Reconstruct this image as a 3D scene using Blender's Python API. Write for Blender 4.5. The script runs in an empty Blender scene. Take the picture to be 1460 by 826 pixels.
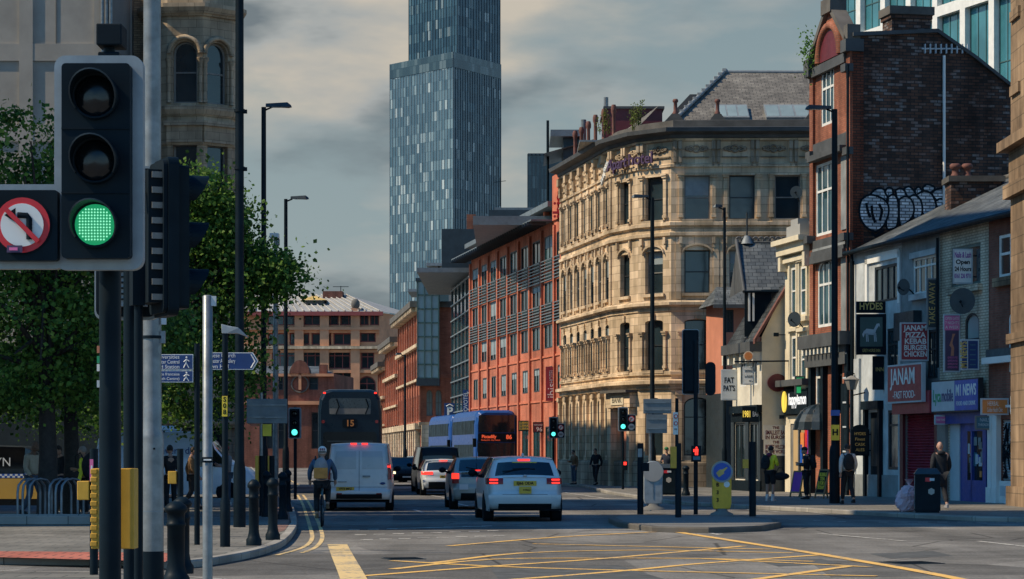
import bpy, bmesh, math, random
from math import sin, cos, pi, radians, sqrt, atan2, hypot
from mathutils import Vector, Matrix
random.seed(11)
scene = bpy.context.scene
C = scene.collection
F = 85/36*1460.0; H0 = 1.7; UC = 730.0; VH = 645.0
PZ = 0.12                                            # pavement height
# ---- measuring helpers: the photograph's perspective gives real positions -------------------------------------
def W(u, v, Y): return Vector(((u-UC)/F*Y, Y, H0+(VH-v)/F*Y))
def GY(v, z=0.0): return (H0-z)*F/(v-VH)             # distance of a ground point
def G(u, v, z=0.0):
    Y = GY(v, z); return Vector(((u-UC)/F*Y, Y, z))
# ---- materials --------------------------------------------------------------------------------------------
M = {}
def lin(c): return tuple(((x/255)/12.92 if x/255 <= .04045 else ((x/255+.055)/1.055)**2.4) for x in c)
class NT:
    def __init__(s, name):
        s.m = bpy.data.materials.new(name); s.m.use_nodes = True
        s.t = s.m.node_tree; s.n = s.t.nodes
        s.b = s.n['Principled BSDF']
    def add(s, typ, **kw):
        n = s.n.new(typ)
        for k, v in kw.items():
            if k.startswith('i_'):
                key = k[2:].replace('_', ' ')
                n.inputs[key].default_value = v
            else: setattr(n, k, v)
        return n
    def link(s, a, b): s.t.links.new(a, b)
    def uv(s, sc=(1, 1, 1)):
        u = s.add('ShaderNodeUVMap'); mp = s.add('ShaderNodeMapping'); mp.inputs['Scale'].default_value = sc
        s.link(u.outputs[0], mp.inputs[0]); return mp.outputs[0]
    def pos(s):
        g = s.add('ShaderNodeNewGeometry'); return g.outputs['Position']
    def noise(s, vec, scale, detail=4, rough=.6):
        n = s.add('ShaderNodeTexNoise'); n.inputs['Scale'].default_value = scale; n.inputs['Detail'].default_value = detail
        n.inputs['Roughness'].default_value = rough
        s.link(vec, n.inputs['Vector']); return n.outputs[0]
    def ramp(s, fac, stops, interp='LINEAR'):
        r = s.add('ShaderNodeValToRGB'); e = r.color_ramp; e.interpolation = interp
        while len(e.elements) < len(stops): e.elements.new(.5)
        for k, (p, c) in enumerate(stops):
            e.elements[k].position = p; e.elements[k].color = (*c, 1) if len(c) == 3 else c
        s.link(fac, r.inputs[0]); return r.outputs[0]
    def mix(s, a, b, fac, mode='MIX'):
        m = s.add('ShaderNodeMix'); m.data_type = 'RGBA'; m.blend_type = mode
        for sock, val in ((m.inputs[6], a), (m.inputs[7], b), (m.inputs[0], fac)):
            if hasattr(val, 'links'): s.link(val, sock)
            elif isinstance(val, tuple): sock.default_value = (*val, 1) if len(val) == 3 else val
            else: sock.default_value = val
        return m.outputs[2]
    def math(s, op, a, b=0.0):
        m = s.add('ShaderNodeMath'); m.operation = op
        for sock, val in ((m.inputs[0], a), (m.inputs[1], b)):
            if hasattr(val, 'links'): s.link(val, sock)
            else: sock.default_value = val
        return m.outputs[0]
    def bump(s, h, strength=.3, dist=.02):
        b = s.add('ShaderNodeBump'); b.inputs['Strength'].default_value = strength; b.inputs['Distance'].default_value = dist
        s.link(h, b.inputs['Height']); s.link(b.outputs[0], s.b.inputs['Normal'])
    def col(s, c):
        if hasattr(c, 'links'): s.link(c, s.b.inputs['Base Color'])
        else: s.b.inputs['Base Color'].default_value = (*c, 1)
    def rough(s, r):
        if hasattr(r, 'links'): s.link(r, s.b.inputs['Roughness'])
        else: s.b.inputs['Roughness'].default_value = r
def plain(key, c, r=.6, metal=0.0, var=.18, sc=2.5, coat=0.0):
    n = NT(key); p = n.pos(); f = n.noise(p, sc, 5)
    lo = tuple(x*(1-var) for x in c); hi = tuple(min(1, x*(1+var)) for x in c)
    n.col(n.ramp(f, [(.3, lo), (.7, hi)])); f2 = n.noise(p, sc*3.1, 3)
    n.rough(n.ramp(f2, [(.3, (max(.03, r-.08),)*3), (.7, (min(1, r+.08),)*3)]))
    n.b.inputs['Metallic'].default_value = metal
    if coat: n.b.inputs['Coat Weight'].default_value = coat; n.b.inputs['Coat Roughness'].default_value = .08
    M[key] = n.m; return n
def glow(key, c, st, base=(.02, .02, .02)):
    n = NT(key); n.col(base); n.b.inputs['Emission Color'].default_value = (*c, 1); n.b.inputs['Emission Strength'].default_value = st
    n.rough(.3); M[key] = n.m
def glass(key, c, r=.06, var=.5, sc=.35):
    n = NT(key); p = n.pos(); f = n.noise(p, sc, 3)
    n.col(n.ramp(f, [(.35, tuple(x*(1-var) for x in c)), (.65, tuple(x*(1+var) for x in c))])); n.rough(r)
    n.b.inputs['Specular IOR Level'].default_value = .7
    f2 = n.noise(p, .8, 2); n.bump(f2, .12, .05); M[key] = n.m
def brick(key, cs, mortar, bw=.225, bh=.075, ms=.012, r=.85, stain=.5, pale=None, streak=0.3):
    """cs: two brick colours; pale: share of whitish salted bricks"""
    n = NT(key); uv = n.uv()
    b = n.add('ShaderNodeTexBrick'); b.offset = .5
    for k, v in (('Scale', 1.0), ('Mortar Size', ms), ('Mortar Smooth', .2), ('Bias', 0.0), ('Brick Width', bw), ('Row Height', bh)):
        b.inputs[k].default_value = v
    b.inputs['Color1'].default_value = (*cs[0], 1); b.inputs['Color2'].default_value = (*cs[1], 1); b.inputs['Mortar'].default_value = (*mortar, 1)
    n.link(uv, b.inputs['Vector']); c = b.outputs[0]
    p = n.pos(); big = n.noise(p, .45, 6, .65)
    dark = n.ramp(big, [(.32, (1-stain,)*3), (.62, (1.15,)*3)])
    c = n.mix(c, dark, 1.0, 'MULTIPLY')
    if streak:
        mp = n.add('ShaderNodeMapping'); mp.inputs['Scale'].default_value = (1.6, 1.6, .12); n.link(p, mp.inputs[0])
        st = n.noise(mp.outputs[0], 1.3, 5); c = n.mix(c, n.ramp(st, [(.35, (1-streak,)*3), (.6, (1.08,)*3)]), 1.0, 'MULTIPLY')
    if pale:
        b2 = n.add('ShaderNodeTexBrick'); b2.offset = .5
        for k, v in (('Scale', 1.0), ('Mortar Size', ms), ('Bias', 0.0), ('Brick Width', bw), ('Row Height', bh)): b2.inputs[k].default_value = v
        b2.inputs['Color1'].default_value = (0, 0, 0, 1); b2.inputs['Color2'].default_value = (1, 1, 1, 1); b2.inputs['Mortar'].default_value = (0, 0, 0, 1)
        n.link(uv, b2.inputs['Vector'])
        msk = n.ramp(b2.outputs[0], [(pale[0], (0, 0, 0)), (pale[0]+.05, (1, 1, 1))])
        pn = n.noise(p, .9, 4); msk = n.mix(msk, n.ramp(pn, [(.4, (0, 0, 0)), (.58, (1, 1, 1))]), 1.0, 'MULTIPLY')
        fine = n.noise(p, 9, 4); msk = n.mix(msk, n.ramp(fine, [(.3, (.25,)*3), (.65, (1, 1, 1))]), 1.0, 'MULTIPLY')
        c = n.mix(c, pale[1], msk)
    n.col(c); n.rough(r); n.b.inputs['Specular IOR Level'].default_value = .25
    n.bump(b.outputs['Fac'], -.5, .02); M[key] = n.m; return n
# ---- mesh builder --------------------------------------------------------------------------------------------
class MB:
    def __init__(s): s.v = []; s.f = []; s.k = []; s.s = []
    def face(s, pts, mat, smooth=False):
        i = len(s.v); s.v.extend(Vector(p) for p in pts); s.f.append(tuple(range(i, i+len(pts)))); s.k.append(mat); s.s.append(smooth)
    def mesh(s, vs, fs, mat, smooth=False):
        i = len(s.v); s.v.extend(Vector(p) for p in vs)
        for f in fs: s.f.append(tuple(j+i for j in f)); s.k.append(mat); s.s.append(smooth)
    def box(s, a, b, mat, T=None):
        x0, y0, z0 = a; x1, y1, z1 = b
        vs = [Vector(p) for p in ((x0,y0,z0),(x1,y0,z0),(x1,y1,z0),(x0,y1,z0),(x0,y0,z1),(x1,y0,z1),(x1,y1,z1),(x0,y1,z1))]
        if T: vs = [T @ p for p in vs]
        s.mesh(vs, [(3,2,1,0),(4,5,6,7),(0,1,5,4),(1,2,6,5),(2,3,7,6),(3,0,4,7)], mat)
    def prism(s, poly, z0, z1, mat, T=None, cap=True):
        """poly: list of (x,y); extruded in z"""
        n = len(poly); vs = [Vector((x, y, z0)) for x, y in poly]+[Vector((x, y, z1)) for x, y in poly]
        if T: vs = [T @ p for p in vs]
        fs = [(i, (i+1) % n, (i+1) % n+n, i+n) for i in range(n)]
        if cap: fs += [tuple(range(n-1, -1, -1)), tuple(range(n, 2*n))]
        s.mesh(vs, fs, mat)
    def tube(s, pts, rs, mat, n=10, cap=True, smooth=True):
        pts = [Vector(p) for p in pts]
        if not hasattr(rs, '__len__'): rs = [rs]*len(pts)
        vs = []; up = None
        for i, p in enumerate(pts):
            d = (pts[min(i+1, len(pts)-1)]-pts[max(i-1, 0)]).normalized()
            if up is None:
                up = Vector((0, 0, 1)) if abs(d.z) < .9 else Vector((1, 0, 0))
            a = d.cross(up)
            if a.length < 1e-6: a = d.cross(Vector((0, 1, 0)))
            a.normalize(); b = a.cross(d).normalized(); up = b
            for j in range(n):
                t = 2*pi*j/n; vs.append(p+(a*cos(t)+b*sin(t))*rs[i])
        fs = []
        for i in range(len(pts)-1):
            for j in range(n):
                fs.append((i*n+j, i*n+(j+1) % n, (i+1)*n+(j+1) % n, (i+1)*n+j))
        s.mesh(vs, fs, mat, smooth)
        if cap:
            s.face(vs[:n], mat); s.face(list(reversed(vs[-n:])), mat)
    def lathe(s, prof, mat, n=16, T=None, smooth=True):
        """prof: (r,z) from bottom to top"""
        vs = []
        for r, z in prof:
            for j in range(n):
                t = 2*pi*j/n; vs.append(Vector((r*cos(t), r*sin(t), z)))
        fs = [(i*n+j, i*n+(j+1) % n, (i+1)*n+(j+1) % n, (i+1)*n+j) for i in range(len(prof)-1) for j in range(n)]
        if T: vs = [T @ p for p in vs]
        s.mesh(vs, fs, mat, smooth)
        s.face(list(reversed(vs[:n])), mat); s.face(vs[-n:], mat)
    def ball(s, c, r, mat, T=None, nu=12, nv=8):
        """ellipsoid"""
        c = Vector(c)
        if not hasattr(r, '__len__'): r = (r, r, r)
        vs = []; fs = []
        for i in range(nv+1):
            a = -pi/2+pi*i/nv
            for j in range(nu):
                t = 2*pi*j/nu; vs.append(Vector((c.x+r[0]*cos(a)*cos(t), c.y+r[1]*cos(a)*sin(t), c.z+r[2]*sin(a))))
        for i in range(nv):
            for j in range(nu): fs.append((i*nu+j, i*nu+(j+1) % nu, (i+1)*nu+(j+1) % nu, (i+1)*nu+j))
        if T: vs = [T @ p for p in vs]
        s.mesh(vs, fs, mat, True)
    def torus(s, c, R, r, mat, T=None, n=28, m=8, a0=0, a1=2*pi):
        """in the xz plane (axis y)"""
        c = Vector(c); vs = []; fs = []; full = abs(a1-a0-2*pi) < 1e-6; N = n if full else n+1
        for i in range(N):
            a = a0+(a1-a0)*i/n
            for j in range(m):
                b = 2*pi*j/m; q = R+r*cos(b); vs.append(Vector((c.x+q*cos(a), c.y+r*sin(b), c.z+q*sin(a))))
        for i in range(n if full else n):
            for j in range(m):
                i2 = (i+1) % N; fs.append((i*m+j, i2*m+j, i2*m+(j+1) % m, i*m+(j+1) % m))
        if T: vs = [T @ p for p in vs]
        s.mesh(vs, fs, mat, True)
    def sweep(s, path, prof, mat, closed=False):
        """path: [(x,y)] seen from outside going right; prof: [(out,z)]; outside is to the right of travel (x,y)->(y,-x)"""
        n = len(path); rows = []
        for i in range(n):
            p = Vector((path[i][0], path[i][1]))
            def nrm(a, b):
                d = (Vector((path[b][0], path[b][1]))-Vector((path[a][0], path[a][1]))).normalized(); return Vector((d.y, -d.x))
            if i == 0: m = nrm(0, 1)
            elif i == n-1: m = nrm(n-2, n-1)
            else:
                a, b = nrm(i-1, i), nrm(i, i+1); m = (a+b).normalized(); m = m/max(.3, m.dot(a))
            rows.append([Vector((p.x+m.x*o, p.y+m.y*o, z)) for o, z in prof])
        k = len(prof)
        for i in range(n-1):
            for j in range(k-1): s.face([rows[i][j], rows[i+1][j], rows[i+1][j+1], rows[i][j+1]], mat)
        s.face(list(reversed(rows[0])), mat); s.face(rows[-1], mat)
    def build(s, name, parent=None, loc=None, rot=None, off=None, bevel=0, seg=2, weld=False, kind=None):
        """off: world point that becomes the local origin"""
        me = bpy.data.meshes.new(name)
        o3 = Vector(off) if off is not None else Vector((0, 0, 0))
        vs = [p-o3 for p in s.v]
        me.from_pydata(vs, [], s.f)
        keys = []
        for k in s.k:
            if k not in keys: keys.append(k)
        for k in keys: me.materials.append(M[k])
        idx = {k: i for i, k in enumerate(keys)}
        me.polygons.foreach_set('material_index', [idx[k] for k in s.k]); me.polygons.foreach_set('use_smooth', s.s)
        uvl = me.uv_layers.new(name='UVMap'); data = [0.0]*(2*len(me.loops))
        for p in me.polygons:
            nx, ny, nz = p.normal
            if abs(nz) > .9: tx, ty, vert = 1.0, 0.0, False
            else:
                L = hypot(nx, ny); tx, ty = -ny/L, nx/L; vert = True
            for li in p.loop_indices:
                v = vs[me.loops[li].vertex_index]
                if vert: a, b = v.x*tx+v.y*ty, v.z if abs(nz) < .3 else v.z/max(.2, sqrt(1-nz*nz))
                else: a, b = v.x, v.y
                data[2*li] = a; data[2*li+1] = b
        uvl.data.foreach_set('uv', data)
        if weld:
            bm = bmesh.new(); bm.from_mesh(me); bmesh.ops.remove_doubles(bm, verts=bm.verts, dist=1e-4); bm.to_mesh(me); bm.free()
        me.update()
        ob = bpy.data.objects.new(name, me); C.objects.link(ob)
        if loc is not None: ob.location = loc
        if rot is not None: ob.rotation_euler = rot if hasattr(rot, '__len__') else (0, 0, rot)
        if parent is not None: ob.parent = parent
        if bevel:
            b = ob.modifiers.new('edge', 'BEVEL'); b.width = bevel; b.segments = seg; b.limit_method = 'ANGLE'; b.angle_limit = radians(35)
        if kind: ob['kind'] = kind
        return ob
def tag(o, label, cat, group=None, kind=None):
    o['label'] = label; o['category'] = cat
    if group: o['group'] = group
    if kind: o['kind'] = kind
    return o
def thing(name, label, cat, loc=(0, 0, 0), rotz=0, group=None):
    o = bpy.data.objects.new(name, None); C.objects.link(o); o.empty_display_size = .3
    o.location = loc; o.rotation_euler = (0, 0, rotz)
    return tag(o, label, cat, group)
KIDS = {}
def dup(o, parent=None, loc=None, rotz=None, label=None, group=None):
    c = o.copy(); C.objects.link(c); c.parent = parent
    if loc is not None: c.location = loc
    if rotz is not None: c.rotation_euler = (0, 0, rotz)
    if label: c['label'] = label
    if group: c['group'] = group
    for ch in list(o.children): dup(ch, c)
    return c
TXT = []
def text(body, size, mat, parent, loc, rot=(pi/2, 0, 0), align='CENTER', ext=.004, name='lettering', sx=1.0, bold=0.0, maxw=None):
    """lettering: local +x reads right, faces -y by default"""
    cu = bpy.data.curves.new(name, 'FONT'); cu.body = body; cu.size = size; cu.align_x = align; cu.align_y = 'CENTER'; cu.extrude = ext; cu.offset = bold
    cu.resolution_u = 3
    cu.materials.append(M[mat])
    t = bpy.data.objects.new(name, cu); C.objects.link(t)
    TXT.append((t, parent, Vector(loc), rot, sx, maxw)); return t
def flush_text():
    dg = bpy.context.evaluated_depsgraph_get(); dg.update()
    for t, parent, loc, rot, sx, maxw in TXT:
        me = bpy.data.meshes.new_from_object(t.evaluated_get(dg)); nm = t.name.split('.')[0]
        if maxw:
            xs = [v.co.x for v in me.vertices]
            if xs and max(xs)-min(xs) > maxw: sx = maxw/(max(xs)-min(xs))
        R = Matrix.Translation(loc) @ Matrix.Rotation(rot[2], 4, 'Z') @ Matrix.Rotation(rot[0], 4, 'X') @ Matrix.Rotation(rot[1], 4, 'Z')
        for v in me.vertices: v.co.x *= sx
        me.transform(R)
        mat = t.data.materials[0]; bpy.data.objects.remove(t)
        me.materials.clear(); me.materials.append(mat)
        o = bpy.data.objects.new(nm, me); C.objects.link(o); o.parent = parent
    TXT.clear()
# ---- flat facades with real openings -----------------------------------------------------------------------------
class Fac:
    """vertical plane: o = left end seen from outside, ang = direction of 'right' seen from outside"""
    def __init__(s, o, ang): s.o = Vector((o[0], o[1], o[2] if len(o) > 2 else 0)); s.a = ang; s.ux = Vector((cos(ang), sin(ang), 0)); s.n = Vector((sin(ang), -cos(ang), 0))
    @staticmethod
    def between(a, b):
        f = Fac((a[0], a[1], 0), atan2(b[1]-a[1], b[0]-a[0])); f.w = hypot(b[0]-a[0], b[1]-a[1]); return f
    def P(s, u, z, d=0.0): return s.o+s.ux*u+s.n*d+Vector((0, 0, z))
    def pix(s, u, v):
        r = (u-UC)/F; num = s.o.x*s.n.x+s.o.y*s.n.y; Y = num/(r*s.n.x+s.n.y)
        p = Vector((r*Y, Y, H0+(VH-v)/F*Y)); return (p-s.o).dot(s.ux), p.z
    def rect(s, u0, v0, u1, v1):
        """pixel rectangle (top-left, bottom-right) -> (a0,a1,z0,z1) using the centre column for heights"""
        a0 = s.pix(u0, v0)[0]; a1 = s.pix(u1, v0)[0]; um = (u0+u1)/2; return (a0, a1, s.pix(um, v1)[1], s.pix(um, v0)[1])
    def box(s, mb, a0, a1, z0, z1, d0, d1, mat):
        T = Matrix.Translation(s.o) @ Matrix.Rotation(s.a, 4, 'Z'); mb.box((a0, -d1, z0), (a1, -d0, z1), mat, T)
    def T(s): return Matrix.Translation(s.o) @ Matrix.Rotation(s.a, 4, 'Z')
def arch_pts(a0, a1, zs, rise, n=8):
    """points along an arch from (a1,zs) to (a0,zs), rise above zs"""
    c = (a0+a1)/2; h = (a1-a0)/2; return [(c+h*cos(pi*i/n), zs+rise*sin(pi*i/n)) for i in range(n+1)]
def wall(mb, fac, a0, a1, z0, z1, ops, depth, mat, rmat=None):
    """ops: (a0,a1,z0,z1[,rise]) z1 is the crown, rise the height of its arch"""
    rmat = rmat or mat
    ops = [o if len(o) > 4 else (*o, 0) for o in ops]
    us = sorted(set([a0, a1]+[x for o in ops for x in o[:2]])); zs = sorted(set([z0, z1]+[x for o in ops for x in o[2:4]]))
    us = [u for u in us if a0 <= u <= a1]; zs = [z for z in zs if z0 <= z <= z1]
    for i in range(len(us)-1):
        run = None
        for j in range(len(zs)-1):
            cu, cz = (us[i]+us[i+1])/2, (zs[j]+zs[j+1])/2
            hole = any(o[0] < cu < o[1] and o[2] < cz < o[3] for o in ops)
            if not hole and run is None: run = zs[j]
            if run is not None and (hole or j == len(zs)-2):
                top = zs[j] if hole else zs[j+1]
                mb.face([fac.P(us[i], run), fac.P(us[i+1], run), fac.P(us[i+1], top), fac.P(us[i], top)], mat); run = None
    for o in ops:
        b0, b1, c0, c1, r = o
        zt = c1-r
        q = lambda a, z, d: fac.P(a, z, d)
        mb.face([q(b0, c0, 0), q(b0, zt, 0), q(b0, zt, -depth), q(b0, c0, -depth)], rmat)
        mb.face([q(b1, c0, -depth), q(b1, zt, -depth), q(b1, zt, 0), q(b1, c0, 0)], rmat)
        mb.face([q(b0, c0, -depth), q(b1, c0, -depth), q(b1, c0, 0), q(b0, c0, 0)], rmat)
        if r:
            ap = arch_pts(b0, b1, zt, r); h = len(ap)//2
            for k in range(len(ap)-1):
                (x0, y0), (x1, y1) = ap[k], ap[k+1]
                mb.face([q(x0, y0, 0), q(x0, y0, -depth), q(x1, y1, -depth), q(x1, y1, 0)], rmat)
                corner = b1 if k < h else b0
                mb.face([q(x0, y0, 0), q(corner, c1, 0), q(x1, y1, 0)], mat)
        else:
            mb.face([q(b0, c1, 0), q(b1, c1, 0), q(b1, c1, -depth), q(b0, c1, -depth)], rmat)
WC = {}
def window(parent, fac, op, depth=.2, frame='frame_dark', pane='pane_dark', cols=1, rows=(.5,), fw=.06, sill=None, blind=None, base=None, name='window', back=0.02):
    """window > pane, sill; op as for wall; mesh shared by equal windows; base = world location of the (unrotated) parent"""
    b0, b1, c0, c1 = op[:4]; r = op[4] if len(op) > 4 else 0
    w, h = round(b1-b0, 2), round(c1-c0, 2); key = (w, h, round(r, 2), frame, pane, cols, tuple(rows), fw, sill, blind, round(depth, 2), name)
    loc = fac.P((b0+b1)/2, c0)-Vector(base)
    if key in WC:
        return dup(WC[key], parent, loc, fac.a)
    m = MB(); y0, y1 = depth-.09, depth-.02; hw = w/2; zt = h-r
    m.box((-hw, y0, 0), (-hw+fw, y1, zt), frame); m.box((hw-fw, y0, 0), (hw, y1, zt), frame); m.box((-hw+fw, y0, 0), (hw-fw, y1, fw), frame)
    if r:
        ap = arch_pts(-hw, hw, zt, r); ip = arch_pts(-hw+fw, hw-fw, zt, r-fw)
        for k in range(len(ap)-1):
            for y in (y0,): m.face([(ap[k][0], y, ap[k][1]), (ap[k+1][0], y, ap[k+1][1]), (ip[k+1][0], y, ip[k+1][1]), (ip[k][0], y, ip[k][1])], frame)
            m.face([(ip[k][0], y0, ip[k][1]), (ip[k+1][0], y0, ip[k+1][1]), (ip[k+1][0], y1, ip[k+1][1]), (ip[k][0], y1, ip[k][1])], frame)
    else: m.box((-hw+fw, y0, h-fw), (hw-fw, y1, h), frame)
    for i in range(1, cols):
        x = -hw+w*i/cols; m.box((x-fw*.35, y0+.012, fw), (x+fw*.35, y1, h-fw-r*.2), frame)
    for t in rows: m.box((-hw+fw, y0+.006, h*t-fw*.4), (hw-fw, y1, h*t+fw*.4), frame)
    o = m.build(name, parent, loc, fac.a)
    g = MB(); yg = depth-.045
    pts = [(-hw+fw*.5, yg, fw*.5), (hw-fw*.5, yg, fw*.5)]+([(x, yg, z) for x, z in arch_pts(-hw+fw*.5, hw-fw*.5, zt, r-fw*.5)] if r else [(hw-fw*.5, yg, h-fw*.5), (-hw+fw*.5, yg, h-fw*.5)])
    g.face(pts, pane); g.build('pane', o)
    if blind:
        bb = MB(); bb.box((-hw+fw, yg-.012, h*(1-blind)), (hw-fw, yg-.006, h-fw-r), 'blind'); bb.build('blind', o)
    if sill:
        sm = MB(); sm.box((-hw-.08, -.07, -.12), (hw+.08, depth-.05, -.001), sill); sm.build('sill', o)
    WC[key] = o; return o
# ================= materials =================
BLK = (.0022, .0075, .0125)
plain('black_paint', (.004, .011, .017), .5, 0, .3).b.inputs['Specular IOR Level'].default_value = .12
plain('black_matt', (.004, .011, .017), .7, 0, .25).b.inputs['Specular IOR Level'].default_value = .15
plain('lens_off', (.004, .007, .010), .18, 0, .2)
plain('rubber', (.006, .010, .013), .8).b.inputs['Specular IOR Level'].default_value = .15
plain('grey_metal', (.20, .23, .25), .42, .55, .25, 6)
plain('silver_metal', (.21, .22, .22), .42, .45, .28, 7)
plain('signal_grey', (.27, .31, .33), .5, .1, .2, 5)
plain('yellow_box', (.60, .33, .03), .5, 0, .1, 9)
plain('white_paint', (.72, .70, .64), .5, 0, .1)
plain('cream_paint', (.66, .58, .42), .75, 0, .13, 1.2)
plain('cream_dirty', (.62, .58, .48), .8, 0, .3, .8)
plain('stucco_white', (.42, .45, .455), .85, 0, .4, .9)
plain('stucco_grey', (.21, .225, .225), .85, 0, .42, .9)
plain('green_frame', (.05, .10, .09), .5)
plain('red_sign', (.34, .03, .045), .45)
plain('red_bright', (.60, .02, .03), .45)
plain('maroon', (.12, .015, .022), .5, 0, .2)
plain('shutter_red', (.28, .022, .045), .5, 0, .25)
plain('blue_sign', (.012, .045, .17), .4)
plain('blue_shop', (.016, .055, .26), .45)
plain('royal_blue', (.015, .09, .42), .4)
plain('teal_sign', (.05, .15, .20), .5)
plain('orange_sign', (.70, .24, .06), .5)
plain('sign_white', (.78, .78, .74), .5, 0, .05)
plain('sign_pale', (.50, .54, .56), .5, 0, .08)
plain('sign_red', (.62, .02, .03), .4, 0, .05)
plain('gold', (.62, .42, .12), .4)
plain('yellow_sign', (.80, .60, .04), .5)
plain('green_sign', (.02, .30, .13), .5)
plain('purple', (.22, .03, .30), .6)
plain('pink', (.75, .16, .36), .6)
plain('pink_bag', (.62, .40, .44), .45, 0, .18, 9)
plain('violet_text', (.075, .04, .095), .5)
plain('dark_stone', (.10, .092, .080), .85, 0, .35, 1.2)
plain('dark_trim', (.065, .07, .072), .7, 0, .3, 1.5)
plain('lead', (.20, .225, .235), .6, .1, .2)
plain('louvre', (.22, .26, .28), .4, .5, .1)
plain('louvre_dark', (.06, .08, .09), .45, .4, .1)
plain('ibis_orange', (.56, .155, .075), .8, 0, .2, 1.0)
plain('pink_render', (.52, .20, .12), .85, 0, .15, 1)
plain('grey_clad', (.16, .19, .205), .5, .3, .2)
plain('dark_clad', (.030, .045, .055), .45, .3, .2)
plain('roof_lead', (.33, .33, .31), .6, 0, .15, .5)
plain('terracotta', (.60, .285, .15), .85, 0, .2, .6)
plain('concrete', (.38, .355, .315), .9, 0, .14, .7)
plain('concrete_dark', (.15, .15, .14), .9, 0, .15, .7)
plain('frame_dark', (.020, .026, .030), .5)
plain('frame_white', (.70, .70, .66), .5)
plain('frame_mid', (.20, .19, .17), .6)
plain('frame_red', (.28, .06, .05), .6)
plain('blind', (.25, .30, .31), .7)
plain('pot', (.15, .06, .045), .8, 0, .3, 5)
plain('bark', (.028, .024, .021), .9, 0, .4, 8)
plain('timber', (.30, .17, .08), .7)
plain('interior_warm', (.36, .26, .12), .8)
glass('pane_dark', (.016, .028, .034), .07)
glass('pane_teal', (.022, .060, .070), .08)
glass('pane_pale', (.26, .33, .32), .22, .2)
glass('car_glass', (.008, .013, .017), .05, .2)
glass('bus_glass', (.012, .020, .026), .08, .4)
plain('bus_side', (.018, .032, .042), .6, 0, .5, 1.5).b.inputs['Specular IOR Level'].default_value = .1
glass('office_glass', (.045, .17, .20), .12, .25, .3)
glow('lamp_green', (.03, .70, .28), .42)
glow('lamp_green_hot', (.30, 1.0, .62), 1.05)
glow('lamp_teal', (.10, .95, .80), 1.6)
glow('lamp_red', (1.0, .035, .02), 2.0)
glow('lamp_head', (1.0, .82, .55), 1.6)
glow('dest_orange', (1.0, .12, .04), .75)
glow('dest_amber', (1.0, .38, .06), .14)
glow('shop_light', (1.0, .62, .25), .55)
glow('yellow_lit', (1.0, .72, .10), .7, (.6, .4, .05))
glow('white_lit', (.9, .95, 1.0), .6, (.7, .7, .7))
glow('green_lit', (.05, .75, .25), .35, (.02, .3, .1))
glow('pink_lit', (1.0, .08, .35), .5, (.5, .05, .2))
def asphalt():
    n = NT('asphalt'); p = n.pos()
    fine = n.noise(p, 17, 4, .85); mid = n.noise(p, 1.1, 5); big = n.noise(p, .16, 4)
    mp = n.add('ShaderNodeMapping'); mp.inputs['Scale'].default_value = (.9, .05, 1); n.link(p, mp.inputs[0])
    streak = n.noise(mp.outputs[0], 1.0, 5)
    c = n.ramp(fine, [(.28, (.115, .112, .104)), (.74, (.325, .31, .28))])
    c = n.mix(c, n.ramp(mid, [(.3, (.78,)*3), (.7, (1.14,)*3)]), 1.0, 'MULTIPLY')
    c = n.mix(c, n.ramp(big, [(.35, (.74, .75, .77)), (.65, (1.12,)*3)]), 1.0, 'MULTIPLY')
    c = n.mix(c, n.ramp(streak, [(.35, (.80,)*3), (.6, (1.06,)*3)]), 1.0, 'MULTIPLY')
    vo = n.add('ShaderNodeTexVoronoi'); vo.inputs['Scale'].default_value = .21; n.link(p, vo.inputs['Vector']); sp_ = n.add('ShaderNodeSeparateColor'); n.link(vo.outputs['Color'], sp_.inputs[0]); c = n.mix(c, n.ramp(sp_.outputs[0], [(.0, (.58, .59, .61)), (.25, (.95,)*3), (.85, (1.05,)*3), (.95, (1.28,)*3)]), 1.0, 'MULTIPLY')
    v2 = n.add('ShaderNodeTexVoronoi'); v2.feature = 'DISTANCE_TO_EDGE'; v2.inputs['Scale'].default_value = .30; wv = n.mix(p, n.add('ShaderNodeTexNoise').outputs[1], .12); n.link(wv, v2.inputs['Vector']); c = n.mix((.04, .04, .04), c, n.ramp(v2.outputs[0], [(.003, (.25,)*3), (.010, (1, 1, 1))]))
    spots = n.noise(p, 3.1, 2); c = n.mix(c, (.018, .018, .018), n.ramp(spots, [(.70, (0, 0, 0)), (.76, (.6,)*3)]))
    n.col(c); n.rough(.95); n.b.inputs['Specular IOR Level'].default_value = .04
    n.bump(fine, .8, .02); M['asphalt'] = n.m
asphalt()
plain('tar_patch', (.10, .105, .105), .95, 0, .3, 3).b.inputs['Specular IOR Level'].default_value = .04
brick('paving', ((.15, .145, .13), (.205, .195, .172)), (.055, .07, .065), .6, .45, .012, .85, .35, streak=0)
brick('paving_red', ((.22, .12, .10), (.27, .17, .14)), (.08, .06, .05), .2, .1, .008, .85, .35, streak=0)
brick('tactile', ((.40, .12, .085), (.46, .16, .11)), (.12, .06, .05), .4, .4, .02, .8, .25, streak=0)
brick('kerbstone', ((.26, .245, .22), (.34, .32, .28)), (.10, .10, .09), .9, 2.0, .012, .8, .3, streak=0)
brick('sandstone', ((.50, .375, .235), (.78, .595, .40)), (.36, .27, .18), .85, .36, .013, .85, .42, streak=.3)
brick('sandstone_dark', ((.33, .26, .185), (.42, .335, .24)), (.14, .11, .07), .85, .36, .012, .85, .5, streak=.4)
brick('stone_left', ((.38, .295, .20), (.49, .385, .265)), (.23, .18, .12), .7, .34, .012, .85, .4, streak=.3)
brick('stone_pier', ((.28, .19, .115), (.36, .25, .155)), (.15, .11, .07), .8, .5, .014, .85, .55, streak=.4)
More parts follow.
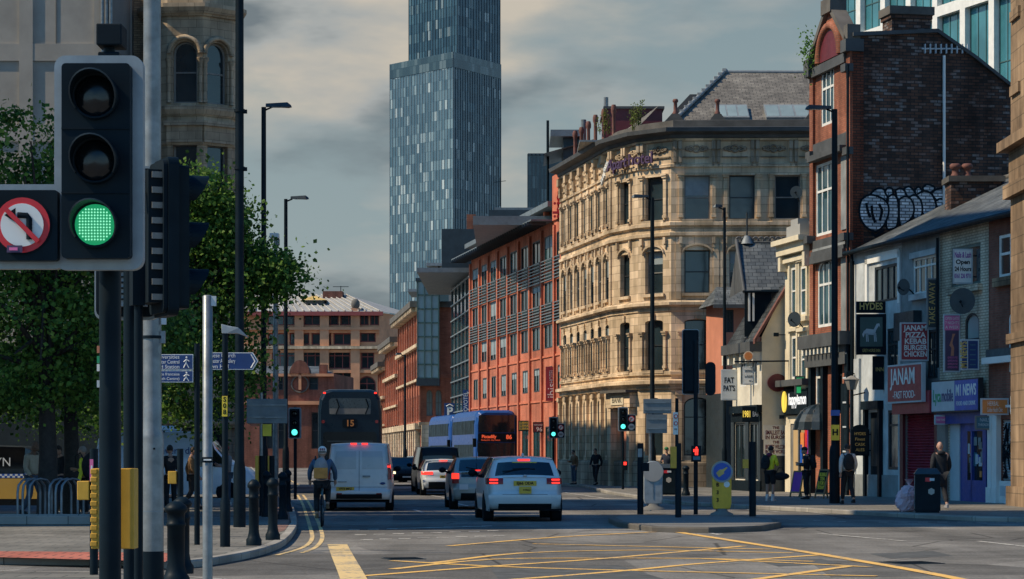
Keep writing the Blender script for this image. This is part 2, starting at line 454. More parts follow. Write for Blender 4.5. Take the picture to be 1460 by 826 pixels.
brick('ibis_brick', ((.48, .135, .072), (.60, .18, .105)), (.44, .18, .11), .225, .075, .010, .85, .34, streak=.28)
brick('pub_front', ((.30, .088, .048), (.40, .135, .075)), (.20, .11, .075), .225, .075, .014, .85, .5)
brick('gable_brick', ((.06, .040, .033), (.20, .095, .062)), (.035, .036, .036), .30, .115, .016, .9, .5, pale=(.70, (.21, .21, .205)), streak=.3)
brick('pub_quoin', ((.15, .042, .024), (.24, .072, .04)), (.06, .04, .03), .3, .1, .018, .9, .5)
brick('red_brick', ((.19, .062, .042), (.26, .09, .06)), (.17, .10, .07), .225, .075, .012, .85, .35)
brick('cream_brick', ((.54, .46, .34), (.62, .54, .41)), (.32, .27, .2), .26, .09, .018, .8, .35)
brick('warehouse_brick', ((.34, .10, .055), (.44, .15, .085)), (.28, .12, .08), .3, .1, .01, .85, .3)
brick('buff_brick', ((.25, .17, .105), (.36, .26, .165)), (.14, .11, .08), .3, .1, .016, .85, .35)
brick('slate', ((.085, .10, .11), (.15, .165, .17)), (.022, .028, .032), .34, .24, .014, .55, .35, streak=.3)
brick('slate_warm', ((.16, .145, .12), (.225, .205, .17)), (.05, .05, .045), .34, .2, .014, .6, .3, streak=.3)
def tower(key, cell, stops, vlines=.10, hl=.05, rough=.25, seed=0.0, big=.02):
    """curtain wall: storey-high narrow panels, each with its own tone"""
    n = NT(key); uv = n.uv()
    b = n.add('ShaderNodeTexBrick'); b.offset = .5; b.offset_frequency = 2
    for k, v in (('Scale', 1.0), ('Mortar Size', vlines), ('Mortar Smooth', .0), ('Bias', 0.0), ('Brick Width', cell[0]), ('Row Height', cell[1])): b.inputs[k].default_value = v
    b.inputs['Color1'].default_value = (0, 0, 0, 1); b.inputs['Color2'].default_value = (1, 1, 1, 1); b.inputs['Mortar'].default_value = (.12, .12, .12, 1)
    n.link(uv, b.inputs['Vector'])
    c = n.ramp(b.outputs[0], stops)
    p = n.pos(); g = n.noise(p, big, 4); c = n.mix(c, n.ramp(g, [(.35, (.75, .78, .8)), (.65, (1.2, 1.18, 1.12))]), 1.0, 'MULTIPLY')
    n.col(c); n.rough(rough); n.b.inputs['Specular IOR Level'].default_value = .5; M[key] = n.m
tower('tower_lit_face', (1.5, 3.3), [(0, (.05, .10, .135)), (.45, (.085, .145, .185)), (.72, (.13, .20, .235)), (.86, (.20, .285, .315)), (1, (.42, .475, .475))])  # paler copy for the sunward face: the sunlight is in the colour
tower('tower_dark', (1.5, 3.3), [(0, (.010, .032, .055)), (.5, (.026, .066, .098)), (.80, (.045, .10, .135)), (.9, (.10, .15, .17)), (1, (.28, .33, .34))])  # darker copy for the shaded face, and for all of the upper slab
tower('tower_far', (1.8, 3.3), [(0, (.02, .04, .055)), (.6, (.05, .085, .10)), (1, (.13, .17, .18))])
# leaves: two-sided, a little light passes through
def leaves(key, c0, c1):
    n = NT(key); p = n.pos(); f = n.noise(p, .9, 4); f2 = n.noise(p, 7, 2)
    c = n.ramp(f, [(.3, c0), (.7, c1)]); c = n.mix(c, n.ramp(f2, [(.3, (.65,)*3), (.7, (1.3,)*3)]), 1.0, 'MULTIPLY')
    n.col(c); n.rough(.6); n.b.inputs['Specular IOR Level'].default_value = .2
    tr = n.add('ShaderNodeBsdfTranslucent'); n.link(c, tr.inputs[0]); mx = n.add('ShaderNodeMixShader'); mx.inputs[0].default_value = .42
    out = n.n['Material Output']; n.link(n.b.outputs[0], mx.inputs[1]); n.link(tr.outputs[0], mx.inputs[2]); n.link(mx.outputs[0], out.inputs[0]); M[key] = n.m
leaves('leaf', (.055, .15, .028), (.15, .28, .05)); leaves('leaf_dark', (.02, .065, .018), (.055, .12, .03)); leaves('leaf_light', (.11, .21, .04), (.21, .33, .07)); leaves('weed', (.10, .14, .03), (.18, .21, .05))
# ================= camera, world, sun =================
cam = bpy.data.cameras.new('camera'); co = bpy.data.objects.new('camera', cam); C.objects.link(co); scene.camera = co
co.location = (0, 0, H0); co.rotation_euler = (pi/2, 0, 0); cam.lens = 85; cam.sensor_width = 36; cam.sensor_fit = 'HORIZONTAL'
cam.shift_y = (VH-413)/1460; cam.clip_end = 6000; cam.clip_start = .5
SUN_EL = radians(46.5); SDIR = Vector((-.955, -.175, 0)).normalized()          # towards the sun
sd = bpy.data.lights.new('sun', 'SUN'); sd.energy = 5.0; sd.angle = radians(.5); sd.color = (1.0, .82, .58)
so = bpy.data.objects.new('sun', sd); C.objects.link(so)
tosun = Vector((SDIR.x*cos(SUN_EL), SDIR.y*cos(SUN_EL), sin(SUN_EL))); so.rotation_euler = tosun.to_track_quat('Z', 'Y').to_euler(); so.location = (-60, -10, 80)
wd = bpy.data.worlds.new('World'); scene.world = wd; wd.use_nodes = True; nt = wd.node_tree; nn = nt.nodes; bg = nn['Background']
sky = nn.new('ShaderNodeTexSky'); sky.sky_type = 'NISHITA'; sky.sun_disc = False; sky.sun_elevation = SUN_EL; sky.sun_rotation = atan2(SDIR.x, SDIR.y) % (2*pi)
sky.air_density = 1.6; sky.dust_density = 2.5
bg.inputs[1].default_value = .085
def wmix(a, b, f, mode='MIX'):
    m = nn.new('ShaderNodeMix'); m.data_type = 'RGBA'; m.blend_type = mode
    for sk, v in ((m.inputs[6], a), (m.inputs[7], b), (m.inputs[0], f)):
        if hasattr(v, 'links'): nt.links.new(v, sk)
        elif isinstance(v, tuple): sk.default_value = (*v, 1)
        else: sk.default_value = v
    return m.outputs[2]
tc = nn.new('ShaderNodeTexCoord'); mp = nn.new('ShaderNodeMapping'); mp.inputs['Scale'].default_value = (9, 9, 26); mp.inputs['Location'].default_value = (6.7, 18.2, 1.6); nt.links.new(tc.outputs['Generated'], mp.inputs[0])
def wnoise(scale, det, vec): 
    k = nn.new('ShaderNodeTexNoise'); k.inputs['Scale'].default_value = scale; k.inputs['Detail'].default_value = det; k.inputs['Roughness'].default_value = .52; nt.links.new(vec, k.inputs['Vector']); return k.outputs[0]
def wramp(f, stops):
    r = nn.new('ShaderNodeValToRGB'); e = r.color_ramp
    while len(e.elements) < len(stops): e.elements.new(.5)
    for k, (p, c) in enumerate(stops): e.elements[k].position = p; e.elements[k].color = (*c, 1)
    nt.links.new(f, r.inputs[0]); return r.outputs[0]
cl = wnoise(.55, 7, mp.outputs[0]); sh = wnoise(1.0, 5, mp.outputs[0])
K = 1/.085
cov = wramp(cl, [(.47, (0, 0, 0)), (.60, (1, 1, 1))])
ccol = wramp(sh, [(.40, (.17*K, .205*K, .225*K)), (.50, (.38*K, .40*K, .395*K)), (.63, (.56*K, .51*K, .43*K))])
sx_ = nn.new('ShaderNodeSeparateXYZ'); nt.links.new(tc.outputs['Generated'], sx_.inputs[0])
low = wramp(sx_.outputs[2], [(.0, (1, 1, 1)), (.20, (1, 1, 1)), (.36, (0, 0, 0))])
lowm = nn.new('ShaderNodeMath'); lowm.operation = 'MULTIPLY'; nt.links.new(low, lowm.inputs[0]); fwd = wramp(sx_.outputs[1], [(.45, (1.35, 1.98, 2.5)), (.9, (1, 1, 1))]); lowm.inputs[1].default_value = .88
grad = wramp(sx_.outputs[2], [(.0, (.45*K, .47*K, .44*K)), (.07, (.34*K, .41*K, .42*K)), (.18, (.265*K, .345*K, .37*K))])
haze = wmix(wmix(sky.outputs[0], (.10, .34, .56), 1.0, 'MULTIPLY'), grad, lowm.outputs[0])
cv_ = nn.new('ShaderNodeMath'); cv_.operation = 'MULTIPLY'; nt.links.new(low, cv_.inputs[1])
nt.links.new(cov, cv_.inputs[0]); cloudy = wmix(haze, ccol, cv_.outputs[0])
cool = wmix(cloudy, fwd, 1.0, 'MULTIPLY')
nt.links.new(cool, bg.inputs[0])
scene.view_settings.view_transform = 'Standard'; scene.view_settings.look = 'None'; scene.view_settings.exposure = 0; scene.view_settings.gamma = 1
scene.cycles.max_bounces = 5; scene.cycles.use_denoising = True; scene.render.engine = 'CYCLES'
# ================= the setting: ground, pavements, markings =================
def sheet(name, polys, z, mat, kind='structure'):
    m = MB()
    for pl in polys: m.face([(x, y, z) for x, y in pl], mat)
    o = m.build(name); o['kind'] = kind; return o
g = MB()
for i in range(-6, 6):
    for j in range(-2, 24):
        x0, y0 = i*250, j*120; g.face([(x0, y0, 0), (x0+250, y0, 0), (x0+250, y0+120, 0), (x0, y0+120, 0)], 'asphalt')
o = g.build('ground'); o['kind'] = 'structure'
def smooth_path(pts, n=6):
    out = []
    for i in range(len(pts)-1):
        p0, p1, p2, p3 = [Vector((*pts[max(0, min(len(pts)-1, i+k))], 0)) for k in (-1, 0, 1, 2)]
        for j in range(n):
            t = j/n; q = .5*((2*p1)+(p2-p0)*t+(2*p0-5*p1+4*p2-p3)*t*t+(3*p1-p0-3*p2+p3)*t**3); out.append((q.x, q.y))
    out.append(pts[-1]); return out
def pavement(name, edge, back, mat='paving', kerb=True, h=PZ, kw=.16):
    """edge: kerb line (drawn), back: the other points that close the sheet"""
    poly = edge+back; m = MB()
    bmq = [(x, y, h) for x, y in poly]
    m.face(bmq, mat); o = m.build(name); o['kind'] = 'structure'
    # orient upward
    if o.data.polygons[0].normal.z < 0: o.data.flip_normals()
    area = sum(poly[i][0]*poly[(i+1) % len(poly)][1]-poly[(i+1) % len(poly)][0]*poly[i][1] for i in range(len(poly)))
    k = MB(); sgn = 1 if area > 0 else -1
    e = edge if sgn > 0 else list(reversed(edge))
    k.sweep(e, [(0.0, -.02), (.012, h-.02), (-.008, h+.004), (-kw, h+.004)], 'kerbstone')
    kk = k.build(name.replace('pavement', 'kerb').replace('island', 'island_kerb')); kk['kind'] = 'structure'; return o
RX = lambda Y: 30.23-.2*Y                 # facade line of the right-hand row
def gp(u, v, z=PZ): p = G(u, v, z); return (p.x, p.y)
# right pavement (kerb from near to far), then the far side beyond the side street
rk = smooth_path([(30, 52), (20, 56.0), gp(1460, 738), gp(1330, 734), gp(1215, 728), gp(1150, 724.5), gp(1050, 719.5), gp(960, 714), gp(905, 706), gp(860, 699), (3.3, 118), (1.6, 126), (-2.2, 148), (-6, 170), (-9.5, 200), (-17, 262), (-22, 300)])
pavement('right_pavement', rk, [(60, 300), (60, 52)])
lk = smooth_path([(-60, 39.2), (-20, 38.2), gp(60, 795), gp(240, 800), gp(330, 791), gp(395, 775), gp(418, 757), gp(423, 742), gp(419, 725), gp(413, 712), gp(407, 701)], 6)
pavement('left_pavement', lk, [(-12.0, 98), (-12.2, 64), (-60, 62)])
lk2 = smooth_path([(-60, 89), (-16, 90), (-13.2, 93), (-11.2, 99), (-11.6, 112), (-14, 140), (-20, 190), (-28, 260)], 5)
pavement('far_left_pavement', lk2, [(-90, 260), (-90, 89)])
# near pavement on which the photographer's own signals stand
nk = smooth_path([(-30, 32.5), (-8, 32.2), (-4.4, 31.0), (-2.9, 28), (-2.6, 20), (-2.6, -10)], 5)
pavement('near_pavement', nk, [(-30, -10)])
# traffic island
ik = [gp(u, v) for u, v in ((868, 738), (880, 744), (930, 751), (1010, 752.5), (1085, 750), (1113, 745), (1108, 740), (1060, 737), (985, 735), (905, 734), (875, 735))]
pavement('traffic_island', ik+[ik[0]], [], mat='paving')
C.objects['traffic_island_kerb'].data.materials[0] = M['dark_stone']; C.objects['traffic_island'].data.materials[0] = M['concrete_dark']  # darker materials put the shade over the island into its colour
sheet('tactile_paving', [[(-30, 35.9+2.5), (-11.5, 36.2+2.2), gp(70, 797), gp(236, 801.5), gp(250, 789), gp(60, 787), (-30, 42.2)]], PZ+.005, 'tactile')
sheet('brick_paving', [[gp(378, 764), gp(405, 757), gp(415, 745), gp(411, 725), gp(404, 708), gp(396, 708), gp(392, 728), gp(388, 748)]], PZ+.004, 'paving_red')
# road paint with worn edges
def roadpaint(key, c, wear):
    n = NT(key); p = n.pos(); f = n.noise(p, 9, 6, .75); f2 = n.noise(p, .8, 3)
    w = n.math('ADD', f, n.math('MULTIPLY', n.math('SUBTRACT', f2, .5), .5))
    n.col(n.mix((.22, .21, .19), c, n.ramp(w, [(wear-.06, (0, 0, 0)), (wear+.05, (1, 1, 1))]))); n.rough(.75); M[key] = n.m
roadpaint('paint_yellow', (.80, .47, .12), .43); roadpaint('paint_white', (.55, .53, .47), .50); roadpaint('paint_pale', (.70, .50, .22), .44)
def stripe(m, pts, w, mat, z=.006):
    """pts: ground polyline"""
    P = [Vector((p[0], p[1], 0)) for p in pts]; L = []; R_ = []
    for i in range(len(P)):
        d = (P[min(i+1, len(P)-1)]-P[max(0, i-1)]).normalized(); nrm = Vector((-d.y, d.x, 0))*w/2; L.append(P[i]+nrm); R_.append(P[i]-nrm)
    for i in range(len(P)-1): m.face([(R_[i].x, R_[i].y, z), (R_[i+1].x, R_[i+1].y, z), (L[i+1].x, L[i+1].y, z), (L[i].x, L[i].y, z)], mat)
def g0(u, v): p = G(u, v); return (p.x, p.y)
mk = MB()
edgeR = [g0(945, 756), g0(1060, 774), g0(1150, 788), g0(1240, 803), g0(1330, 819), g0(1420, 838), g0(1600, 880)]
stripe(mk, smooth_path(edgeR, 3), .20, 'paint_yellow', .010)
edgeL = [g0(481, 777), g0(489, 795), g0(499, 815), g0(515, 850), g0(540, 910)]
stripe(mk, edgeL, .36, 'paint_pale', .0105)
z = .0062
for ln in ([(500, 823), (700, 808), (872, 796), (1060, 779)], [(560, 812), (700, 798), (860, 796.5), (1000, 797), (1160, 801)], [(620, 803), (744, 789), (900, 785), (1000, 786), (1130, 789)], [(720, 828), (895, 814), (1000, 804), (1180, 791)],
           [(560, 800), (700, 808), (895, 814), (1250, 822)], [(640, 779), (800, 766), (945, 758.5)], [(1040, 832), (1210, 808)], [(1000, 797), (1240, 809)], [(760, 776), (1100, 784)]):
    stripe(mk, smooth_path([g0(*q) for q in ln], 3), .17, 'paint_yellow', z); z += .0003
o = mk.build('box_junction_marking'); o['kind'] = 'structure'
for k_, q_ in enumerate(([(700, 812), (880, 806), (960, 830), (720, 840)], [(1080, 800), (1170, 797), (1200, 804), (1110, 808)], [(560, 735), (640, 733), (650, 740), (560, 742)], [(1240, 790), (1330, 786), (1360, 793), (1270, 797)])): sheet('road_patch', [[g0(*p) for p in reversed(q_)]], .0035, 'tar_patch')
mw = MB(); z = .0062
for u in range(505, 700, 27):
    for k, v in enumerate((756, 763, 770)):
        p = g0(u+k*9, v-(u-505)*.03); stripe(mw, [(p[0]-.12, p[1]), (p[0]+.12, p[1])], .32, 'paint_white', .0062)
stripe(mw, [g0(568, 754), g0(690, 751)], .25, 'paint_white', .0070)
for a, b in (((640, 716), (668, 722)), ((663, 694), (700, 697)), ((1395, 772), (1475, 781)), ((1165, 761), (1290, 772)), ((1005, 759), (1025, 763)), ((1020, 719), (1180, 733)), ((610, 706), (640, 711)), ((880, 741), (905, 752)), ((800, 702), (870, 712)), ((880, 713), (1110, 730)), ((590, 727), (603, 731))):
    stripe(mw, [g0(*a), g0(*b)], .12, 'paint_white', .0068)
for u in (1130, 1165, 1200): 
    p = g0(u, 741+(u-1130)*.05); stripe(mw, [(p[0]-.1, p[1]), (p[0]+.1, p[1])], .2, 'paint_white', .0064)
for u in range(1260, 1460, 28):
    p = g0(u, 745); stripe(mw, [(p[0]-.12, p[1]), (p[0]+.12, p[1])], .2, 'paint_white', .0064)
o = mw.build('white_road_marking'); o['kind'] = 'structure'
dy = MB()
for off in (0, 16):
    stripe(dy, smooth_path([g0(395+off*2.2, 792-off*.2), g0(432+off*1.1, 781), g0(445+off*.9, 768), g0(442+off*.9, 752), g0(437+off*.75, 735), g0(431+off*.6, 718), g0(424+off*.5, 706)], 5), .085, 'paint_pale', .0066)
stripe(dy, [(-9.6, 104), (-11, 125), (-15, 160)], .1, 'paint_pale', .0066)
o = dy.build('double_yellow_line'); o['kind'] = 'structure'
# ================= corner aparthotel (curved sandstone block) =================
def Zat(v, Y): return H0+(VH-v)/F*Y
AB = (6.0, 118.0, 0)
apart = thing('aparthotel', 'honey sandstone hotel block with a curved corner, carved cornice and slate hipped roof', 'building', AB)
P0, P1, P2, P3, P4 = (2.55, 125.7), (4.70, 114.0), (5.82, 111.4), (7.24, 110.0), (19.5, 109.6)
path = [P0, P1, P2, P3, P4]
facs = [Fac.between(path[i], path[i+1]) for i in range(4)]
fl, fc1, fc2, fr = facs
wm = MB(); APW = []
ROW = [(12.3, 14.3), (8.95, 10.9), (5.45, 7.75)]
TOP = 16.0
def ap_openings(f, cols, ww, gw=None):
    ops = []
    for a in cols:
        for k, (z0, z1) in enumerate(ROW):
            ops.append((a-ww/2, a+ww/2, z0, z1, 0 if k < 2 else .1))
        if gw: ops.append((a-gw/2, a+gw/2, 1.55, 4.2, .35 if gw > 1 else .12))
    return ops
cl_ = [.95+i*1.66 for i in range(7)]
ops = ap_openings(fl, cl_, .74, .74); wall(wm, fl, 0, fl.w, PZ, TOP, ops, .17, 'sandstone'); APW += [(fl, o) for o in ops]
# entrance facet with the bank door
c1 = [fc1.w*.5]; ops = ap_openings(fc1, c1, 1.0); ops.append((.55, 2.2, PZ+.02, 3.75)); wall(wm, fc1, 0, fc1.w, PZ, TOP, ops, .32, 'sandstone'); APW += [(fc1, o) for o in ops[:-1]]
c2 = [fc2.w*.48]; ops = ap_openings(fc2, c2, 1.08, 1.08); wall(wm, fc2, 0, fc2.w, PZ, TOP, ops, .32, 'sandstone'); APW += [(fc2, o) for o in ops]
cr = [fr.pix(u, 400)[0] for u in (994, 1058, 1123)]+[fr.pix(1123, 400)[0]+2.05*k for k in (1, 2, 3)]
ops = ap_openings(fr, cr, 1.16, 1.2); wall(wm, fr, 0, fr.w, PZ, TOP, ops, .34, 'sandstone'); APW += [(fr, o) for o in ops]
# back and far sides
for a, b in (((19.5, 109.6), (21.5, 125)), ((21.5, 125), (2.55, 125.7))):
    f = Fac.between(a, b); wall(wm, f, 0, f.w, 0, TOP, [], .1, 'sandstone_dark')
# plinth, string courses, pilasters
wm.sweep(path, [(0, PZ-.05), (.16, PZ-.05), (.16, 1.2), (.10, 1.32), (0, 1.32)], 'sandstone_dark')
wm.sweep(path, [(0, 4.55), (.10, 4.6), (.10, 4.75), (.30, 4.82), (.30, 4.96), (.05, 5.02), (0, 5.02)], 'sandstone')
wm.sweep(path, [(0, 8.10), (.06, 8.14), (.06, 8.32), (.26, 8.40), (.26, 8.52), (.04, 8.62), (0, 8.62)], 'sandstone')
wm.sweep(path, [(0, 11.50), (.12, 11.56), (.12, 11.70), (0, 11.74)], 'sandstone')
wm.sweep(path, [(0, 11.96), (.14, 12.02), (.14, 12.16), (0, 12.2)], 'sandstone')
wm.sweep(path, [(0, 5.20), (.09, 5.23), (.09, 5.38), (0, 5.41)], 'sandstone')
wm.sweep(path, [(0, 14.66), (.08, 14.68), (.08, 14.80), (0, 14.84)], 'sandstone')
def apil(f, a, w, z0, z1, d, cap=True):
    f.box(wm, a-w/2, a+w/2, z0, z1, -.01, d, 'sandstone')
    if cap:
        f.box(wm, a-w/2-.05, a+w/2+.05, z1, z1+.1, -.01, d+.06, 'sandstone'); f.box(wm, a-w/2-.08, a+w/2+.08, z1+.1, z1+.17, -.01, d+.1, 'sandstone')
        f.box(wm, a-w/2-.03, a+w/2+.03, z0-.12, z0, -.01, d+.04, 'sandstone')
for f, cols, ww in ((fl, cl_, .74), (fc1, c1, 1.0), (fc2, c2, 1.08), (fr, cr, 1.16)):
    for a in cols:
        for s in (-1, 1):
            x = a+s*(ww/2+.17)
            apil(f, x, .16, 12.5, 14.2, .09); apil(f, x, .13, 5.65, 7.05, .10)
            f.box(wm, x-.07, x+.07, 11.2, 11.5, -.01, .13, 'sandstone'); f.box(wm, x-.05, x+.05, 11.02, 11.2, -.01, .08, 'sandstone')
        for k, (z0, z1) in enumerate(ROW):
            f.box(wm, a-ww/2-.12, a+ww/2+.12, z0-.14, z0-.003, -.01, .12, 'sandstone')
        # hood mould over the middle row, arched keystone over the lower one
        hood = [(a+(ww/2+.10)*cos(pi*i/8), 10.72+.40*sin(pi*i/8)) for i in range(9)]
        for i in range(8):
            p, q = hood[i], hood[i+1]
            vs = [f.P(p[0], p[1], d) for d in (0, .11)]+[f.P(q[0], q[1], d) for d in (0, .11)]+[f.P(p[0], p[1]+.1, d) for d in (0, .11)]+[f.P(q[0], q[1]+.1, d) for d in (0, .11)]
            wm.mesh(vs, [(0, 2, 3, 1), (1, 3, 7, 5), (4, 5, 7, 6), (0, 1, 5, 4), (2, 6, 7, 3)], 'sandstone')
        f.box(wm, a-.08, a+.08, 7.78, 8.05, -.01, .09, 'sandstone')
# ground-floor piers
for i in range(8):
    a = .12+i*1.66; fl.box(wm, a-.17, a+.17, 1.34, 4.3, -.01, .16, 'sandstone'); fl.box(wm, a-.22, a+.22, 4.3, 4.52, -.01, .22, 'sandstone'); fl.box(wm, a-.2, a+.2, 8.66, 11.4, -.01, .07, 'sandstone'); fl.box(wm, a-.2, a+.2, 12.25, 14.6, -.01, .07, 'sandstone')
for a in cr:
    for s in (-1, 1):
        fr.box(wm, a+s*.82-.13, a+s*.82+.13, 1.34, 4.3, -.01, .13, 'sandstone'); fr.box(wm, a+s*.82-.18, a+s*.82+.18, 4.3, 4.5, -.01, .2, 'sandstone')
        fr.box(wm, a+s*.86-.12, a+s*.86+.12, 8.66, 11.4, -.01, .06, 'sandstone')
# entrance surround, lintel and steps
fc1.box(wm, .25, .53, PZ, 3.75, -.01, .32, 'sandstone'); fc1.box(wm, 2.22, 2.5, PZ, 3.75, -.01, .32, 'sandstone')
fc1.box(wm, .1, 2.65, 3.78, 4.45, -.01, .36, 'sandstone'); fc1.box(wm, 0, 2.75, 4.46, 4.58, -.01, .62, 'dark_stone')
o = wm.build('wall', apart, off=AB)
dm = MB(); fc1.box(dm, .56, 1.2, PZ+.03, 3.74, -.3, -.22, 'pink_render'); fc1.box(dm, 1.2, 2.19, PZ+.03, 3.74, -.31, -.28, 'black_matt'); fc1.box(dm, 1.24, 1.28, PZ+.03, 3.7, -.28, -.2, 'frame_dark')
d_ = dm.build('door', apart, off=AB)
bm_ = MB(); fc1.box(bm_, .7, 2.05, 3.90, 4.33, .361, .40, 'cream_paint'); bp = bm_.build('name_plate', apart, off=AB)
q = fc1.P(1.38, 4.115, .404)-Vector(AB); text('BANK', .40, 'black_matt', bp, q, (pi/2, 0, fc1.a), sx=.95)
random.seed(3)
for f, o in APW:
    g_ = o[3] < 5
    window(apart, f, o, .30 if f is not fl else .15, 'frame_dark' if g_ else random.choice(['frame_mid', 'frame_dark']), 'pane_dark', 1, (.5,) if not g_ else (.66,), .06, None, random.choice([None, None, .3, .45]) if not g_ else None, AB)
# carved frieze, brackets and cornice
cm = MB()
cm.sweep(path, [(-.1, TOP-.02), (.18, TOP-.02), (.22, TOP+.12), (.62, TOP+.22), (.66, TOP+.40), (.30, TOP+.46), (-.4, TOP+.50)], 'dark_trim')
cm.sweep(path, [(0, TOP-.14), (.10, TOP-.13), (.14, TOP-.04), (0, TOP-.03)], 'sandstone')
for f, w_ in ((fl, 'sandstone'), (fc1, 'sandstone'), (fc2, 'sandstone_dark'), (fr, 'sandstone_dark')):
    n_ = max(1, round(f.w/1.7))
    for i in range(n_):
        a0 = f.w*i/n_; a1 = f.w*(i+1)/n_
        for s in (.10, .34):
            f.box(cm, a0+s, a0+s+.13, TOP-1.12, TOP-.14, -.01, .17, w_); f.box(cm, a0+s-.02, a0+s+.15, TOP-.55, TOP-.15, .165, .26, w_)
            f.box(cm, a0+s+.02, a0+s+.11, TOP-1.3, TOP-1.12, -.01, .1, w_)
        c_ = (a0+.55+a1)/2
        f.box(cm, a0+.56, a1-.04, TOP-.90, TOP-.84, -.01, .07, w_)
        T = f.T()
        for dx, r_ in ((0, .15), (-.26, .10), (.26, .10), (-.43, .06), (.43, .06)):
            pc = Vector((c_+dx*min(1, (a1-a0)/1.7), -.05, TOP-.5)); t2 = MB(); cm.torus(pc, r_, .045, w_, T, 14, 6); cm.ball(pc, (.05, .05, .05), w_, T, 6, 4)
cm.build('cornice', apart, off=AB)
# blocking course, roof
rm = MB()
inner = [(3.2, 125.0), (5.3, 114.3), (6.3, 112.0), (7.5, 110.7), (19, 110.4)]
rm.sweep([(x, y) for x, y in [(2.9, 125.5), (5.0, 114.1), (6.05, 111.7), (7.35, 110.35), (19.2, 110.0)]], [(0, 16.4), (.0, 16.85), (-.3, 16.9), (-.3, 16.4)], 'dark_stone')
hipL = Vector((6.6, 112.4, 16.75)); ridge0 = Vector(W(1035, 103, 117)); ridge1 = Vector((20.5, 117.2, ridge0.z))
eL = Vector((7.3, 111.2, 16.7)); eR = Vector((20.5, 111.0, 16.7)); bk = Vector((6.8, 123, 16.7)); bk2 = Vector((20.5, 123, 16.7))
rm.face([eL, eR, ridge1, ridge0], 'slate_warm'); rm.face([bk, eL, ridge0], 'slate_warm'); rm.face([bk2, bk, ridge0, ridge1], 'slate_warm'); rm.face([eR, bk2, ridge1], 'slate_warm')
rm.box((3.2, 114.6, 16.42), (8, 124.6, 16.5), 'lead')
rm.face([(3.4, 124.9, 16.5), (5.4, 114.6, 16.5), (6.9, 113.6, 18.0), (5.8, 124, 18.0)], 'slate_warm')
rm.tube([eL+Vector((0, -.05, .12)), ridge0+Vector((0, 0, .1))], .09, 'lead', 6); 
rm.tube([ridge0, ridge1], .10, 'lead', 6)
for i in range(13):
    p = eL.lerp(ridge0, (i+.5)/13)+Vector((0, -.02, .2)); rm.box(p-Vector((.09, .09, .06)), p+Vector((.09, .09, .06)), 'roof_lead')
roof = rm.build('roof', apart, off=AB)
for i in range(26):
    pass
# attic behind the parapet, side gable slope
am = MB(); am.box((4.6, 119, 16.5), (7.4, 124, 18.6), 'maroon'); am.box((4.5, 118.9, 18.6), (7.5, 124.1, 18.72), 'dark_trim')
am.prism([(7.2, 16.5), (9.4, 16.5), (9.4, 19.2), (8.7, 19.2), (7.2, 17.6)], 118.2, 118.6, 'dark_trim', Matrix.Rotation(pi/2, 4, 'X') @ Matrix.Scale(-1, 4, (0, 0, 1)))
am.build('attic', roof, off=AB)
# skylights
nrm = (eR-eL).cross(ridge0-eL).normalized()
def skylight(u0, u1):
    m = MB(); Ym = 112.6
    x0 = (u0-UC)/F*Ym; x1 = (u1-UC)/F*Ym
    def on(x, t): b = eL.lerp(Vector((eL.x, ridge0.y, ridge0.z)), t); return Vector((x, b.y, b.z))
    d = Vector((0, -nrm.y if nrm.y > 0 else nrm.y, abs(nrm.z)))*.16
    for (a, b, t0, t1, k, e) in ((x0, x1, .10, .33, 'lead', .0),):
        q = [on(a, t0), on(b, t0), on(b, t1), on(a, t1)]; m.mesh(q+[p+d for p in q], [(0, 1, 5, 4), (1, 2, 6, 5), (2, 3, 7, 6), (3, 0, 4, 7), (4, 5, 6, 7)], k)
    o = m.build('skylight', roof, off=AB); n = max(1, round((x1-x0)/.6)); g = MB()
    for i in range(n):
        a = x0+(x1-x0)*(i+.07)/n; b = x0+(x1-x0)*(i+.93)/n; e = d*1.06; g.face([on(a, .12)+e, on(b, .12)+e, on(b, .31)+e, on(a, .31)+e], 'pane_pale')
    g.build('pane', o, off=AB)
skylight(1020, 1066); skylight(1090, 1152); skylight(1175, 1215)
def chimney_pot(p, h=.75, r=.105):
    m = MB(); m.lathe([(r*1.2, 0), (r*1.2, .08), (r*.85, .16), (r*.8, h*.75), (r*1.25, h*.82), (r*1.25, h*.92), (r*.9, h)], 'pot', 10, Matrix.Translation(Vector(p)-Vector(AB))); m.build('chimney_pot', roof)
for u, v, Y in ((820, 208, 122), (829, 203, 120.5), (839, 195, 119), (849, 186, 117.5), (861, 178, 116.3), (875, 172, 115.3)):
    p = W(u, v, Y); chimney_pot((p.x, p.y, 16.4), p.z+.75-16.4)
for u, v in ((963, 172), (1023, 174), (1157, 172)):
    p = W(u, v, 110.9); m = MB(); m.box((p.x-.45-AB[0], p.y-.2-AB[1], 16.5), (p.x+.45-AB[0], p.y+.25-AB[1], 16.85), 'dark_stone'); m.prism([(p.x-.4-AB[0], 16.85), (p.x+.4-AB[0], 16.85), (p.x+.15-AB[0], 17.2), (p.x-.15-AB[0], 17.2)], -.2, .2, 'dark_stone', Matrix.Translation((0, p.y-AB[1], 0)) @ Matrix.Rotation(pi/2, 4, 'X')); m.build('chimney_base', roof)
    chimney_pot((p.x, p.y, 17.2), .7)
def flue(u, v0, v1, Y, r):
    a, b = W(u, v1, Y), W(u, v0, Y); m = MB(); m.tube([a, b], r, 'silver_metal', 10); m.build('flue', roof, off=AB)
flue(864, 139, 176, 119.5, .12); flue(832, 171, 205, 121.5, .14)
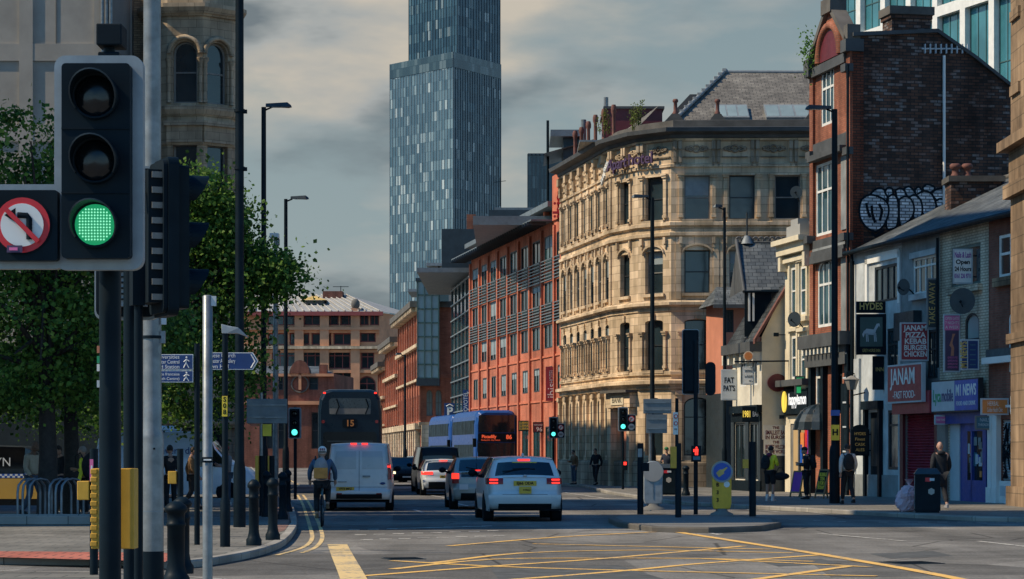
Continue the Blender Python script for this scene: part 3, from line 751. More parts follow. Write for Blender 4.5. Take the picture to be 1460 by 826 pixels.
# name letters on the frieze zone of the corner
sg = thing('hotel_sign', 'purple raised lettering under the carved cornice of the sandstone corner', 'sign', fc1.P(2.0, 14.2, .2))
base = Vector(sg.location)
def put(s, f, a, z, size, mat, d=.16, sx=1.0, rz=0):
    text(s, size, mat, sg, f.P(a, z, d)-base, (pi/2, rz, f.a), ext=.05, sx=sx, bold=.008)
put('Apart', fc1, fc1.pix(890, 233)[0], fc1.pix(894, 234)[1], .74, 'violet_text', .36, 1.22)
put('hotel', fc2, fc2.pix(920, 231)[0], fc1.pix(894, 234)[1]+.03, .74, 'violet_text', .32, .98)
put('room', fc1, fc1.pix(873, 239)[0]-.15, fc1.pix(894, 236)[1]+.12, .46, 'sign_white', .25, .55, .7)
put('zzz', fl, fl.w-.75, fc1.pix(894, 236)[1]-.35, .5, 'sign_white', .25, 1.2, .5)
# plants growing from the gutter
def weed(p, h, n, label, seed):
    random.seed(seed); m = MB(); s = MB()
    for i in range(n):
        a = random.uniform(0, 6.28); lean = random.uniform(.05, .25); hh = h*random.uniform(.6, 1); top = Vector((cos(a)*lean*hh, sin(a)*lean*hh, hh)); r0 = Vector((random.uniform(-.25, .25), random.uniform(-.1, .1), 0))
        s.tube([r0, r0+top*.5+Vector((0, 0, .05)), r0+top], [.02, .015, .006], 'weed', 5)
        for k in range(34):
            c = r0+top*random.uniform(.15, 1.0)+Vector((random.gauss(0, .07), random.gauss(0, .07), random.gauss(0, .05))); L = random.uniform(.06, .13)
            d = Vector((random.gauss(0, 1), random.gauss(0, 1), random.gauss(.3, 1))).normalized(); e = d.orthogonal().normalized()*L*.35
            m.face([c, c+d*L*.5+e, c+d*L, c+d*L*.5-e], 'weed')
    t = thing('roof_weed', label, 'plant', p); s.build('stem', t); m.build('foliage', t)
weed(W(862, 192, 116.2), 1.2, 5, 'small green weed sprouting from the gutter beside the red chimney pots', 5)
weed(W(908, 186, 112.6), 1.45, 8, 'tall green weed sprouting from the gutter over the purple lettering', 6)
# ================= orange hotel =================
HB = (1.0, 140, 0)
hotel = thing('orange_hotel', 'long orange brick hotel with rows of louvred windows and a grey overhanging roof', 'building', HB)
A0, A1 = (-2.63, 156.4), (2.76, 127.0)
fh = Fac.between(A0, A1); wm = MB(); nb = 9; bw = fh.w/9.35; TOPB = 14.1
pil_px = [672, 685, 697.5, 711, 725.5, 741, 757, 774, 792]
pil = [fh.pix(u, 500)[0] for u in pil_px]
rows = [(12.15, 13.45), (9.75, 10.95), (7.35, 8.65), (5.05, 6.35)]
ops = []; wins = []
for i in range(len(pil)):
    a0 = pil[i]; a1 = pil[i+1] if i+1 < len(pil) else fh.w-.2
    w_ = (a1-a0)
    if w_ < 1.4: continue
    for k, (z0, z1) in enumerate(rows):
        cw = .70 if k < 3 else .46
        o = (a0+w_*(.5-cw/2), a0+w_*(.5+cw/2), z0, z1); ops.append(o); wins.append((o, k))
    ops.append((a0+w_*.22, a0+w_*.85, PZ+.4, 3.1)); wins.append((ops[-1], 4))
wall(wm, fh, 0, fh.w, 0, TOPB, ops, .09, 'ibis_brick')
for a in pil: fh.box(wm, a-.17, a+.17, 0, TOPB-.25, -.02, .13, 'ibis_brick')
fh.box(wm, fh.w-.28, fh.w+.02, 0, TOPB, -.02, .20, 'ibis_brick')
for z in (6.85, 4.45, 11.5, 9.2): fh.box(wm, 0, fh.w-.3, z, z+.10, -.01, .06, 'ibis_orange')
fin0, fin1 = fh.pix(790, 300)[0], fh.pix(805, 300)[0]
fh.box(wm, fin0, fin1+.4, TOPB+.003, 16.5, -3.0, .1, 'ibis_orange')
for a, b in ((A1, (14, 129.5)), ((14, 129.5), (9, 159)), ((9, 159), A0)):
    f = Fac.between(a, b); wall(wm, f, 0, f.w, 0, TOPB, [], .1, 'ibis_brick')
wm.build('wall', hotel, off=HB)
random.seed(9)
for o, k in wins: window(hotel, fh, (o[0], o[1], round(o[2], 2), round(o[3], 2)), .085, 'frame_dark', random.choice(['pane_teal', 'pane_dark', 'pane_teal']), 2, (), .07, None, random.choice([None, None, None, .3, .5, .75]) if k < 4 else None, HB)
lm_key = None
for i in range(len(pil)):
    a0 = pil[i]+.22; a1 = (pil[i+1] if i+1 < len(pil) else fh.w-.1)-.22
    if a1-a0 < .8: continue
    for z0, z1 in ((11.02, 12.10), (8.72, 9.70)):
        m = MB(); n = 7
        for j in range(n):
            z = z0+(z1-z0)*j/(n-1); fh.box(m, a0, a1, z-.022, z+.022, .08, .18, 'louvre')
        for a in (a0+.1, a1-.1): fh.box(m, a-.025, a+.025, z0-.05, z1+.05, -.01, .1, 'louvre_dark')
        ww_ = a1-a0+.44; fh.box(m, a0-.22+ww_*.19, a1+.22-ww_*.19, z0-.02, z1+.04, -.05, .006, 'pane_teal')
        m.build('louvre', hotel, off=HB)
rm = MB()
fh.box(rm, -.4, fin0-.03, TOPB+.01, TOPB+.09, -.3, 1.25, 'grey_clad')
for i in range(40):
    a = -.3+(fin0+.2)*i/40; fh.box(rm, a, a+.06, TOPB-.16, TOPB+.005, .3, 1.35, 'louvre_dark')
fh.box(rm, 0, fin0-.03, TOPB+.095, TOPB+.75, -2, -.35, 'dark_clad')
for a in pil: fh.box(rm, a-.15, a+.15, TOPB+.095, TOPB+.78, -.348, -.05, 'ibis_orange')
fh.box(rm, -.6, fin0-.03, TOPB+.79, TOPB+1.08, -10.5, .35, 'grey_clad')
rm.box((A0[0]+.5, 132, TOPB+.01), (8, 156, TOPB+.5), 'grey_clad')
p = W(808, 195, 131); rm.face([(p.x-1.2, 131, p.z-.9), (p.x+1.6, 131, p.z-.1), (p.x+1.6, 137, p.z-.1), (p.x-1.2, 137, p.z-.9)], 'grey_clad')
q = W(785, 215, 131); r_ = W(835, 185, 131); rm.box((q.x, 131, r_.z-.35), (r_.x, 136, r_.z), 'grey_clad'); rm.box((q.x+.7, 131.6, 15), (r_.x, 135.6, r_.z-.36), 'dark_clad')
rm.build('roof', hotel, off=HB)
mm = MB(); a = W(781, 255, 133); b = W(781, 172, 133); mm.tube([(a.x, a.y, 14.9), b], .075, 'black_paint', 8); mm.build('mast', hotel, off=HB)
# signs of the orange hotel
def fsign(name, label, cat='sign', loc=(0, 0, 0), rotz=0, group=None): return thing(name, label, cat, loc, rotz, group)
def banner(name, label, u, v0, v1, f, proj, mat, lines=(), cat='banner', w=None, thick=.06, tm='sign_white', size=.6, border=None):
    """a panel standing out from a facade at right angles to it, facing down the street"""
    a, z1 = f.pix(u, v0); z0 = f.pix(u, v1)[1]
    t = thing(name, label, cat, f.P(a, z0, 0), f.a+pi/2+pi/2+pi/2)
    return t, a, z0, z1
def proj_sign(name, label, f, ua, ub, v0, v1, mat, frame='frame_dark', cat='sign', thick=.09, inset=.05, turn=0.0):
    """box sign whose face looks at the camera: left edge at pixel ua, right edge at ub, hung from facade f behind it"""
    a, _ = f.pix(ub, (v0+v1)/2); Yb = f.P(a, 0).y
    pa, pb = W(ua, v1, Yb), W(ub, v1, Yb); pt = W(ub, v0, Yb)
    w, h = pb.x-pa.x, pt.z-pb.z
    t = thing(name, label, cat, (pa.x+w/2, Yb, pb.z), turn)
    m = MB(); m.box((-w/2, -thick/2, 0), (w/2, thick/2, h), frame); m.build('frame', t, bevel=.01)
    p = MB(); p.box((-w/2+inset, -thick/2-.006, inset), (w/2-inset, -thick/2-.001, h-inset), mat); pp = p.build('panel', t)
    b = MB()
    for z in (h*.2, h*.8): b.box((w/2, -.02, z-.02), (w/2+.35, .02, z+.02), 'black_paint')
    b.build('bracket', t)
    return t, pp, w, h, -thick/2-.008
t, pp, w, h, y = proj_sign('hotel_banner', 'tall red vertical banner on the orange brick hotel', fh, 778, 792, 523, 572, 'red_sign', 'red_sign', 'banner', .06, .0)
text('ibis', .62, 'sign_white', pp, (w*.12, y, h*.30), (pi/2, pi/2, 0)); text('HOTEL', .34, 'sign_pale', pp, (w*.12, y, h*.72), (pi/2, pi/2, 0), maxw=h*.4)
sg2 = thing('hotel_roof_sign', 'small red hotel letters high on the orange fin wall', 'sign', W(797, 300, 126.9)); m = MB()
text('ibis', .95, 'red_bright', sg2, (.05, 0, .2), (pi/2, pi/2, 0), ext=.05, bold=.02); m.box((-.08, .06, -.6), (.18, .09, 1.0), 'ibis_orange'); m.build('backing', sg2)
t, pp, w, h, y = proj_sign('number_sign', 'small dark sign with number 96 beside the orange hotel entrance', fh, 760, 775, 602, 617, 'maroon', 'black_paint')
text('96', .34, 'sign_white', pp, (.05, y, h*.30)); text('PORTLAND', .12, 'sign_white', pp, (0, y, h*.72), maxw=w*.8)
t, pp, w, h, y = proj_sign('sandwich_shop_sign', 'dark green shop sign with three yellow lines beside the blue bus', fh, 739, 757, 600, 615, 'green_frame', 'black_paint')
for k in range(3): text('SUBWAY', .19, 'yellow_sign', pp, (0, y, h*(.22+.28*k)), maxw=w*.85)
t, pp, w, h, y = proj_sign('round_shop_sign', 'dark disc sign with coloured slashes beside the green signal by the orange hotel', fh, 795, 813, 592, 612, 'black_matt', 'black_paint')
for k, c in enumerate(('red_bright', 'orange_sign', 'royal_blue')):
    m = MB(); m.prism([(-.22+k*.2, .2), (-.14+k*.2, .2), (-.02+k*.2, .55), (-.1+k*.2, .55)], 0, .01, c, Matrix.Translation((0, y, 0)) @ Matrix.Rotation(pi/2, 4, 'X')); m.build('slash', pp)
t, pp, w, h, y = proj_sign('menu_sign', 'narrow black board with white lettering at the foot of the orange hotel', fh, 798, 804, 655, 676, 'black_matt', 'black_paint')
text('INK', .3, 'sign_white', pp, (0, y, h*.5), (pi/2, pi/2, 0))
# ================= glazed hotel tower beside it =================
NB = (-3, 170, 0); nov = thing('glass_hotel', 'dark glazed hotel bay with white horizontal bars beside the orange hotel', 'building', NB)
n0, n1 = (-4.1, 172), (-2.75, 157.0); fn = Fac.between((W(645, 600, 172).x, 172), (W(671.5, 600, 157).x, 157)); m = MB()
wall(m, fn, 0, fn.w, 0, 13.4, [], .1, 'pane_teal'); e = fn.P(fn.w, 0); s0 = fn.P(0, 0)
f2 = Fac.between((e.x, e.y), (e.x+14, e.y+2)); wall(m, f2, 0, f2.w, 0, 13.4, [], .1, 'dark_clad'); f3 = Fac.between((s0.x+14, s0.y+4), (s0.x, s0.y)); wall(m, f3, 0, f3.w, 0, 13.4, [], .1, 'dark_clad')
m.build('curtain_wall', nov, off=NB); m = MB()
for i in range(12): fn.box(m, -.05, fn.w+.05, 1.2+i*1.08, 1.28+i*1.08, -.01, .14, 'louvre')
for i in range(6): fn.box(m, fn.w*i/5-.05, fn.w*i/5+.05, .2, 13.3, -.01, .08, 'louvre_dark')
m.build('glazing_bar', nov, off=NB); m = MB()
for z, d, x0, x1, Y0, Y1 in ((13.42, .3, -6.2, 9, 157.5, 180), (16.35, .3, -2.3, 8.5, 160, 185), (17.95, .35, -1.2, 8.6, 164, 190)): m.box((x0, Y0, z), (x1, Y1, z+d), 'grey_clad')
m.box((-4.6, 158.5, 13.73), (8.5, 178, 16.34), 'dark_clad'); m.box((-1.5, 162, 16.66), (7.8, 182, 17.94), 'dark_clad')
m.box((2.6, 158.4, 13.73), (3.6, 158.49, 16.0), 'louvre')
m.box((-3.0, 159.6, 16.35), (-2.4, 160.6, 17.4), 'pub_front')
a = W(713, 290, 163); m.tube([(a.x, 163, 18.3), (a.x, 163, 20.2)], .03, 'black_paint', 5); m.tube([(a.x-.4, 163, 19.9), (a.x+.4, 163, 20.0)], .02, 'black_paint', 5)
m.build('roof', nov, off=NB)
t, pp, w, h, y = proj_sign('hotel_blade_sign', 'dark blue vertical blade sign with white capitals on the glazed hotel', fn, 660, 668.5, 556, 595, 'blue_sign', 'blue_sign', 'sign', .06, .0)
text('NOVOTEL', .38, 'sign_white', pp, (0, y, h*.5), (pi/2, pi/2, 0), maxw=h*.85)
t, pp, w, h, y = proj_sign('parking_sign', 'square dark blue sign with a white letter P', fn, 633.5, 649, 575, 596, 'blue_sign', 'blue_sign', 'sign', .08, .02)
text('P', .82, 'sign_white', pp, (0, y, h*.42), bold=.03); m = MB(); m.tube([(-.25, y, h*.78), (0, y, h*.92), (.25, y, h*.78)], .035, 'sign_white', 5); m.build('roof_mark', pp)
# ================= red brick warehouse with a glass oriel =================
WB = (-9, 220, 0); wh = thing('brick_warehouse', 'old red brick warehouse with stone cornices and a glass oriel on its end wall', 'building', WB)
q0, q1 = (W(540, 600, 262).x, 262), (W(600, 600, 200).x, 200); fw_ = Fac.between(q0, q1); fe = Fac.between(q1, (q1[0]+7, 201.2)); m = MB(); ops = []; wins = []
secs = [(0, .22, 11.0), (.22, .55, 12.6), (.55, 1.0, 14.2)]; WIN = []
for s0, s1, ht in secs:
    a0, a1 = fw_.w*s0, fw_.w*s1; n = max(2, round((a1-a0)/3.2)); ops = []
    for i in range(n):
        a = a0+(a1-a0)*(i+.5)/n
        for k in range(4):
            z0 = 1.2+k*(ht-1.6)/4; z1 = z0+(ht-1.6)/4*.68; ops.append((a-.9, a+.9, z0, z1, .35 if k in (2, 3) else 0))
    wall(m, fw_, a0, a1, 0, ht, ops, .08, 'warehouse_brick'); WIN += ops
    for i in range(n+1):
        a = a0+(a1-a0)*i/n; fw_.box(m, max(a0, a-.3), min(a1, a+.3), 4.3, ht-.9, -.02, .12, 'warehouse_brick')
    fw_.box(m, a0, a1, ht-.5, ht, -.3, .9, 'dark_stone'); fw_.box(m, a0, a1, ht-.85, ht-.52, -.05, .45, 'sandstone'); fw_.box(m, a0, a1, ht-3.8, ht-3.5, -.05, .4, 'sandstone'); fw_.box(m, a0, a1, 3.6, 4.1, -.05, .5, 'sandstone')
    fw_.box(m, a0, a1, ht-6.6, ht-6.4, -.05, .3, 'sandstone')
    for i in range(int((a1-a0)/.9)): fw_.box(m, a0+i*.9+.2, a0+i*.9+.55, ht-.86, ht-.5, .45, .8, 'sandstone')
fw_.box(m, 0, fw_.w, 0, 3.58, 0.003, .12, 'cream_paint') if False else None
for i in range(24): fw_.box(m, fw_.w*i/24, fw_.w*i/24+.9, 0, 3.55, -.02, .35, 'sandstone')
ops = [(fe.pix(608, 560)[0], fe.pix(617, 560)[0], Zat(593, 200), Zat(556, 200), .4), (fe.pix(621, 560)[0], fe.pix(630, 560)[0], Zat(593, 200), Zat(556, 200), .4)]
wall(m, fe, 0, fe.w, 0, 14.2, ops, .3, 'warehouse_brick'); fe.box(m, 0, fe.w, Zat(537, 200)-.1, Zat(537, 200)+.2, -.01, .1, 'warehouse_brick'); fe.box(m, -.2, fe.w, Zat(602, 200)-.3, Zat(602, 200), -.02, .3, 'sandstone'); fe.box(m, 0, fe.w, 13.7, 14.2, -.02, .3, 'dark_stone')
fe.box(m, 0, 3.2, 0, Zat(606, 200), .31, .5, 'sandstone')
b0 = q0; wall(m, Fac.between((q1[0]+7, 201.2), (q0[0]+9, 262)), 0, 60, 0, 14, [], .1, 'warehouse_brick')
m.face([(q1[0], q1[1], 14.0), (q1[0]+7, 201.2, 14.0), (q0[0]+9, 262, 14.0), (q0[0], q0[1], 10.9)], 'lead')
m.build('wall', wh, off=WB)
for o in WIN: window(wh, fw_, o, .08, 'frame_dark', 'pane_dark', 1, (.5,), .09, None, None, WB)
for o in ops: window(wh, fe, o, .28, 'frame_mid', 'pane_pale', 2, (.5,), .08, None, None, WB)
m = MB(); x0, x1, zb, zt = W(596, 0, 199.2).x, W(626, 0, 199.2).x, Zat(540, 199), Zat(402, 199)
m.box((x0, 198.2, zb), (x1, 199.97, zt), 'pane_pale'); x2 = W(640, 0, 200).x; m.box((x1+.003, 198.9, Zat(430, 199)), (x2, 199.97, zt), 'pane_teal')
og = m.build('oriel', wh, off=WB); m = MB()
for i in range(8): z = zb+(zt-zb)*i/7; m.box((x0-.05, 198.12, z-.06), (x1+.05, 198.19, z+.06), 'green_frame')
for i in range(4): x = x0+(x1-x0)*i/3; m.box((x-.05, 198.10, zb), (x+.05, 198.18, zt), 'green_frame')
m.box((x0-.15, 198.0, zt+.003), (x2+.1, 200.5, zt+.25), 'dark_clad'); m.box((x0-.1, 198.05, zb-.6), (x1+.05, 199.96, zb-.003), 'dark_clad'); m.build('oriel_frame', og, off=WB)
m = MB(); x3 = W(585, 0, 215).x
for v, xa, xb in ((375, 608, 652), (412, 582, 625), (352, 640, 668)): m.box((W(xa, 0, 215).x, 214, Zat(v, 214)-.25), (W(xb, 0, 215).x, 222, Zat(v, 214)), 'lead')
for u in (620, 632, 645): m.box((W(u, 0, 215).x-.3, 214.5, 14), (W(u, 0, 215).x+.3, 215.3, Zat(376, 214)), 'frame_mid')
m.box((W(648, 0, 216).x, 214.6, 13), (W(668, 0, 216).x, 220, Zat(353, 214)-.26), 'grey_clad'); m.box((W(612, 0, 216).x, 216, 13), (W(650, 0, 216).x, 220, Zat(376, 214)-.26), 'pane_teal'); m.build('roof_pavilion', wh, off=WB)
# ================= terracotta block closing the street =================
TB = (-22, 300, 0); tc_ = thing('terracotta_block', 'broad terracotta office block with strip windows and a pale mansard roof closing the street', 'building', TB)
Yt = 300; m = MB(); ft = Fac((W(340, 0, Yt).x, Yt, 0), 0); XR = W(541, 0, Yt).x-ft.o.x; zz = lambda v: Zat(v, Yt)
ops = []
def row(u0, u1, n, v0, v1, gap=.18):
    a0, a1 = W(u0, 0, Yt).x-ft.o.x, W(u1, 0, Yt).x-ft.o.x
    for i in range(n):
        b = a0+(a1-a0)*(i+gap/2)/n; c = a0+(a1-a0)*(i+1-gap/2)/n; ops.append((b, c, zz(v1), zz(v0)))
row(380, 510, 5, 449, 464, .08); row(512, 541, 2, 447, 464, .1); row(380, 505, 4, 475, 492, .10); row(512, 537, 1, 474, 488, .1); row(385, 502, 3, 500, 526, .14); row(512, 536, 1, 502, 526, .2); row(474, 504, 1, 529, 560, .1); row(395, 470, 3, 560, 600, .3)
ops.append((W(510, 0, Yt).x-ft.o.x, W(536, 0, Yt).x-ft.o.x, zz(575), zz(536), 1.1))
wall(m, ft, 0, XR, 0, zz(446), ops, .5, 'terracotta')
for v, d in ((446, .9), (467, .8), (471, .3), (494, 1.0), (499, .4), (528, .6)): ft.box(m, 0, XR, zz(v)-.35, zz(v), -.1, d, 'terracotta' if d < .9 else 'sandstone')
for u in (427, 463, 507): x = W(u, 0, Yt).x-ft.o.x; ft.box(m, x-.55, x+.55, 6, zz(440 if u > 500 else 447), -.02, .7, 'terracotta'); m.ball((ft.o.x+x, Yt-.3, zz(440)+.5), (.55, .55, .7), 'dark_stone') if u > 500 else 0
wall(m, Fac((W(541, 0, Yt).x, Yt, 0), radians(70)), 0, 30, 0, zz(446), [], .1, 'terracotta')
m.build('wall', tc_, off=TB)
for o in ops: 
    n = max(2, round((o[1]-o[0])/1.1)); window(tc_, ft, o, .45, 'frame_red', 'pane_dark', min(n, 6), (.72,) if o[3]-o[2] > 1.5 else (), .14, None, None, TB)
m = MB(); e0, e1 = W(330, 0, Yt-1).x, W(546, 0, Yt-1).x; r0, r1 = W(340, 0, Yt+9).x, W(497, 0, Yt+9).x; ze, zr = zz(445), Zat(421, Yt+9)
m.face([(e0, Yt-1, ze), (e1, Yt-1, ze), (r1, Yt+9, zr), (r0, Yt+9, zr)], 'roof_lead'); m.face([(e1, Yt-1, ze), (e1+6, Yt+22, ze), (r1, Yt+9, zr)], 'roof_lead'); m.box((e0, Yt-1.2, ze-.5), (e1, Yt-.5, ze-.003), 'frame_red')
for i in range(22):
    t_ = (i+.5)/22; p = Vector((e0, Yt-1, ze)).lerp(Vector((e1, Yt-1, ze)), t_); q = Vector((r0, Yt+9, zr)).lerp(Vector((r1, Yt+9, zr)), t_); m.tube([p+Vector((0, 0, .1)), q+Vector((0, 0, .1))], .09, 'concrete', 4)
rf = m.build('roof', tc_, off=TB); m = MB(); a, b = W(434, 0, Yt+4).x, W(462, 0, Yt+4).x
m.box((a, Yt+3, zz(432)), (b, Yt+6, zz(426)), 'dark_stone'); m.face([(a-.4, Yt+2.6, zz(426)), (b+.4, Yt+2.6, zz(426)), ((a+b)/2, Yt+4.5, zz(418))], 'gold'); m.face([(b+.4, Yt+2.6, zz(426)), (b+.4, Yt+6.4, zz(426)), ((a+b)/2, Yt+4.5, zz(418))], 'gold'); m.build('roof_lantern', rf, off=TB)
m = MB(); m.box((W(461, 0, Yt+8).x, Yt+7, zr-1), (W(489, 0, Yt+8).x, Yt+10, Zat(416, Yt+8)), 'red_brick'); x = W(485, 0, Yt+6.9).x
m.tube([(x, Yt+8, zr), (x, Yt+8, Zat(408, Yt+8))], .05, 'black_paint', 5); m.tube([(x-1, Yt+8, Zat(409, Yt+8)), (x+1, Yt+8, Zat(409, Yt+8))], .04, 'black_paint', 5); m.build('chimney', rf, off=TB)
# smaller brick building with a round gable before it
SB = (-24, 262, 0); sb = thing('brick_hall', 'low red brick hall with a round trimmed gable before the terracotta block', 'building', SB)
Ys = 262; m = MB(); f = Fac((W(330, 0, Ys).x, Ys, 0), 0); X2 = W(476, 0, Ys).x-f.o.x; zs = lambda v: Zat(v, Ys); ops = []
for u in (385, 400, 450, 465): a = W(u, 0, Ys).x-f.o.x; ops.append((a-.45, a+.45, zs(640), zs(588)))
for u in (397, 447): a = W(u, 0, Ys).x-f.o.x; ops.append((a-.5, a+.5, zs(556), zs(538)))
wall(m, f, 0, X2, 0, zs(533), ops, .35, 'red_brick'); f.box(m, 0, X2, zs(533)-.3, zs(533), -.3, .35, 'terracotta'); f.box(m, 0, X2, zs(572)-.4, zs(572), -.02, .4, 'terracotta')
cx = W(428, 0, Ys).x; R_ = W(442, 0, Ys).x-cx
prof = [(cx+R_*cos(pi*i/14), zs(533)+.003+1.45*sin(pi*i/14)) for i in range(15)]
m.prism(prof, -.3, .5, 'red_brick', Matrix.Translation((0, Ys, 0)) @ Matrix.Rotation(pi/2, 4, 'X')); m.torus((cx, Ys-.35, zs(533)), R_+.05, .12, 'dark_stone', None, 20, 6, 0, pi)
m.torus((cx, Ys-.1, zs(548)), .9, .1, 'dark_stone'); m.box((cx-.15, Ys-.4, zs(556)), (cx+.15, Ys-.1, zs(518)), 'terracotta'); m.box((cx-.9, Ys-.4, zs(533)-.12), (cx+.9, Ys-.1, zs(533)+.12), 'terracotta')
m.box((W(455, 0, Ys).x, Ys, zs(533)+.003), (W(466, 0, Ys).x, Ys+1.5, zs(520)), 'red_brick'); m.face([(f.o.x, Ys+.2, zs(533)), (f.o.x+X2, Ys+.2, zs(533)), (f.o.x+X2-2, Ys+7, zs(519)), (f.o.x, Ys+7, zs(519))], 'slate')
wall(m, Fac((f.o.x+X2, Ys, 0), radians(85)), 0, 14, 0, zs(533), [], .1, 'red_brick'); m.build('wall', sb, off=SB)
for o in ops: window(sb, f, o, .3, 'frame_dark', 'pane_dark', 1, (.5,), .1, None, None, SB)
# ================= glass skyscraper =================
KB = (-22, 800, 0); sk = thing('glass_skyscraper', 'dark blue glass skyscraper of two shifted slabs rising out of the picture', 'tower', KB)
def slab(name, uL, uC, uR, Y, zt, YL=26, YR=26, z0=0, cap=True):
    L = W(uL, 0, Y+YL); Cc = W(uC, 0, Y); R_ = W(uR, 0, Y+YR); m = MB(); f1 = Fac.between((L.x, Y+YL), (Cc.x, Y)); f2 = Fac.between((Cc.x, Y), (R_.x, Y+YR))
    wall(m, f1, 0, f1.w, z0, zt, [], .1, 'tower_lit_face' if cap else 'tower_dark'); wall(m, f2, 0, f2.w, z0, zt, [], .1, 'tower_dark')
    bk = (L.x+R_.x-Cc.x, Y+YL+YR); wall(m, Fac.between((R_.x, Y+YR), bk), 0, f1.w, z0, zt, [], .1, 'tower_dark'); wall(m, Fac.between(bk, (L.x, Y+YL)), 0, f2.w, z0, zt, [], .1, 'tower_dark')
    m.face([(L.x, Y+YL, zt-3), (Cc.x, Y, zt-3), (R_.x, Y+YR, zt-3), (*bk, zt-3)], 'lead')
    o = m.build(name, sk, off=KB); r = MB()
    for f in (f1, f2):
        n = round(f.w/1.5)
        for i in range(n+1): f.box(r, f.w*i/n-.07, f.w*i/n+.07, z0+.2, zt, .0, .14, 'dark_clad' if f is f2 or not cap else 'grey_clad')  # mullions are painted paler on the lit face too
        if cap: f.box(r, 0, f.w, zt-5, zt-.1, .145, .2, 'tower_far')
    r.build('mullion', o, off=KB); return o
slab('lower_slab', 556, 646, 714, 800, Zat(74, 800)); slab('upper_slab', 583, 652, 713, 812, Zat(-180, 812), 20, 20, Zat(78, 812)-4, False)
K2 = (12, 620, 0); s2 = thing('far_tower', 'small dark glass tower half hidden behind the grey roofs', 'tower', K2); m = MB()
l, r_ = W(752.5, 0, 620).x, W(787, 0, 620).x; f = Fac((l, 620, 0), 0); wall(m, f, 0, r_-l+4, 0, Zat(219, 620), [], .1, 'tower_far'); m.box((l, 620.05, 0), (r_+4, 630, Zat(219, 620)-.5), 'dark_clad'); f.box(m, 0, r_-l+4, Zat(222, 620), Zat(219, 620), 0.01, .3, 'dark_clad'); m.build('facade', s2, off=K2)
m = MB()
for i in range(8): f.box(m, i*(r_-l)/6-.12, i*(r_-l)/6+.12, 20, Zat(220, 620), .0, .3, 'dark_clad')
m.build('mullion', s2, off=K2)
# ================= white-grid office behind the right-hand row =================
OB = (25, 142, 0); of = thing('office_block', 'modern office block with a white stone grid and teal glass above the old brick roofs', 'building', OB)
fo = Fac.between((20.0, 150), (29.5, 124.3)); m = MB(); zt = 34
ops = []; n = 9
for i in range(n):
    a0 = fo.w*i/n; a1 = fo.w*(i+1)/n
    for z0, z1 in ((11.0, 15.4), (16.0, 21.0), (21.7, 26.6), (27.2, 33)): ops.append((a0+.28, a1-.28, z0, z1))
wall(m, fo, 0, fo.w, 0, zt, ops, .45, 'white_paint')
for a, b in (((29.5, 124.3), (50, 130)), ((34, 153), (20, 150))): f = Fac.between(a, b); wall(m, f, 0, f.w, 0, zt, [], .1, 'white_paint')
m.build('wall', of, off=OB)
for o in ops: window(of, fo, o, .42, 'green_frame', 'office_glass', 3, (.28,), .07, None, None, OB)
# ================= right-hand row of old houses =================
def rf_(Yf, Yn): return Fac.between((RX(Yf), Yf), (RX(Yn), Yn))
BACK = Vector((cos(atan2(.2, 1)), sin(atan2(.2, 1)), 0))     # away from the street
def house(name, label, Yf, Yn, zt, wallmat, wins, depth=9, dep=.12, extra_ops=(), trimmat='dark_trim', sidefar=True, sidenear=True, backz=None):
    """front wall + side walls + back; wins: (pixel rect, options)"""
    f = rf_(Yf, Yn); b = (f.o.x, f.o.y, 0); t = thing(name, label, 'building', b); m = MB(); ops = []; ww = []
    for r, kw in wins:
        o = (*f.rect(*r), kw.pop('rise', 0)); ops.append(o); ww.append((o, kw))
    for r in extra_ops: ops.append(tuple(f.rect(*r)))
    wall(m, f, 0, f.w, PZ-.05, zt, ops, dep, wallmat)
    p0, p1 = f.P(0, 0), f.P(f.w, 0); q0, q1 = p0+BACK*depth, p1+BACK*depth
    if sidenear: fs = Fac.between(p1, q1); wall(m, fs, 0, fs.w, PZ-.05, zt, [], .1, wallmat)
    if sidefar: fs = Fac.between(q0, p0); wall(m, fs, 0, fs.w, PZ-.05, zt, [], .1, wallmat)
    fs = Fac.between(q1, q0); wall(m, fs, 0, fs.w, 0, zt, [], .1, wallmat)
    for o, kw in ww: window(t, f, o, kw.pop('depth', dep-.01), base=b, **kw)
    return t, f, m, b
# --- tall brick public house with a graffitied gable
FY0, FY1 = 93.3, 88.7
f = rf_(FY0, FY1); FB = (f.o.x, f.o.y, 0); pub = thing('brick_public_house', 'tall narrow brick public house with pedimented front and a bare dark gable wall', 'building', FB)
m = MB(); ops = [(*f.rect(1171, 92, 1189, 178), 0), (*f.rect(1163.5, 232, 1187, 335), 0), (*f.rect(1166, 368, 1188, 466), .45), (*f.rect(1163, 500, 1175, 600), .3), (*f.rect(1193, 500, 1201, 590), 0)]
TF = f.pix(1206, 78)[1]
wall(m, f, 0, f.w, PZ-.05, TF, ops, .12, 'pub_front')
fs = Fac(f.P(f.w, 0), atan2(.2, 1))
prof = [(0, PZ-.05)]+[fs.pix(u, v) for u, v in ((1216, 52), (1336, 47), (1392, 86), (1450, 132))]
a_, z_ = prof[-1]; prof.append((a_+3.2, z_-3.2*.62)); prof.append((a_+3.2, PZ-.05)); prof[1] = (0, prof[1][1])
m.face([fs.P(a, z) for a, z in prof], 'gable_brick')
# darker red quoin strip at the street corner
fs.box(m, .0, .42, PZ, prof[1][1]-.3, -.01, .015, 'pub_quoin')
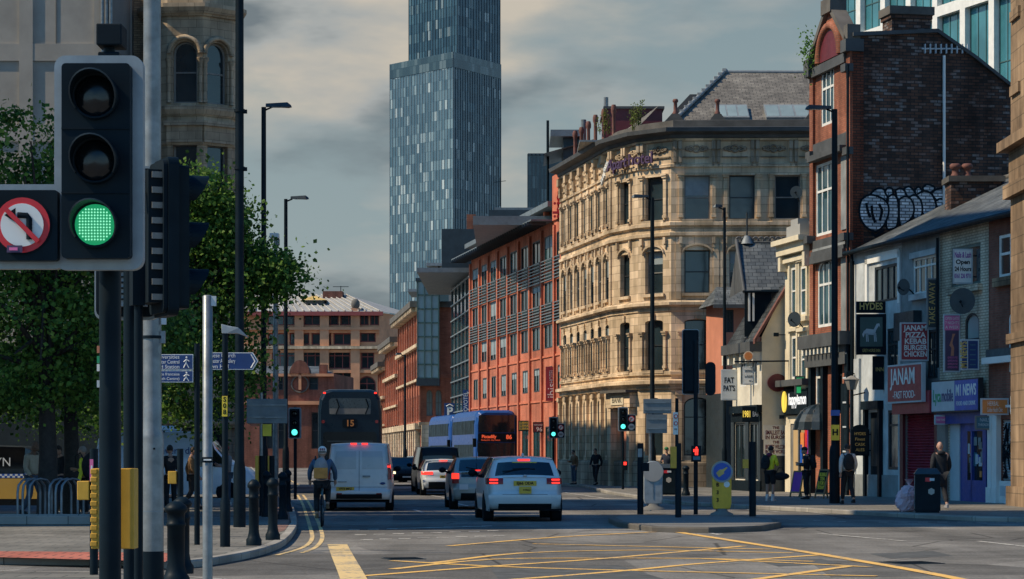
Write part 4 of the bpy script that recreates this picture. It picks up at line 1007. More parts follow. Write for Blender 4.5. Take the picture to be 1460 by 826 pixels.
# coping along the gable top and the roof behind it
for (a, z), (c, d) in zip(prof[1:4], prof[2:5]):
    vs = [fs.P(a, z, .12), fs.P(c, d, .12), fs.P(c, d+.14, .12), fs.P(a, z+.14, .12), fs.P(a, z, -.3), fs.P(c, d, -.3), fs.P(c, d+.14, -.3), fs.P(a, z+.14, -.3)]
    m.mesh(vs, [(0, 1, 2, 3), (3, 2, 6, 7), (7, 6, 5, 4), (4, 5, 1, 0), (0, 3, 7, 4), (1, 2, 6, 5)], 'dark_trim')
far = f.P(0, 0)
fb = Fac.between(far+BACK*14, far); m.face([fb.P(14-a, z) for a, z in reversed(prof)], 'gable_brick')
pr = prof[1:5]
for (a, z), (c, d) in zip(pr, pr[1:]): m.face([fs.P(a, z-.02), fs.P(c, d-.02), fs.P(c, d-.02)+(far-f.P(f.w, 0)), fs.P(a, z-.02)+(far-f.P(f.w, 0))], 'slate')
# front: pilasters, bands, pediment
for a0, a1 in ((0, .42), (f.w-.42, f.w)):
    f.box(m, a0, a1, PZ, TF+.3, -.02, .10, 'pub_front')
    for v0, v1, d in ((98, 108, .3), (215, 222, .25), (336, 345, .35)):
        zc = f.pix(1200 if a0 else 1165, v0)[1]; f.box(m, a0-.05, a1+.05, zc-.28, zc, -.02, d, 'dark_trim')
for v, hgt, d in ((90, .35, .18), (200, .6, .10), (218, .22, .35), (340, .5, .12), (362, .3, .25), (356, .15, .2)):
    zc = f.pix(1180, v)[1]; f.box(m, .43, f.w-.43, zc-hgt, zc, -.02, d, 'dark_trim')
zc = f.pix(1180, 350)[1]; f.box(m, .43, f.w-.43, zc-.35, zc-.05, .1, .13, 'stucco_grey')
# white flat facade between bands beside the windows
zz0, zz1 = f.pix(1190, 476)[1], f.pix(1190, 205)[1]
f.box(m, f.w-1.15, f.w-.5, f.pix(1195, 480)[1], f.pix(1195, 350)[1], -.01, .05, 'stucco_grey'); f.box(m, f.w-1.15, f.w-.5, f.pix(1195, 330)[1], f.pix(1195, 226)[1], -.01, .05, 'stucco_grey')
zt2 = f.pix(1206, 78)[1]; zp = f.pix(1186, 12)[1]; c = f.w*.5
m.mesh([f.P(.25, zt2, .06), f.P(f.w-.25, zt2, .06), f.P(c+.5, zp-.5, .06), f.P(c, zp, .06), f.P(c-.5, zp-.5, .06), f.P(.25, zt2, -.35), f.P(f.w-.25, zt2, -.35), f.P(c+.5, zp-.5, -.35), f.P(c, zp, -.35), f.P(c-.5, zp-.5, -.35)], [(0, 1, 2, 3, 4), (9, 8, 7, 6, 5), (1, 6, 7, 2), (2, 7, 8, 3), (3, 8, 9, 4), (4, 9, 5, 0)], 'pub_front')
for s in (-1, 1):
    p = [f.P(c+s*2.2, zt2+.25, .2), f.P(c+s*2.2, zt2+.25, -.4), f.P(c, zp+.05, -.4), f.P(c, zp+.05, .2), f.P(c+s*2.2, zt2+.5, .2), f.P(c+s*2.2, zt2+.5, -.4), f.P(c, zp+.3, -.4), f.P(c, zp+.3, .2)]
    m.mesh(p, [(0, 1, 2, 3), (4, 7, 6, 5), (0, 3, 7, 4), (1, 5, 6, 2), (0, 4, 5, 1), (3, 2, 6, 7)], 'dark_stone')
f.box(m, c-.55, c+.55, zp-.2, zp+.35, -.4, .25, 'dark_stone'); f.box(m, f.w-.5, f.w+.12, zt2, zt2+.45, -.4, .3, 'dark_trim'); f.box(m, f.w-.4, f.w+.02, zt2+.45, zt2+1.0, -.3, .2, 'dark_stone'); f.box(m, -.12, .5, zt2, zt2+.4, -.4, .3, 'dark_trim')
T = f.T(); m.torus((c, -.08, zt2+.1), 1.25, .17, 'pub_front', T, 18, 6, 0, pi); m.prism([(c+1.1*cos(pi*i/12), zt2+.1+1.1*sin(pi*i/12)) for i in range(13)], .07, .1, 'maroon', T @ Matrix.Rotation(pi/2, 4, 'X'))
# dark ground floor front with columns and a deep cornice
zg = f.pix(1175, 478)[1]; f.box(m, -.1, f.w+.15, zg-.5, zg, -.02, .55, 'dark_trim'); f.box(m, 0, f.w, zg-1.2, zg-.51, -.02, .3, 'dark_trim')
for i in range(9): f.box(m, .3+i*.45, .45+i*.45, zg-.75, zg-.51, .3, .5, 'cream_dirty')
for a in (.15, 1.6, 3.0, f.w-.35): f.box(m, a, a+.3, PZ, zg-1.2, -.02, .2, 'black_paint')
f.box(m, f.w-1.25, f.w-.36, PZ, zg-1.9, -.11, .02, 'black_matt')
for k in range(6): f.box(m, f.w-.34, f.w+.03, .8+k*.9, .86+k*.9, .2, .26, 'sign_pale')
m.build('wall', pub, off=FB)
for k, o in enumerate(ops):
    window(pub, f, o, .11, 'frame_white' if k < 4 else 'frame_dark', 'pane_dark' if k > 2 else 'pane_teal', 3 if k < 3 else 1, (.62,), .11, None, None, FB)
m = MB(); p0 = fs.pix(1345, 80); p1 = fs.pix(1345, 303); m.tube([fs.P(p0[0], p0[1], .08), fs.P(p1[0], p1[1], .08)], .055, 'sign_white', 8); m.build('drainpipe', pub, off=FB)
m = MB()
for k in range(9):
    a, z = fs.pix(1318+k*7.6, 71); fs.box(m, a-.02, a+.02, z-.15, z+.2, .0, .1, 'sign_pale'); fs.box(m, a-.12, a+.1, z, z+.05, .03, .07, 'sign_pale')
m.build('spike_strip', pub, off=FB)
m = MB(); a0, z0 = fs.pix(1273, 50); a1, z1 = fs.pix(1328, 10); fs.box(m, a0, a1, z0-.2, z1-.3, -1.1, -.1, 'gable_brick'); fs.box(m, a0-.12, a1+.12, z1-.3, z1, -1.2, 0.02, 'dark_stone'); fs.box(m, a0-.06, a1+.06, z1-.45, z1-.301, -1.15, -.04, 'gable_brick'); m.build('chimney', pub, off=FB)
m = MB(); p = fs.pix(1214, 60); m.tube([f.P(f.w+.06, TF-.5, .2), f.P(f.w+.06, .3, .2)], .05, 'black_paint', 8); m.build('downpipe', pub, off=FB)
random.seed(8); m = MB(); c0 = f.P(.5, TF+.6, .2)
for i in range(260):
    q = c0+Vector((random.gauss(0, .22), random.gauss(0, .25), random.gauss(0, .42))); L = random.uniform(.08, .16); d = Vector((random.gauss(0, 1), random.gauss(0, 1), random.gauss(0, 1))).normalized(); e = d.orthogonal().normalized()*L*.5; m.face([q, q+d*L*.5+e, q+d*L, q+d*L*.5-e], 'leaf')
pl = thing('wall_fern', 'green bush growing out of the pediment of the tall brick public house', 'plant', c0); m.build('foliage', pl, off=c0)
# graffiti painted on the gable: pale bubble letters with black outlines
gp_ = NT('graffiti_pale'); uv = gp_.uv(); b = gp_.add('ShaderNodeTexBrick'); b.offset = .5
for k, v in (('Scale', 1.0), ('Mortar Size', .02), ('Bias', 0.0), ('Brick Width', .32), ('Row Height', .115)): b.inputs[k].default_value = v
b.inputs['Color1'].default_value = (.45, .50, .52, 1); b.inputs['Color2'].default_value = (.92, .95, .95, 1); b.inputs['Mortar'].default_value = (.12, .14, .15, 1); gp_.link(uv, b.inputs['Vector']); nz = gp_.noise(gp_.pos(), 2.3, 4)
gp_.col(gp_.mix(b.outputs[0], gp_.ramp(nz, [(.35, (.55, .6, .65)), (.65, (1.1,)*3)]), 1.0, 'MULTIPLY')); gp_.rough(.8); gp_.bump(b.outputs['Fac'], -.5, .02); M['graffiti_pale'] = gp_.m
gr = thing('graffiti', 'pale bubble letter graffiti outlined in black on the dark gable wall', 'graffiti', fs.P(2.5, 10, 0)); GB = gr.location.copy()
def blob(pts, k):
    P = smooth_path([*pts, pts[0]], 5)[:-1]; q = [fs.pix(1200+x/8.26, 250+y/8.26) for x, y in P]
    m = MB(); m.face([fs.P(a, z, .020+.004*k) for a, z in q], 'graffiti_pale'); o = m.build('letter_fill', gr, off=GB); m = MB()
    Q = q+[q[0]]; wid = .075
    L = []; R2 = []
    for i in range(len(q)):
        d = (Vector(q[(i+1) % len(q)])-Vector(q[i-1])).normalized(); n = Vector((-d.y, d.x))*wid/2; L.append(Vector(q[i])+n); R2.append(Vector(q[i])-n)
    for i in range(len(q)):
        j = (i+1) % len(q); m.face([fs.P(*R2[i], .022+.004*k), fs.P(*R2[j], .022+.004*k), fs.P(*L[j], .022+.004*k), fs.P(*L[i], .022+.004*k)], 'black_matt')
    m.build('letter_outline', o, off=GB)
for k, pts in enumerate((((330, 230), (400, 165), (480, 160), (540, 240), (500, 330), (400, 300)), ((505, 200), (540, 150), (590, 160), (600, 230), (560, 280)), ((630, 180), (690, 155), (750, 200), (760, 260), (660, 280)), ((730, 160), (790, 135), (850, 190), (860, 250), (780, 260)), ((860, 170), (900, 140), (940, 180), (930, 230), (870, 230)), ((950, 150), (1000, 110), (1085, 140), (1070, 190), (980, 210)), ((1050, 210), (1120, 165), (1200, 170), (1210, 270), (1120, 300)),
            ((1100, 310), (1150, 280), (1210, 300), (1200, 380), (1130, 400)), ((880, 230), (960, 190), (1050, 220), (1105, 350), (1080, 470), (1000, 505), (950, 450)), ((790, 260), (850, 235), (920, 290), (945, 400), (920, 510), (860, 530), (820, 420)), ((670, 290), (730, 255), (800, 275), (845, 370), (830, 480), (760, 560), (680, 580)), ((540, 260), (600, 230), (650, 290), (665, 450), (640, 600), (580, 635), (520, 600)),
            ((200, 400), (230, 290), (320, 235), (440, 260), (530, 330), (545, 450), (490, 590), (400, 660), (290, 620), (215, 510)))):
    blob(pts, k)
m = MB()
for pl_ in (((345, 360), (350, 450), (385, 560)), ((430, 340), (470, 420), (440, 540)), ((280, 330), (300, 430), (330, 500)), ((340, 680), (395, 720), (490, 640))):
    q = [fs.pix(1200+x/8.26, 250+y/8.26) for x, y in pl_]
    for a, b in zip(q, q[1:]):
        d = (Vector(b)-Vector(a)).normalized(); n = Vector((-d.y, d.x))*.05; m.face([fs.P(*(Vector(a)-n), .085), fs.P(*(Vector(b)-n), .085), fs.P(*(Vector(b)+n), .085), fs.P(*(Vector(a)+n), .085)], 'black_matt')
m.build('letter_stroke', gr, off=GB)
# --- low pub wing, takeaway, newsagent and brick house share eaves at about 9 m
EV = 9.0
fE = dict(frame='frame_dark', pane='pane_dark')
t, f, m, b = house('white_pub_wing', 'low white rendered pub wing with dark casement windows beside the bare gable', 88.69, 83.7, EV, 'stucco_white', [
    ((1247, 378, 1281, 430), dict(cols=4, rows=(), fw=.09, **fE)), ((1265, 468, 1283, 545), dict(cols=2, rows=(.7,), fw=.09, **fE)), ((1266, 585, 1282, 670), dict(cols=1, rows=(.75,), fw=.1, **fE))], extra_ops=[(1238, 588, 1256, 703)], sidefar=False)
f.box(m, .0, .95, 2.0, 5.1, -.01, .10, 'stucco_white'); a0, a1, z0, z1 = f.rect(1238, 588, 1256, 703)
f.box(m, a0-.2, a0, PZ, z1+.1, -.01, .14, 'black_paint'); f.box(m, a1, a1+.2, PZ, z1+.1, -.01, .14, 'black_paint'); f.box(m, a0-.25, a1+.25, z1+.1, z1+.4, -.01, .22, 'black_paint')
f.box(m, 0, f.w, PZ, .9, -.01, .05, 'stucco_grey'); f.box(m, 0, .2, 4.0, EV-.3, -.01, .12, 'black_paint'); f.box(m, f.w-.2, f.w, .3, EV-.3, -.01, .06, 'stucco_white')
a0, a1, z0, z1 = f.rect(1236, 372, 1285, 436)
for q in ((a0, a0+.22, z0, z1+.3), (a1-.2, a1, z0, z1+.3), (a0, a1, z1, z1+.3)): f.box(m, *q, -.01, .08, 'sign_white')
m.build('wall', t, off=b); dm = MB(); a0, a1, z0, z1 = f.rect(1238, 588, 1256, 703); f.box(dm, a0, a1, PZ, z1, -.115, -.09, 'black_matt'); f.box(dm, a0+.1, a1-.1, 1.2, z1-.2, -.09, -.08, 'frame_dark'); dm.build('door', t, off=b)
rm = MB(); rm.tube([f.P(-.1, EV-.02, .28), f.P(f.w, EV-.02, .28)], .09, 'black_paint', 8); rm.tube([f.P(.35, EV, .15), f.P(.35, .3, .15)], .05, 'black_paint', 8); rm.build('gutter', t, off=b)
def slope(t, f, b, name='roof', a0=0, a1=None, zr=11.6, set_=5.0):
    r = MB(); a1 = f.w if a1 is None else a1
    r.face([f.P(a0, EV, .25), f.P(a1, EV, .25), f.P(a1, zr, -set_), f.P(a0, zr, -set_)], 'slate'); r.face([f.P(a1, zr, -set_), f.P(a0, zr, -set_), f.P(a0, EV, -9), f.P(a1, EV, -9)], 'slate')
    r.tube([f.P(a0, zr+.03, -set_), f.P(a1, zr+.03, -set_)], .1, 'dark_stone', 6); return r.build(name, t, off=b)
rE = slope(t, f, b); WINGF = f
# chimney on the party wall
m = MB(); p = W(1348, 320, 86.5); p2 = W(1420, 258, 86.5); zc = p2.z
m.box((p.x, 85.4, 8.6), (p2.x, 86.6, zc-.15), 'gable_brick'); m.box((p.x-.1, 85.3, zc-.15), (p2.x+.1, 86.7, zc+.05), 'dark_stone'); ch = m.build('chimney', rE, off=b)
for u in (1362, 1379):
    q = W(u, 255, 86); m = MB(); m.lathe([(.17, 0), (.17, .08), (.12, .15), (.12, .3), (.2, .34), (.2, .45), (.14, .5)], 'pot', 12, Matrix.Translation(Vector((q.x, 86, zc+.05))-Vector(b))); m.build('chimney_pot', rE)
t, f, m, b = house('takeaway_house', 'narrow grey rendered takeaway house with a red shutter and red fascia', 83.69, 80.21, EV, 'stucco_grey', [
    ((1302, 366, 1335, 418), dict(cols=4, rows=(.75,), fw=.08, frame='frame_white', pane='pane_dark')), ((1322, 470, 1337, 540), dict(cols=2, rows=(.6,), fw=.08, frame='frame_dark', pane='pane_dark'))], extra_ops=[(1291, 590, 1336, 694)], sidefar=False, sidenear=False)
a0, a1, z0, z1 = f.rect(1291, 590, 1336, 694); f.box(m, a0-.3, a0, PZ, z1, -.01, .1, 'maroon'); f.box(m, a1, a1+.25, PZ, z1, -.01, .1, 'maroon'); f.box(m, 0, f.w, z1, z1+.75, -.01, .36, 'red_sign'); a0_, a1_, c0, c1 = f.rect(1302, 366, 1335, 418)
f.box(m, a0_-.1, a1_+.1, c0-.2, c0-.002, -.01, .14, 'stucco_white'); f.box(m, a0_-.12, a1_+.12, c1+.002, c1+.2, -.01, .1, 'stucco_white'); f.box(m, .0, 1.9, 5.55, 6.5, -.01, .3, 'dark_clad')
m.build('wall', t, off=b); sm = MB(); n = 26
for i in range(n): z = z0+(z1-z0)*i/n; sm.face([f.P(a0, z, -.11), f.P(a1, z, -.11), f.P(a1, z+(z1-z0)/n*.55, -.04), f.P(a0, z+(z1-z0)/n*.55, -.04)], 'shutter_red'); sm.face([f.P(a0, z+(z1-z0)/n*.55, -.04), f.P(a1, z+(z1-z0)/n*.55, -.04), f.P(a1, z+(z1-z0)/n, -.11), f.P(a0, z+(z1-z0)/n, -.11)], 'shutter_red')
f.box(sm, a0, a1, PZ, z0, -.1, .15, 'dark_trim'); sm.build('roller_shutter', t, off=b); slope(t, f, b); r = MB(); r.tube([f.P(0, EV-.02, .28), f.P(f.w, EV-.02, .28)], .09, 'black_paint', 8); r.build('gutter', t, off=b); TAKEF = f
# red fascia over the shutter
fz = f.pix(1302, 575)[1]; fz1 = f.pix(1302, 520)[1]; s = thing('takeaway_fascia', 'big red fascia with white slanted capitals JANAM above the red shutter', 'sign', f.P(f.w*.46, fz, .38), f.a); mm = MB(); w = f.w*.92; h = fz1-fz
mm.box((-w/2, -.14, 0), (w/2, 0, h), 'sign_pale'); mm.build('frame', s); mm = MB(); mm.box((-w/2+.05, -.152, .06), (w/2-.05, -.143, h-.06), 'red_sign'); pn = mm.build('panel', s)
text('JANAM', .78, 'sign_white', pn, (-.12, -.156, h*.66), sx=.95, bold=.012, maxw=w*.8); text('-FAST FOOD-', .36, 'sign_white', pn, (0, -.156, h*.2), maxw=w*.72)
# --- newsagent
t, f, m, b = house('newsagent_house', 'cream painted brick house with a bright blue newsagent shop at street level', 80.2, 76.11, EV, 'cream_brick', [
    ((1357, 350, 1398, 408), dict(cols=2, rows=(), fw=.1, frame='green_frame', pane='pane_dark')), ((1376, 446, 1396, 486), dict(cols=1, rows=(), fw=.08, frame='frame_dark', pane='pane_pale', rise=.35))], extra_ops=[(1352, 604, 1405, 716)], sidefar=False, sidenear=False)
a0, a1, z0, z1 = f.rect(1356, 350, 1398, 408); f.box(m, a0-.12, a1+.15, z0-.22, z0-.003, -.01, .16, 'cream_brick')
A0_, A1_, Z0, Z1 = f.rect(1352, 604, 1405, 716)
f.box(m, 0, f.w, Z1, Z1+.75, -.01, .12, 'blue_shop'); f.box(m, .0, A0_, PZ, Z1, -.01, .1, 'frame_mid'); f.box(m, A1_, f.w, PZ, Z1, -.01, .1, 'blue_shop'); m.tube([f.P(.1, EV-.2, .12), f.P(.1, 4.5, .12)], .05, 'black_paint', 8)
m.build('wall', t, off=b); sm = MB(); f.box(sm, A0_, A0_+.85, PZ, Z1, -.11, -.05, 'sign_pale'); f.box(sm, A0_+.86, A0_+1.5, PZ, Z1, -.115, -.08, 'blue_shop'); f.box(sm, A0_+1.5, A1_, PZ, .8, -.11, .03, 'blue_shop'); f.box(sm, A0_+2.0, A0_+2.1, PZ, Z1, -.11, .03, 'blue_shop'); f.box(sm, A1_-.1, A1_, PZ, Z1, -.11, .03, 'blue_shop'); f.box(sm, A0_+1.5, A1_, Z1-.25, Z1, -.11, .03, 'blue_shop'); so_ = sm.build('shop_front', t, off=b)
sm = MB(); f.box(sm, A0_+1.5, A1_, .8, Z1-.25, -.10, -.06, 'pane_dark'); so2 = sm.build('pane', so_, off=b); random.seed(21)
cols_ = ['sign_pale', 'royal_blue', 'teal_sign', 'sign_pale', 'blue_sign', 'stucco_grey', 'orange_sign', 'frame_mid', 'stucco_grey']
for i in range(26):
    a = random.uniform(A0_+1.55, A1_-.35); z = random.uniform(.85, Z1-.7); ww_ = random.uniform(.14, .32); hh = random.uniform(.12, .38); sm = MB(); f.box(sm, a, min(a+ww_, A1_-.12), z, z+hh, -.055+.0012*i, -.053+.0012*i, random.choice(cols_)); sm.build('poster', so_, off=b)
slope(t, f, b); r = MB(); r.tube([f.P(0, EV-.02, .28), f.P(f.w, EV-.02, .28)], .09, 'black_paint', 8); r.build('gutter', t, off=b); NEWSF = f
s = thing('newsagent_fascia', 'wide shop fascia, grey left half and blue right half, above the blue shop', 'sign', f.P(f.w*.49, f.pix(1372, 588)[1], .14), f.a); w = f.w*.97; h = f.pix(1372, 541)[1]-f.pix(1372, 588)[1]; mm = MB()
mm.box((-w/2, -.16, 0), (w/2, 0, h), 'frame_dark'); mm.build('frame', s); mm = MB(); mm.box((-w/2+.04, -.17, .05), (.02, -.163, h-.05), 'sign_pale'); p1 = mm.build('pale_panel', s); mm = MB(); mm.box((.025, -.17, .05), (w/2-.04, -.163, h-.05), 'royal_blue'); p2 = mm.build('blue_panel', s)
text('Lyca', .56, 'green_sign', p1, (-w*.37, -.174, h*.5), maxw=w*.17, bold=.01); text('mobile', .56, 'blue_sign', p1, (-w*.145, -.174, h*.5), maxw=w*.25, bold=.01); text('M1 NEWS', .5, 'sign_white', p2, (w*.245, -.174, h*.64), maxw=w*.42, bold=.012); text('FOOD AND DRINK', .2, 'sign_white', p2, (w*.245, -.174, h*.25), maxw=w*.4)
# --- brick house at the right edge
t, f, m, b = house('sash_window_house', 'red brick house with white sash windows and a pale pilastered shop front', 76.1, 71.6, EV, 'red_brick', [
    ((1424, 333, 1455, 394), dict(cols=2, rows=(.55,), fw=.1, frame='frame_white', pane='pane_dark')), ((1438, 442, 1457, 530), dict(cols=1, rows=(.5,), fw=.1, frame='frame_white', pane='pane_dark', rise=.25))], extra_ops=[(1428, 598, 1450, 686)], sidefar=False, sidenear=False)
a0, a1, z0, z1 = f.rect(1424, 333, 1455, 394); f.box(m, a0-.2, a1+.2, z0-.28, z0-.003, -.01, .14, 'stone_pier')
G0, G1, GZ0, GZ1 = f.rect(1428, 598, 1450, 686)
for a in (.25, G0-.38, G1+.02): f.box(m, a, a+.34, PZ, GZ1+.2, -.01, .16, 'sign_white'); f.box(m, a-.05, a+.39, GZ1+.2, GZ1+.35, -.01, .22, 'sign_white'); f.box(m, a-.04, a+.38, PZ, .6, -.01, .2, 'sign_white')
f.box(m, 0, f.w, GZ1+.36, GZ1+.44, -.01, .12, 'sign_white'); f.box(m, 0, f.w, GZ1+1.75, GZ1+1.95, -.01, .25, 'sign_white'); f.box(m, 0, f.w, GZ1+1.96, GZ1+2.2, -.01, .1, 'dark_trim')
f.box(m, G0, G1, PZ, GZ0, -.01, .08, 'sign_white'); f.box(m, G0+.12, G0+.55, .35, GZ0-.15, .08, .1, 'sign_pale'); f.box(m, .62, G0-.4, PZ, GZ1+.3, -.01, .02, 'blue_shop')
m.build('wall', t, off=b); sm = MB()
for i in range(22): z = GZ0+(GZ1-GZ0)*i/22; d_ = (GZ1-GZ0)/22; sm.face([f.P(G0, z, -.1), f.P(G1, z, -.1), f.P(G1, z+d_*.6, -.04), f.P(G0, z+d_*.6, -.04)], 'sign_pale'); sm.face([f.P(G0, z+d_*.6, -.04), f.P(G1, z+d_*.6, -.04), f.P(G1, z+d_, -.1), f.P(G0, z+d_, -.1)], 'sign_pale')
sh_ = sm.build('graffitied_shutter', t, off=b); sm = MB(); random.seed(4)
for i in range(15):
    a, z = random.uniform(G0+.1, G1-.1), random.uniform(GZ0+.2, GZ1-.3); pts = [f.P(a, z, -.02)]
    for k in range(5): a = min(G1-.05, max(G0+.05, a+random.uniform(-.22, .22))); z = min(GZ1-.1, max(GZ0+.1, z+random.uniform(-.4, .4))); pts.append(f.P(a, z, -.02))
    sm.tube(pts, .022, 'black_matt', 4)
sm.build('scrawl', sh_, off=b); slope(t, f, b); r = MB(); r.tube([f.P(0, EV-.02, .28), f.P(f.w, EV-.02, .28)], .09, 'black_paint', 8); r.build('gutter', t, off=b); SASHF = f
# --- sandstone pier of the next building, cut by the frame
SP = Vector((W(1449, 0, 70.9).x, 70.9, 0)); t = thing('stone_corner_building', 'warm sandstone building with heavy carved cornices at the edge of the picture', 'building', SP); m = MB()
f = Fac(SP, atan2(-1, .2)); 
T0 = Matrix.Translation(SP)
for z0, z1, d in ((0, .7, .12), (.7, 4.9, 0), (4.9, 5.2, .12), (5.2, 9.2, 0), (9.2, 9.6, .2), (9.6, 10.6, .05), (10.6, 10.9, .35), (10.9, 16.5, .0), (16.5, 16.9, .3), (16.9, 26, .05)): m.box((-d, -8-d, z0), (10, .8+d, z1-.002), 'stone_pier', T0)
for z in (12.2, 14.4): m.box((-.08, -.6, z), (0, .6, z+.3), 'stone_pier', T0)
m.build('wall', t, off=SP)
# --- cream house with the drinks shop
t, f, m, b = house('cream_house', 'slim cream house with a heavy cornice and a lit drinks shop below', 96.6, 93.31, 9.9, 'cream_paint', [
    ((1128.5, 382, 1137, 448), dict(cols=1, rows=(.5,), fw=.08, frame='frame_white', pane='pane_teal')), ((1142, 380, 1151.5, 448), dict(cols=1, rows=(.5,), fw=.08, frame='frame_white', pane='pane_teal')), ((1129, 480, 1137.5, 540), dict(cols=1, rows=(.5,), fw=.08, frame='frame_white', pane='pane_teal')), ((1142.5, 480, 1152, 545), dict(cols=1, rows=(.5,), fw=.08, frame='frame_white', pane='pane_teal'))], dep=.10, extra_ops=[(1127, 604, 1155, 702)], sidenear=False)
for r in ((1128.5, 382, 1137, 448), (1142, 380, 1151.5, 448), (1129, 480, 1137.5, 540), (1142.5, 480, 1152, 545)):
    a0, a1, z0, z1 = f.rect(*r); f.box(m, a0-.17, a0-.003, z0-.1, z1+.2, -.01, .09, 'cream_paint'); f.box(m, a1+.003, a1+.17, z0-.1, z1+.2, -.01, .09, 'cream_paint'); f.box(m, a0-.2, a1+.2, z1+.2, z1+.34, -.01, .16, 'cream_paint'); f.box(m, a0-.25, a1+.25, z0-.28, z0-.1, -.01, .18, 'cream_paint')
f.box(m, -.1, f.w+.02, 9.5, 9.9, -.01, .35, 'cream_paint'); f.box(m, -.15, f.w+.02, 9.9, 10.1, -.3, .55, 'cream_paint'); f.box(m, -.05, f.w+.01, 9.2, 9.38, -.01, .2, 'cream_paint'); f.box(m, .8, 2.5, 10.1, 10.6, -.3, .2, 'roof_lead'); f.box(m, 1.2, 2.1, 10.6, 10.85, -.3, .15, 'roof_lead'); f.box(m, -.05, f.w, 4.3, 4.55, -.01, .4, 'dark_trim'); f.box(m, 0, f.w, 3.15, 4.29, -.01, .06, 'black_matt')
for s_ in (0, f.w-.3): f.box(m, s_, s_+.3, 8.9, 9.5, -.01, .3, 'cream_paint')
m.face([f.P(0, 9.9, -.3), f.P(f.w, 9.9, -.3), f.P(f.w, 9.9, -9), f.P(0, 9.9, -9)], 'lead')
m.build('wall', t, off=b); a0, a1, z0, z1 = f.rect(1127, 604, 1155, 702); sm = MB()
f.box(sm, a0, a0+.9, PZ, z1, -.09, -.04, 'frame_mid'); f.box(sm, a0+.9, a1, PZ, z1, -.095, -.08, 'interior_warm'); f.box(sm, a0+.95, a0+1.1, PZ, z1, -.08, -.02, 'frame_dark'); sh_ = sm.build('shop_front', t, off=b)
for (u0, v0, u1, v1, k) in ((1146, 613, 1149.5, 650, 'red_bright'), (1140, 617, 1145, 640, 'orange_sign'), (1139, 634, 1142.5, 660, 'royal_blue'), (1150, 612, 1154, 690, 'purple'), (1139.5, 606, 1153, 611, 'yellow_lit'), (1130, 610, 1136, 690, 'shop_light'), (1143, 655, 1148, 700, 'interior_warm')):
    A = f.rect(u0, v0, u1, v1); sm = MB(); f.box(sm, *A, -.05, -.035, k); sm.build('poster', sh_, off=b)  # the shop_light panel glows in place of the lit shop interior
CREAMF = f
s = thing('drinks_fascia', 'dark lit fascia with white script and a yellow disc above the drinks shop', 'sign', f.P(f.w*.55, 3.2, .08), f.a); w, h = f.w*.9, 1.0; mm = MB(); mm.box((-w/2, -.1, 0), (w/2, 0, h), 'black_matt'); pn = mm.build('panel', s)
text('happylemon', .62, 'white_lit', pn, (.3, -.11, .56), maxw=w*.72, bold=.012); mm = MB(); mm.prism([(-w*.44+.3*cos(a*pi/10), .5+.42*sin(a*pi/10)) for a in range(20)], .10, .14, 'yellow_lit', Matrix.Rotation(pi/2, 4, 'X')); mm.build('yellow_disc', pn)
t2, pp, w, h, y = proj_sign('green_sign', 'upright green lit sign under the first floor windows of the cream house', f, 1133, 1148, 536, 563, 'green_sign', 'dark_trim', 'sign')
for z in (.25, .7): mm = MB(); mm.box((-w*.3, y-.004, h*z-.12), (w*.3, y, h*z+.12), 'green_lit'); mm.build('lit_patch', pp)
# domed awning by the pub's front
aw = thing('dome_awning', 'black domed awning over the doorway left of the tall lamp post', 'awning', CREAMF.P(CREAMF.w, 2.6, 0)); m = MB(); fp = rf_(FY0, FY1); c = fp.P(.9, 2.55, 0)-aw.location
N = 10
for i in range(N):
    for j in range(5):
        def pt(i, j): a = pi*i/N; e = (pi/2)*j/5; r = 1.0; return c+fp.ux*(-cos(a)*r*cos(e)*1.0)+fp.n*(sin(a)*r*cos(e))+Vector((0, 0, 1.0*sin(e)))
        m.face([pt(i, j), pt(i+1, j), pt(i+1, j+1), pt(i, j+1)], 'black_paint' if i % 2 else 'dark_clad')
m.build('cover', aw); mm = MB()
for i in range(0, N+1, 2): mm.tube([c+fp.ux*(-cos(pi*i/N))+fp.n*sin(pi*i/N), c+fp.ux*(-cos(pi*i/N))*.7+fp.n*sin(pi*i/N)*.7+Vector((0, 0, .72)), c+Vector((0, 0, 1.02))], .02, 'dark_trim', 5)
mm.build('rib', aw)
# --- gabled house with slate dormer; its side wall faces us
HY0, HY1 = 101.0, 96.7
xh = W(1086, 0, HY1).x; hb = (xh, HY1, 0); t = thing('gabled_house', 'old cream gabled house with slate dormer and a dark shop at its foot', 'building', hb); m = MB()
fh2 = Fac((xh, HY1, 0), atan2(.2, 1)); ff = Fac.between((xh-.2*(HY0-HY1)*.9, HY0), (xh, HY1))
top = fh2.pix(1121, 408); low = fh2.pix(1073, 487); lw = (0, low[1])
m.face([fh2.P(0, PZ), fh2.P(top[0]+.6, PZ), fh2.P(top[0]+.6, top[1]), fh2.P(top[0], top[1]), fh2.P(0, low[1]+.2)], 'cream_paint')
zf = low[1]
ops = [(ff.w-1.5, ff.w-.6, 4.4, 5.6), (ff.w-3.2, ff.w-2.3, 4.4, 5.6), (ff.w-1.7, ff.w-.3, .6, 2.9), (ff.w-3.9, ff.w-2.2, .6, 2.9)]; wall(m, ff, 0, ff.w, PZ, zf, ops, .1, 'cream_dirty')
ff.box(m, 0, ff.w, zf-.4, zf, -.01, .5, 'dark_trim'); ff.box(m, .2, ff.w+.02, 3.3, 3.6, -.01, .2, 'black_paint'); ff.box(m, .0, ff.w+.01, 2.95, 3.29, -.01, .08, 'black_matt'); ff.box(m, .0, ff.w+.01, PZ, .55, -.01, .08, 'black_matt'); [ff.box(m, a, b, .551, 2.949, -.01, .07, 'dark_clad') for a, b in ((0, ff.w-3.92), (ff.w-2.18, ff.w-1.72), (ff.w-.28, ff.w+.01))]
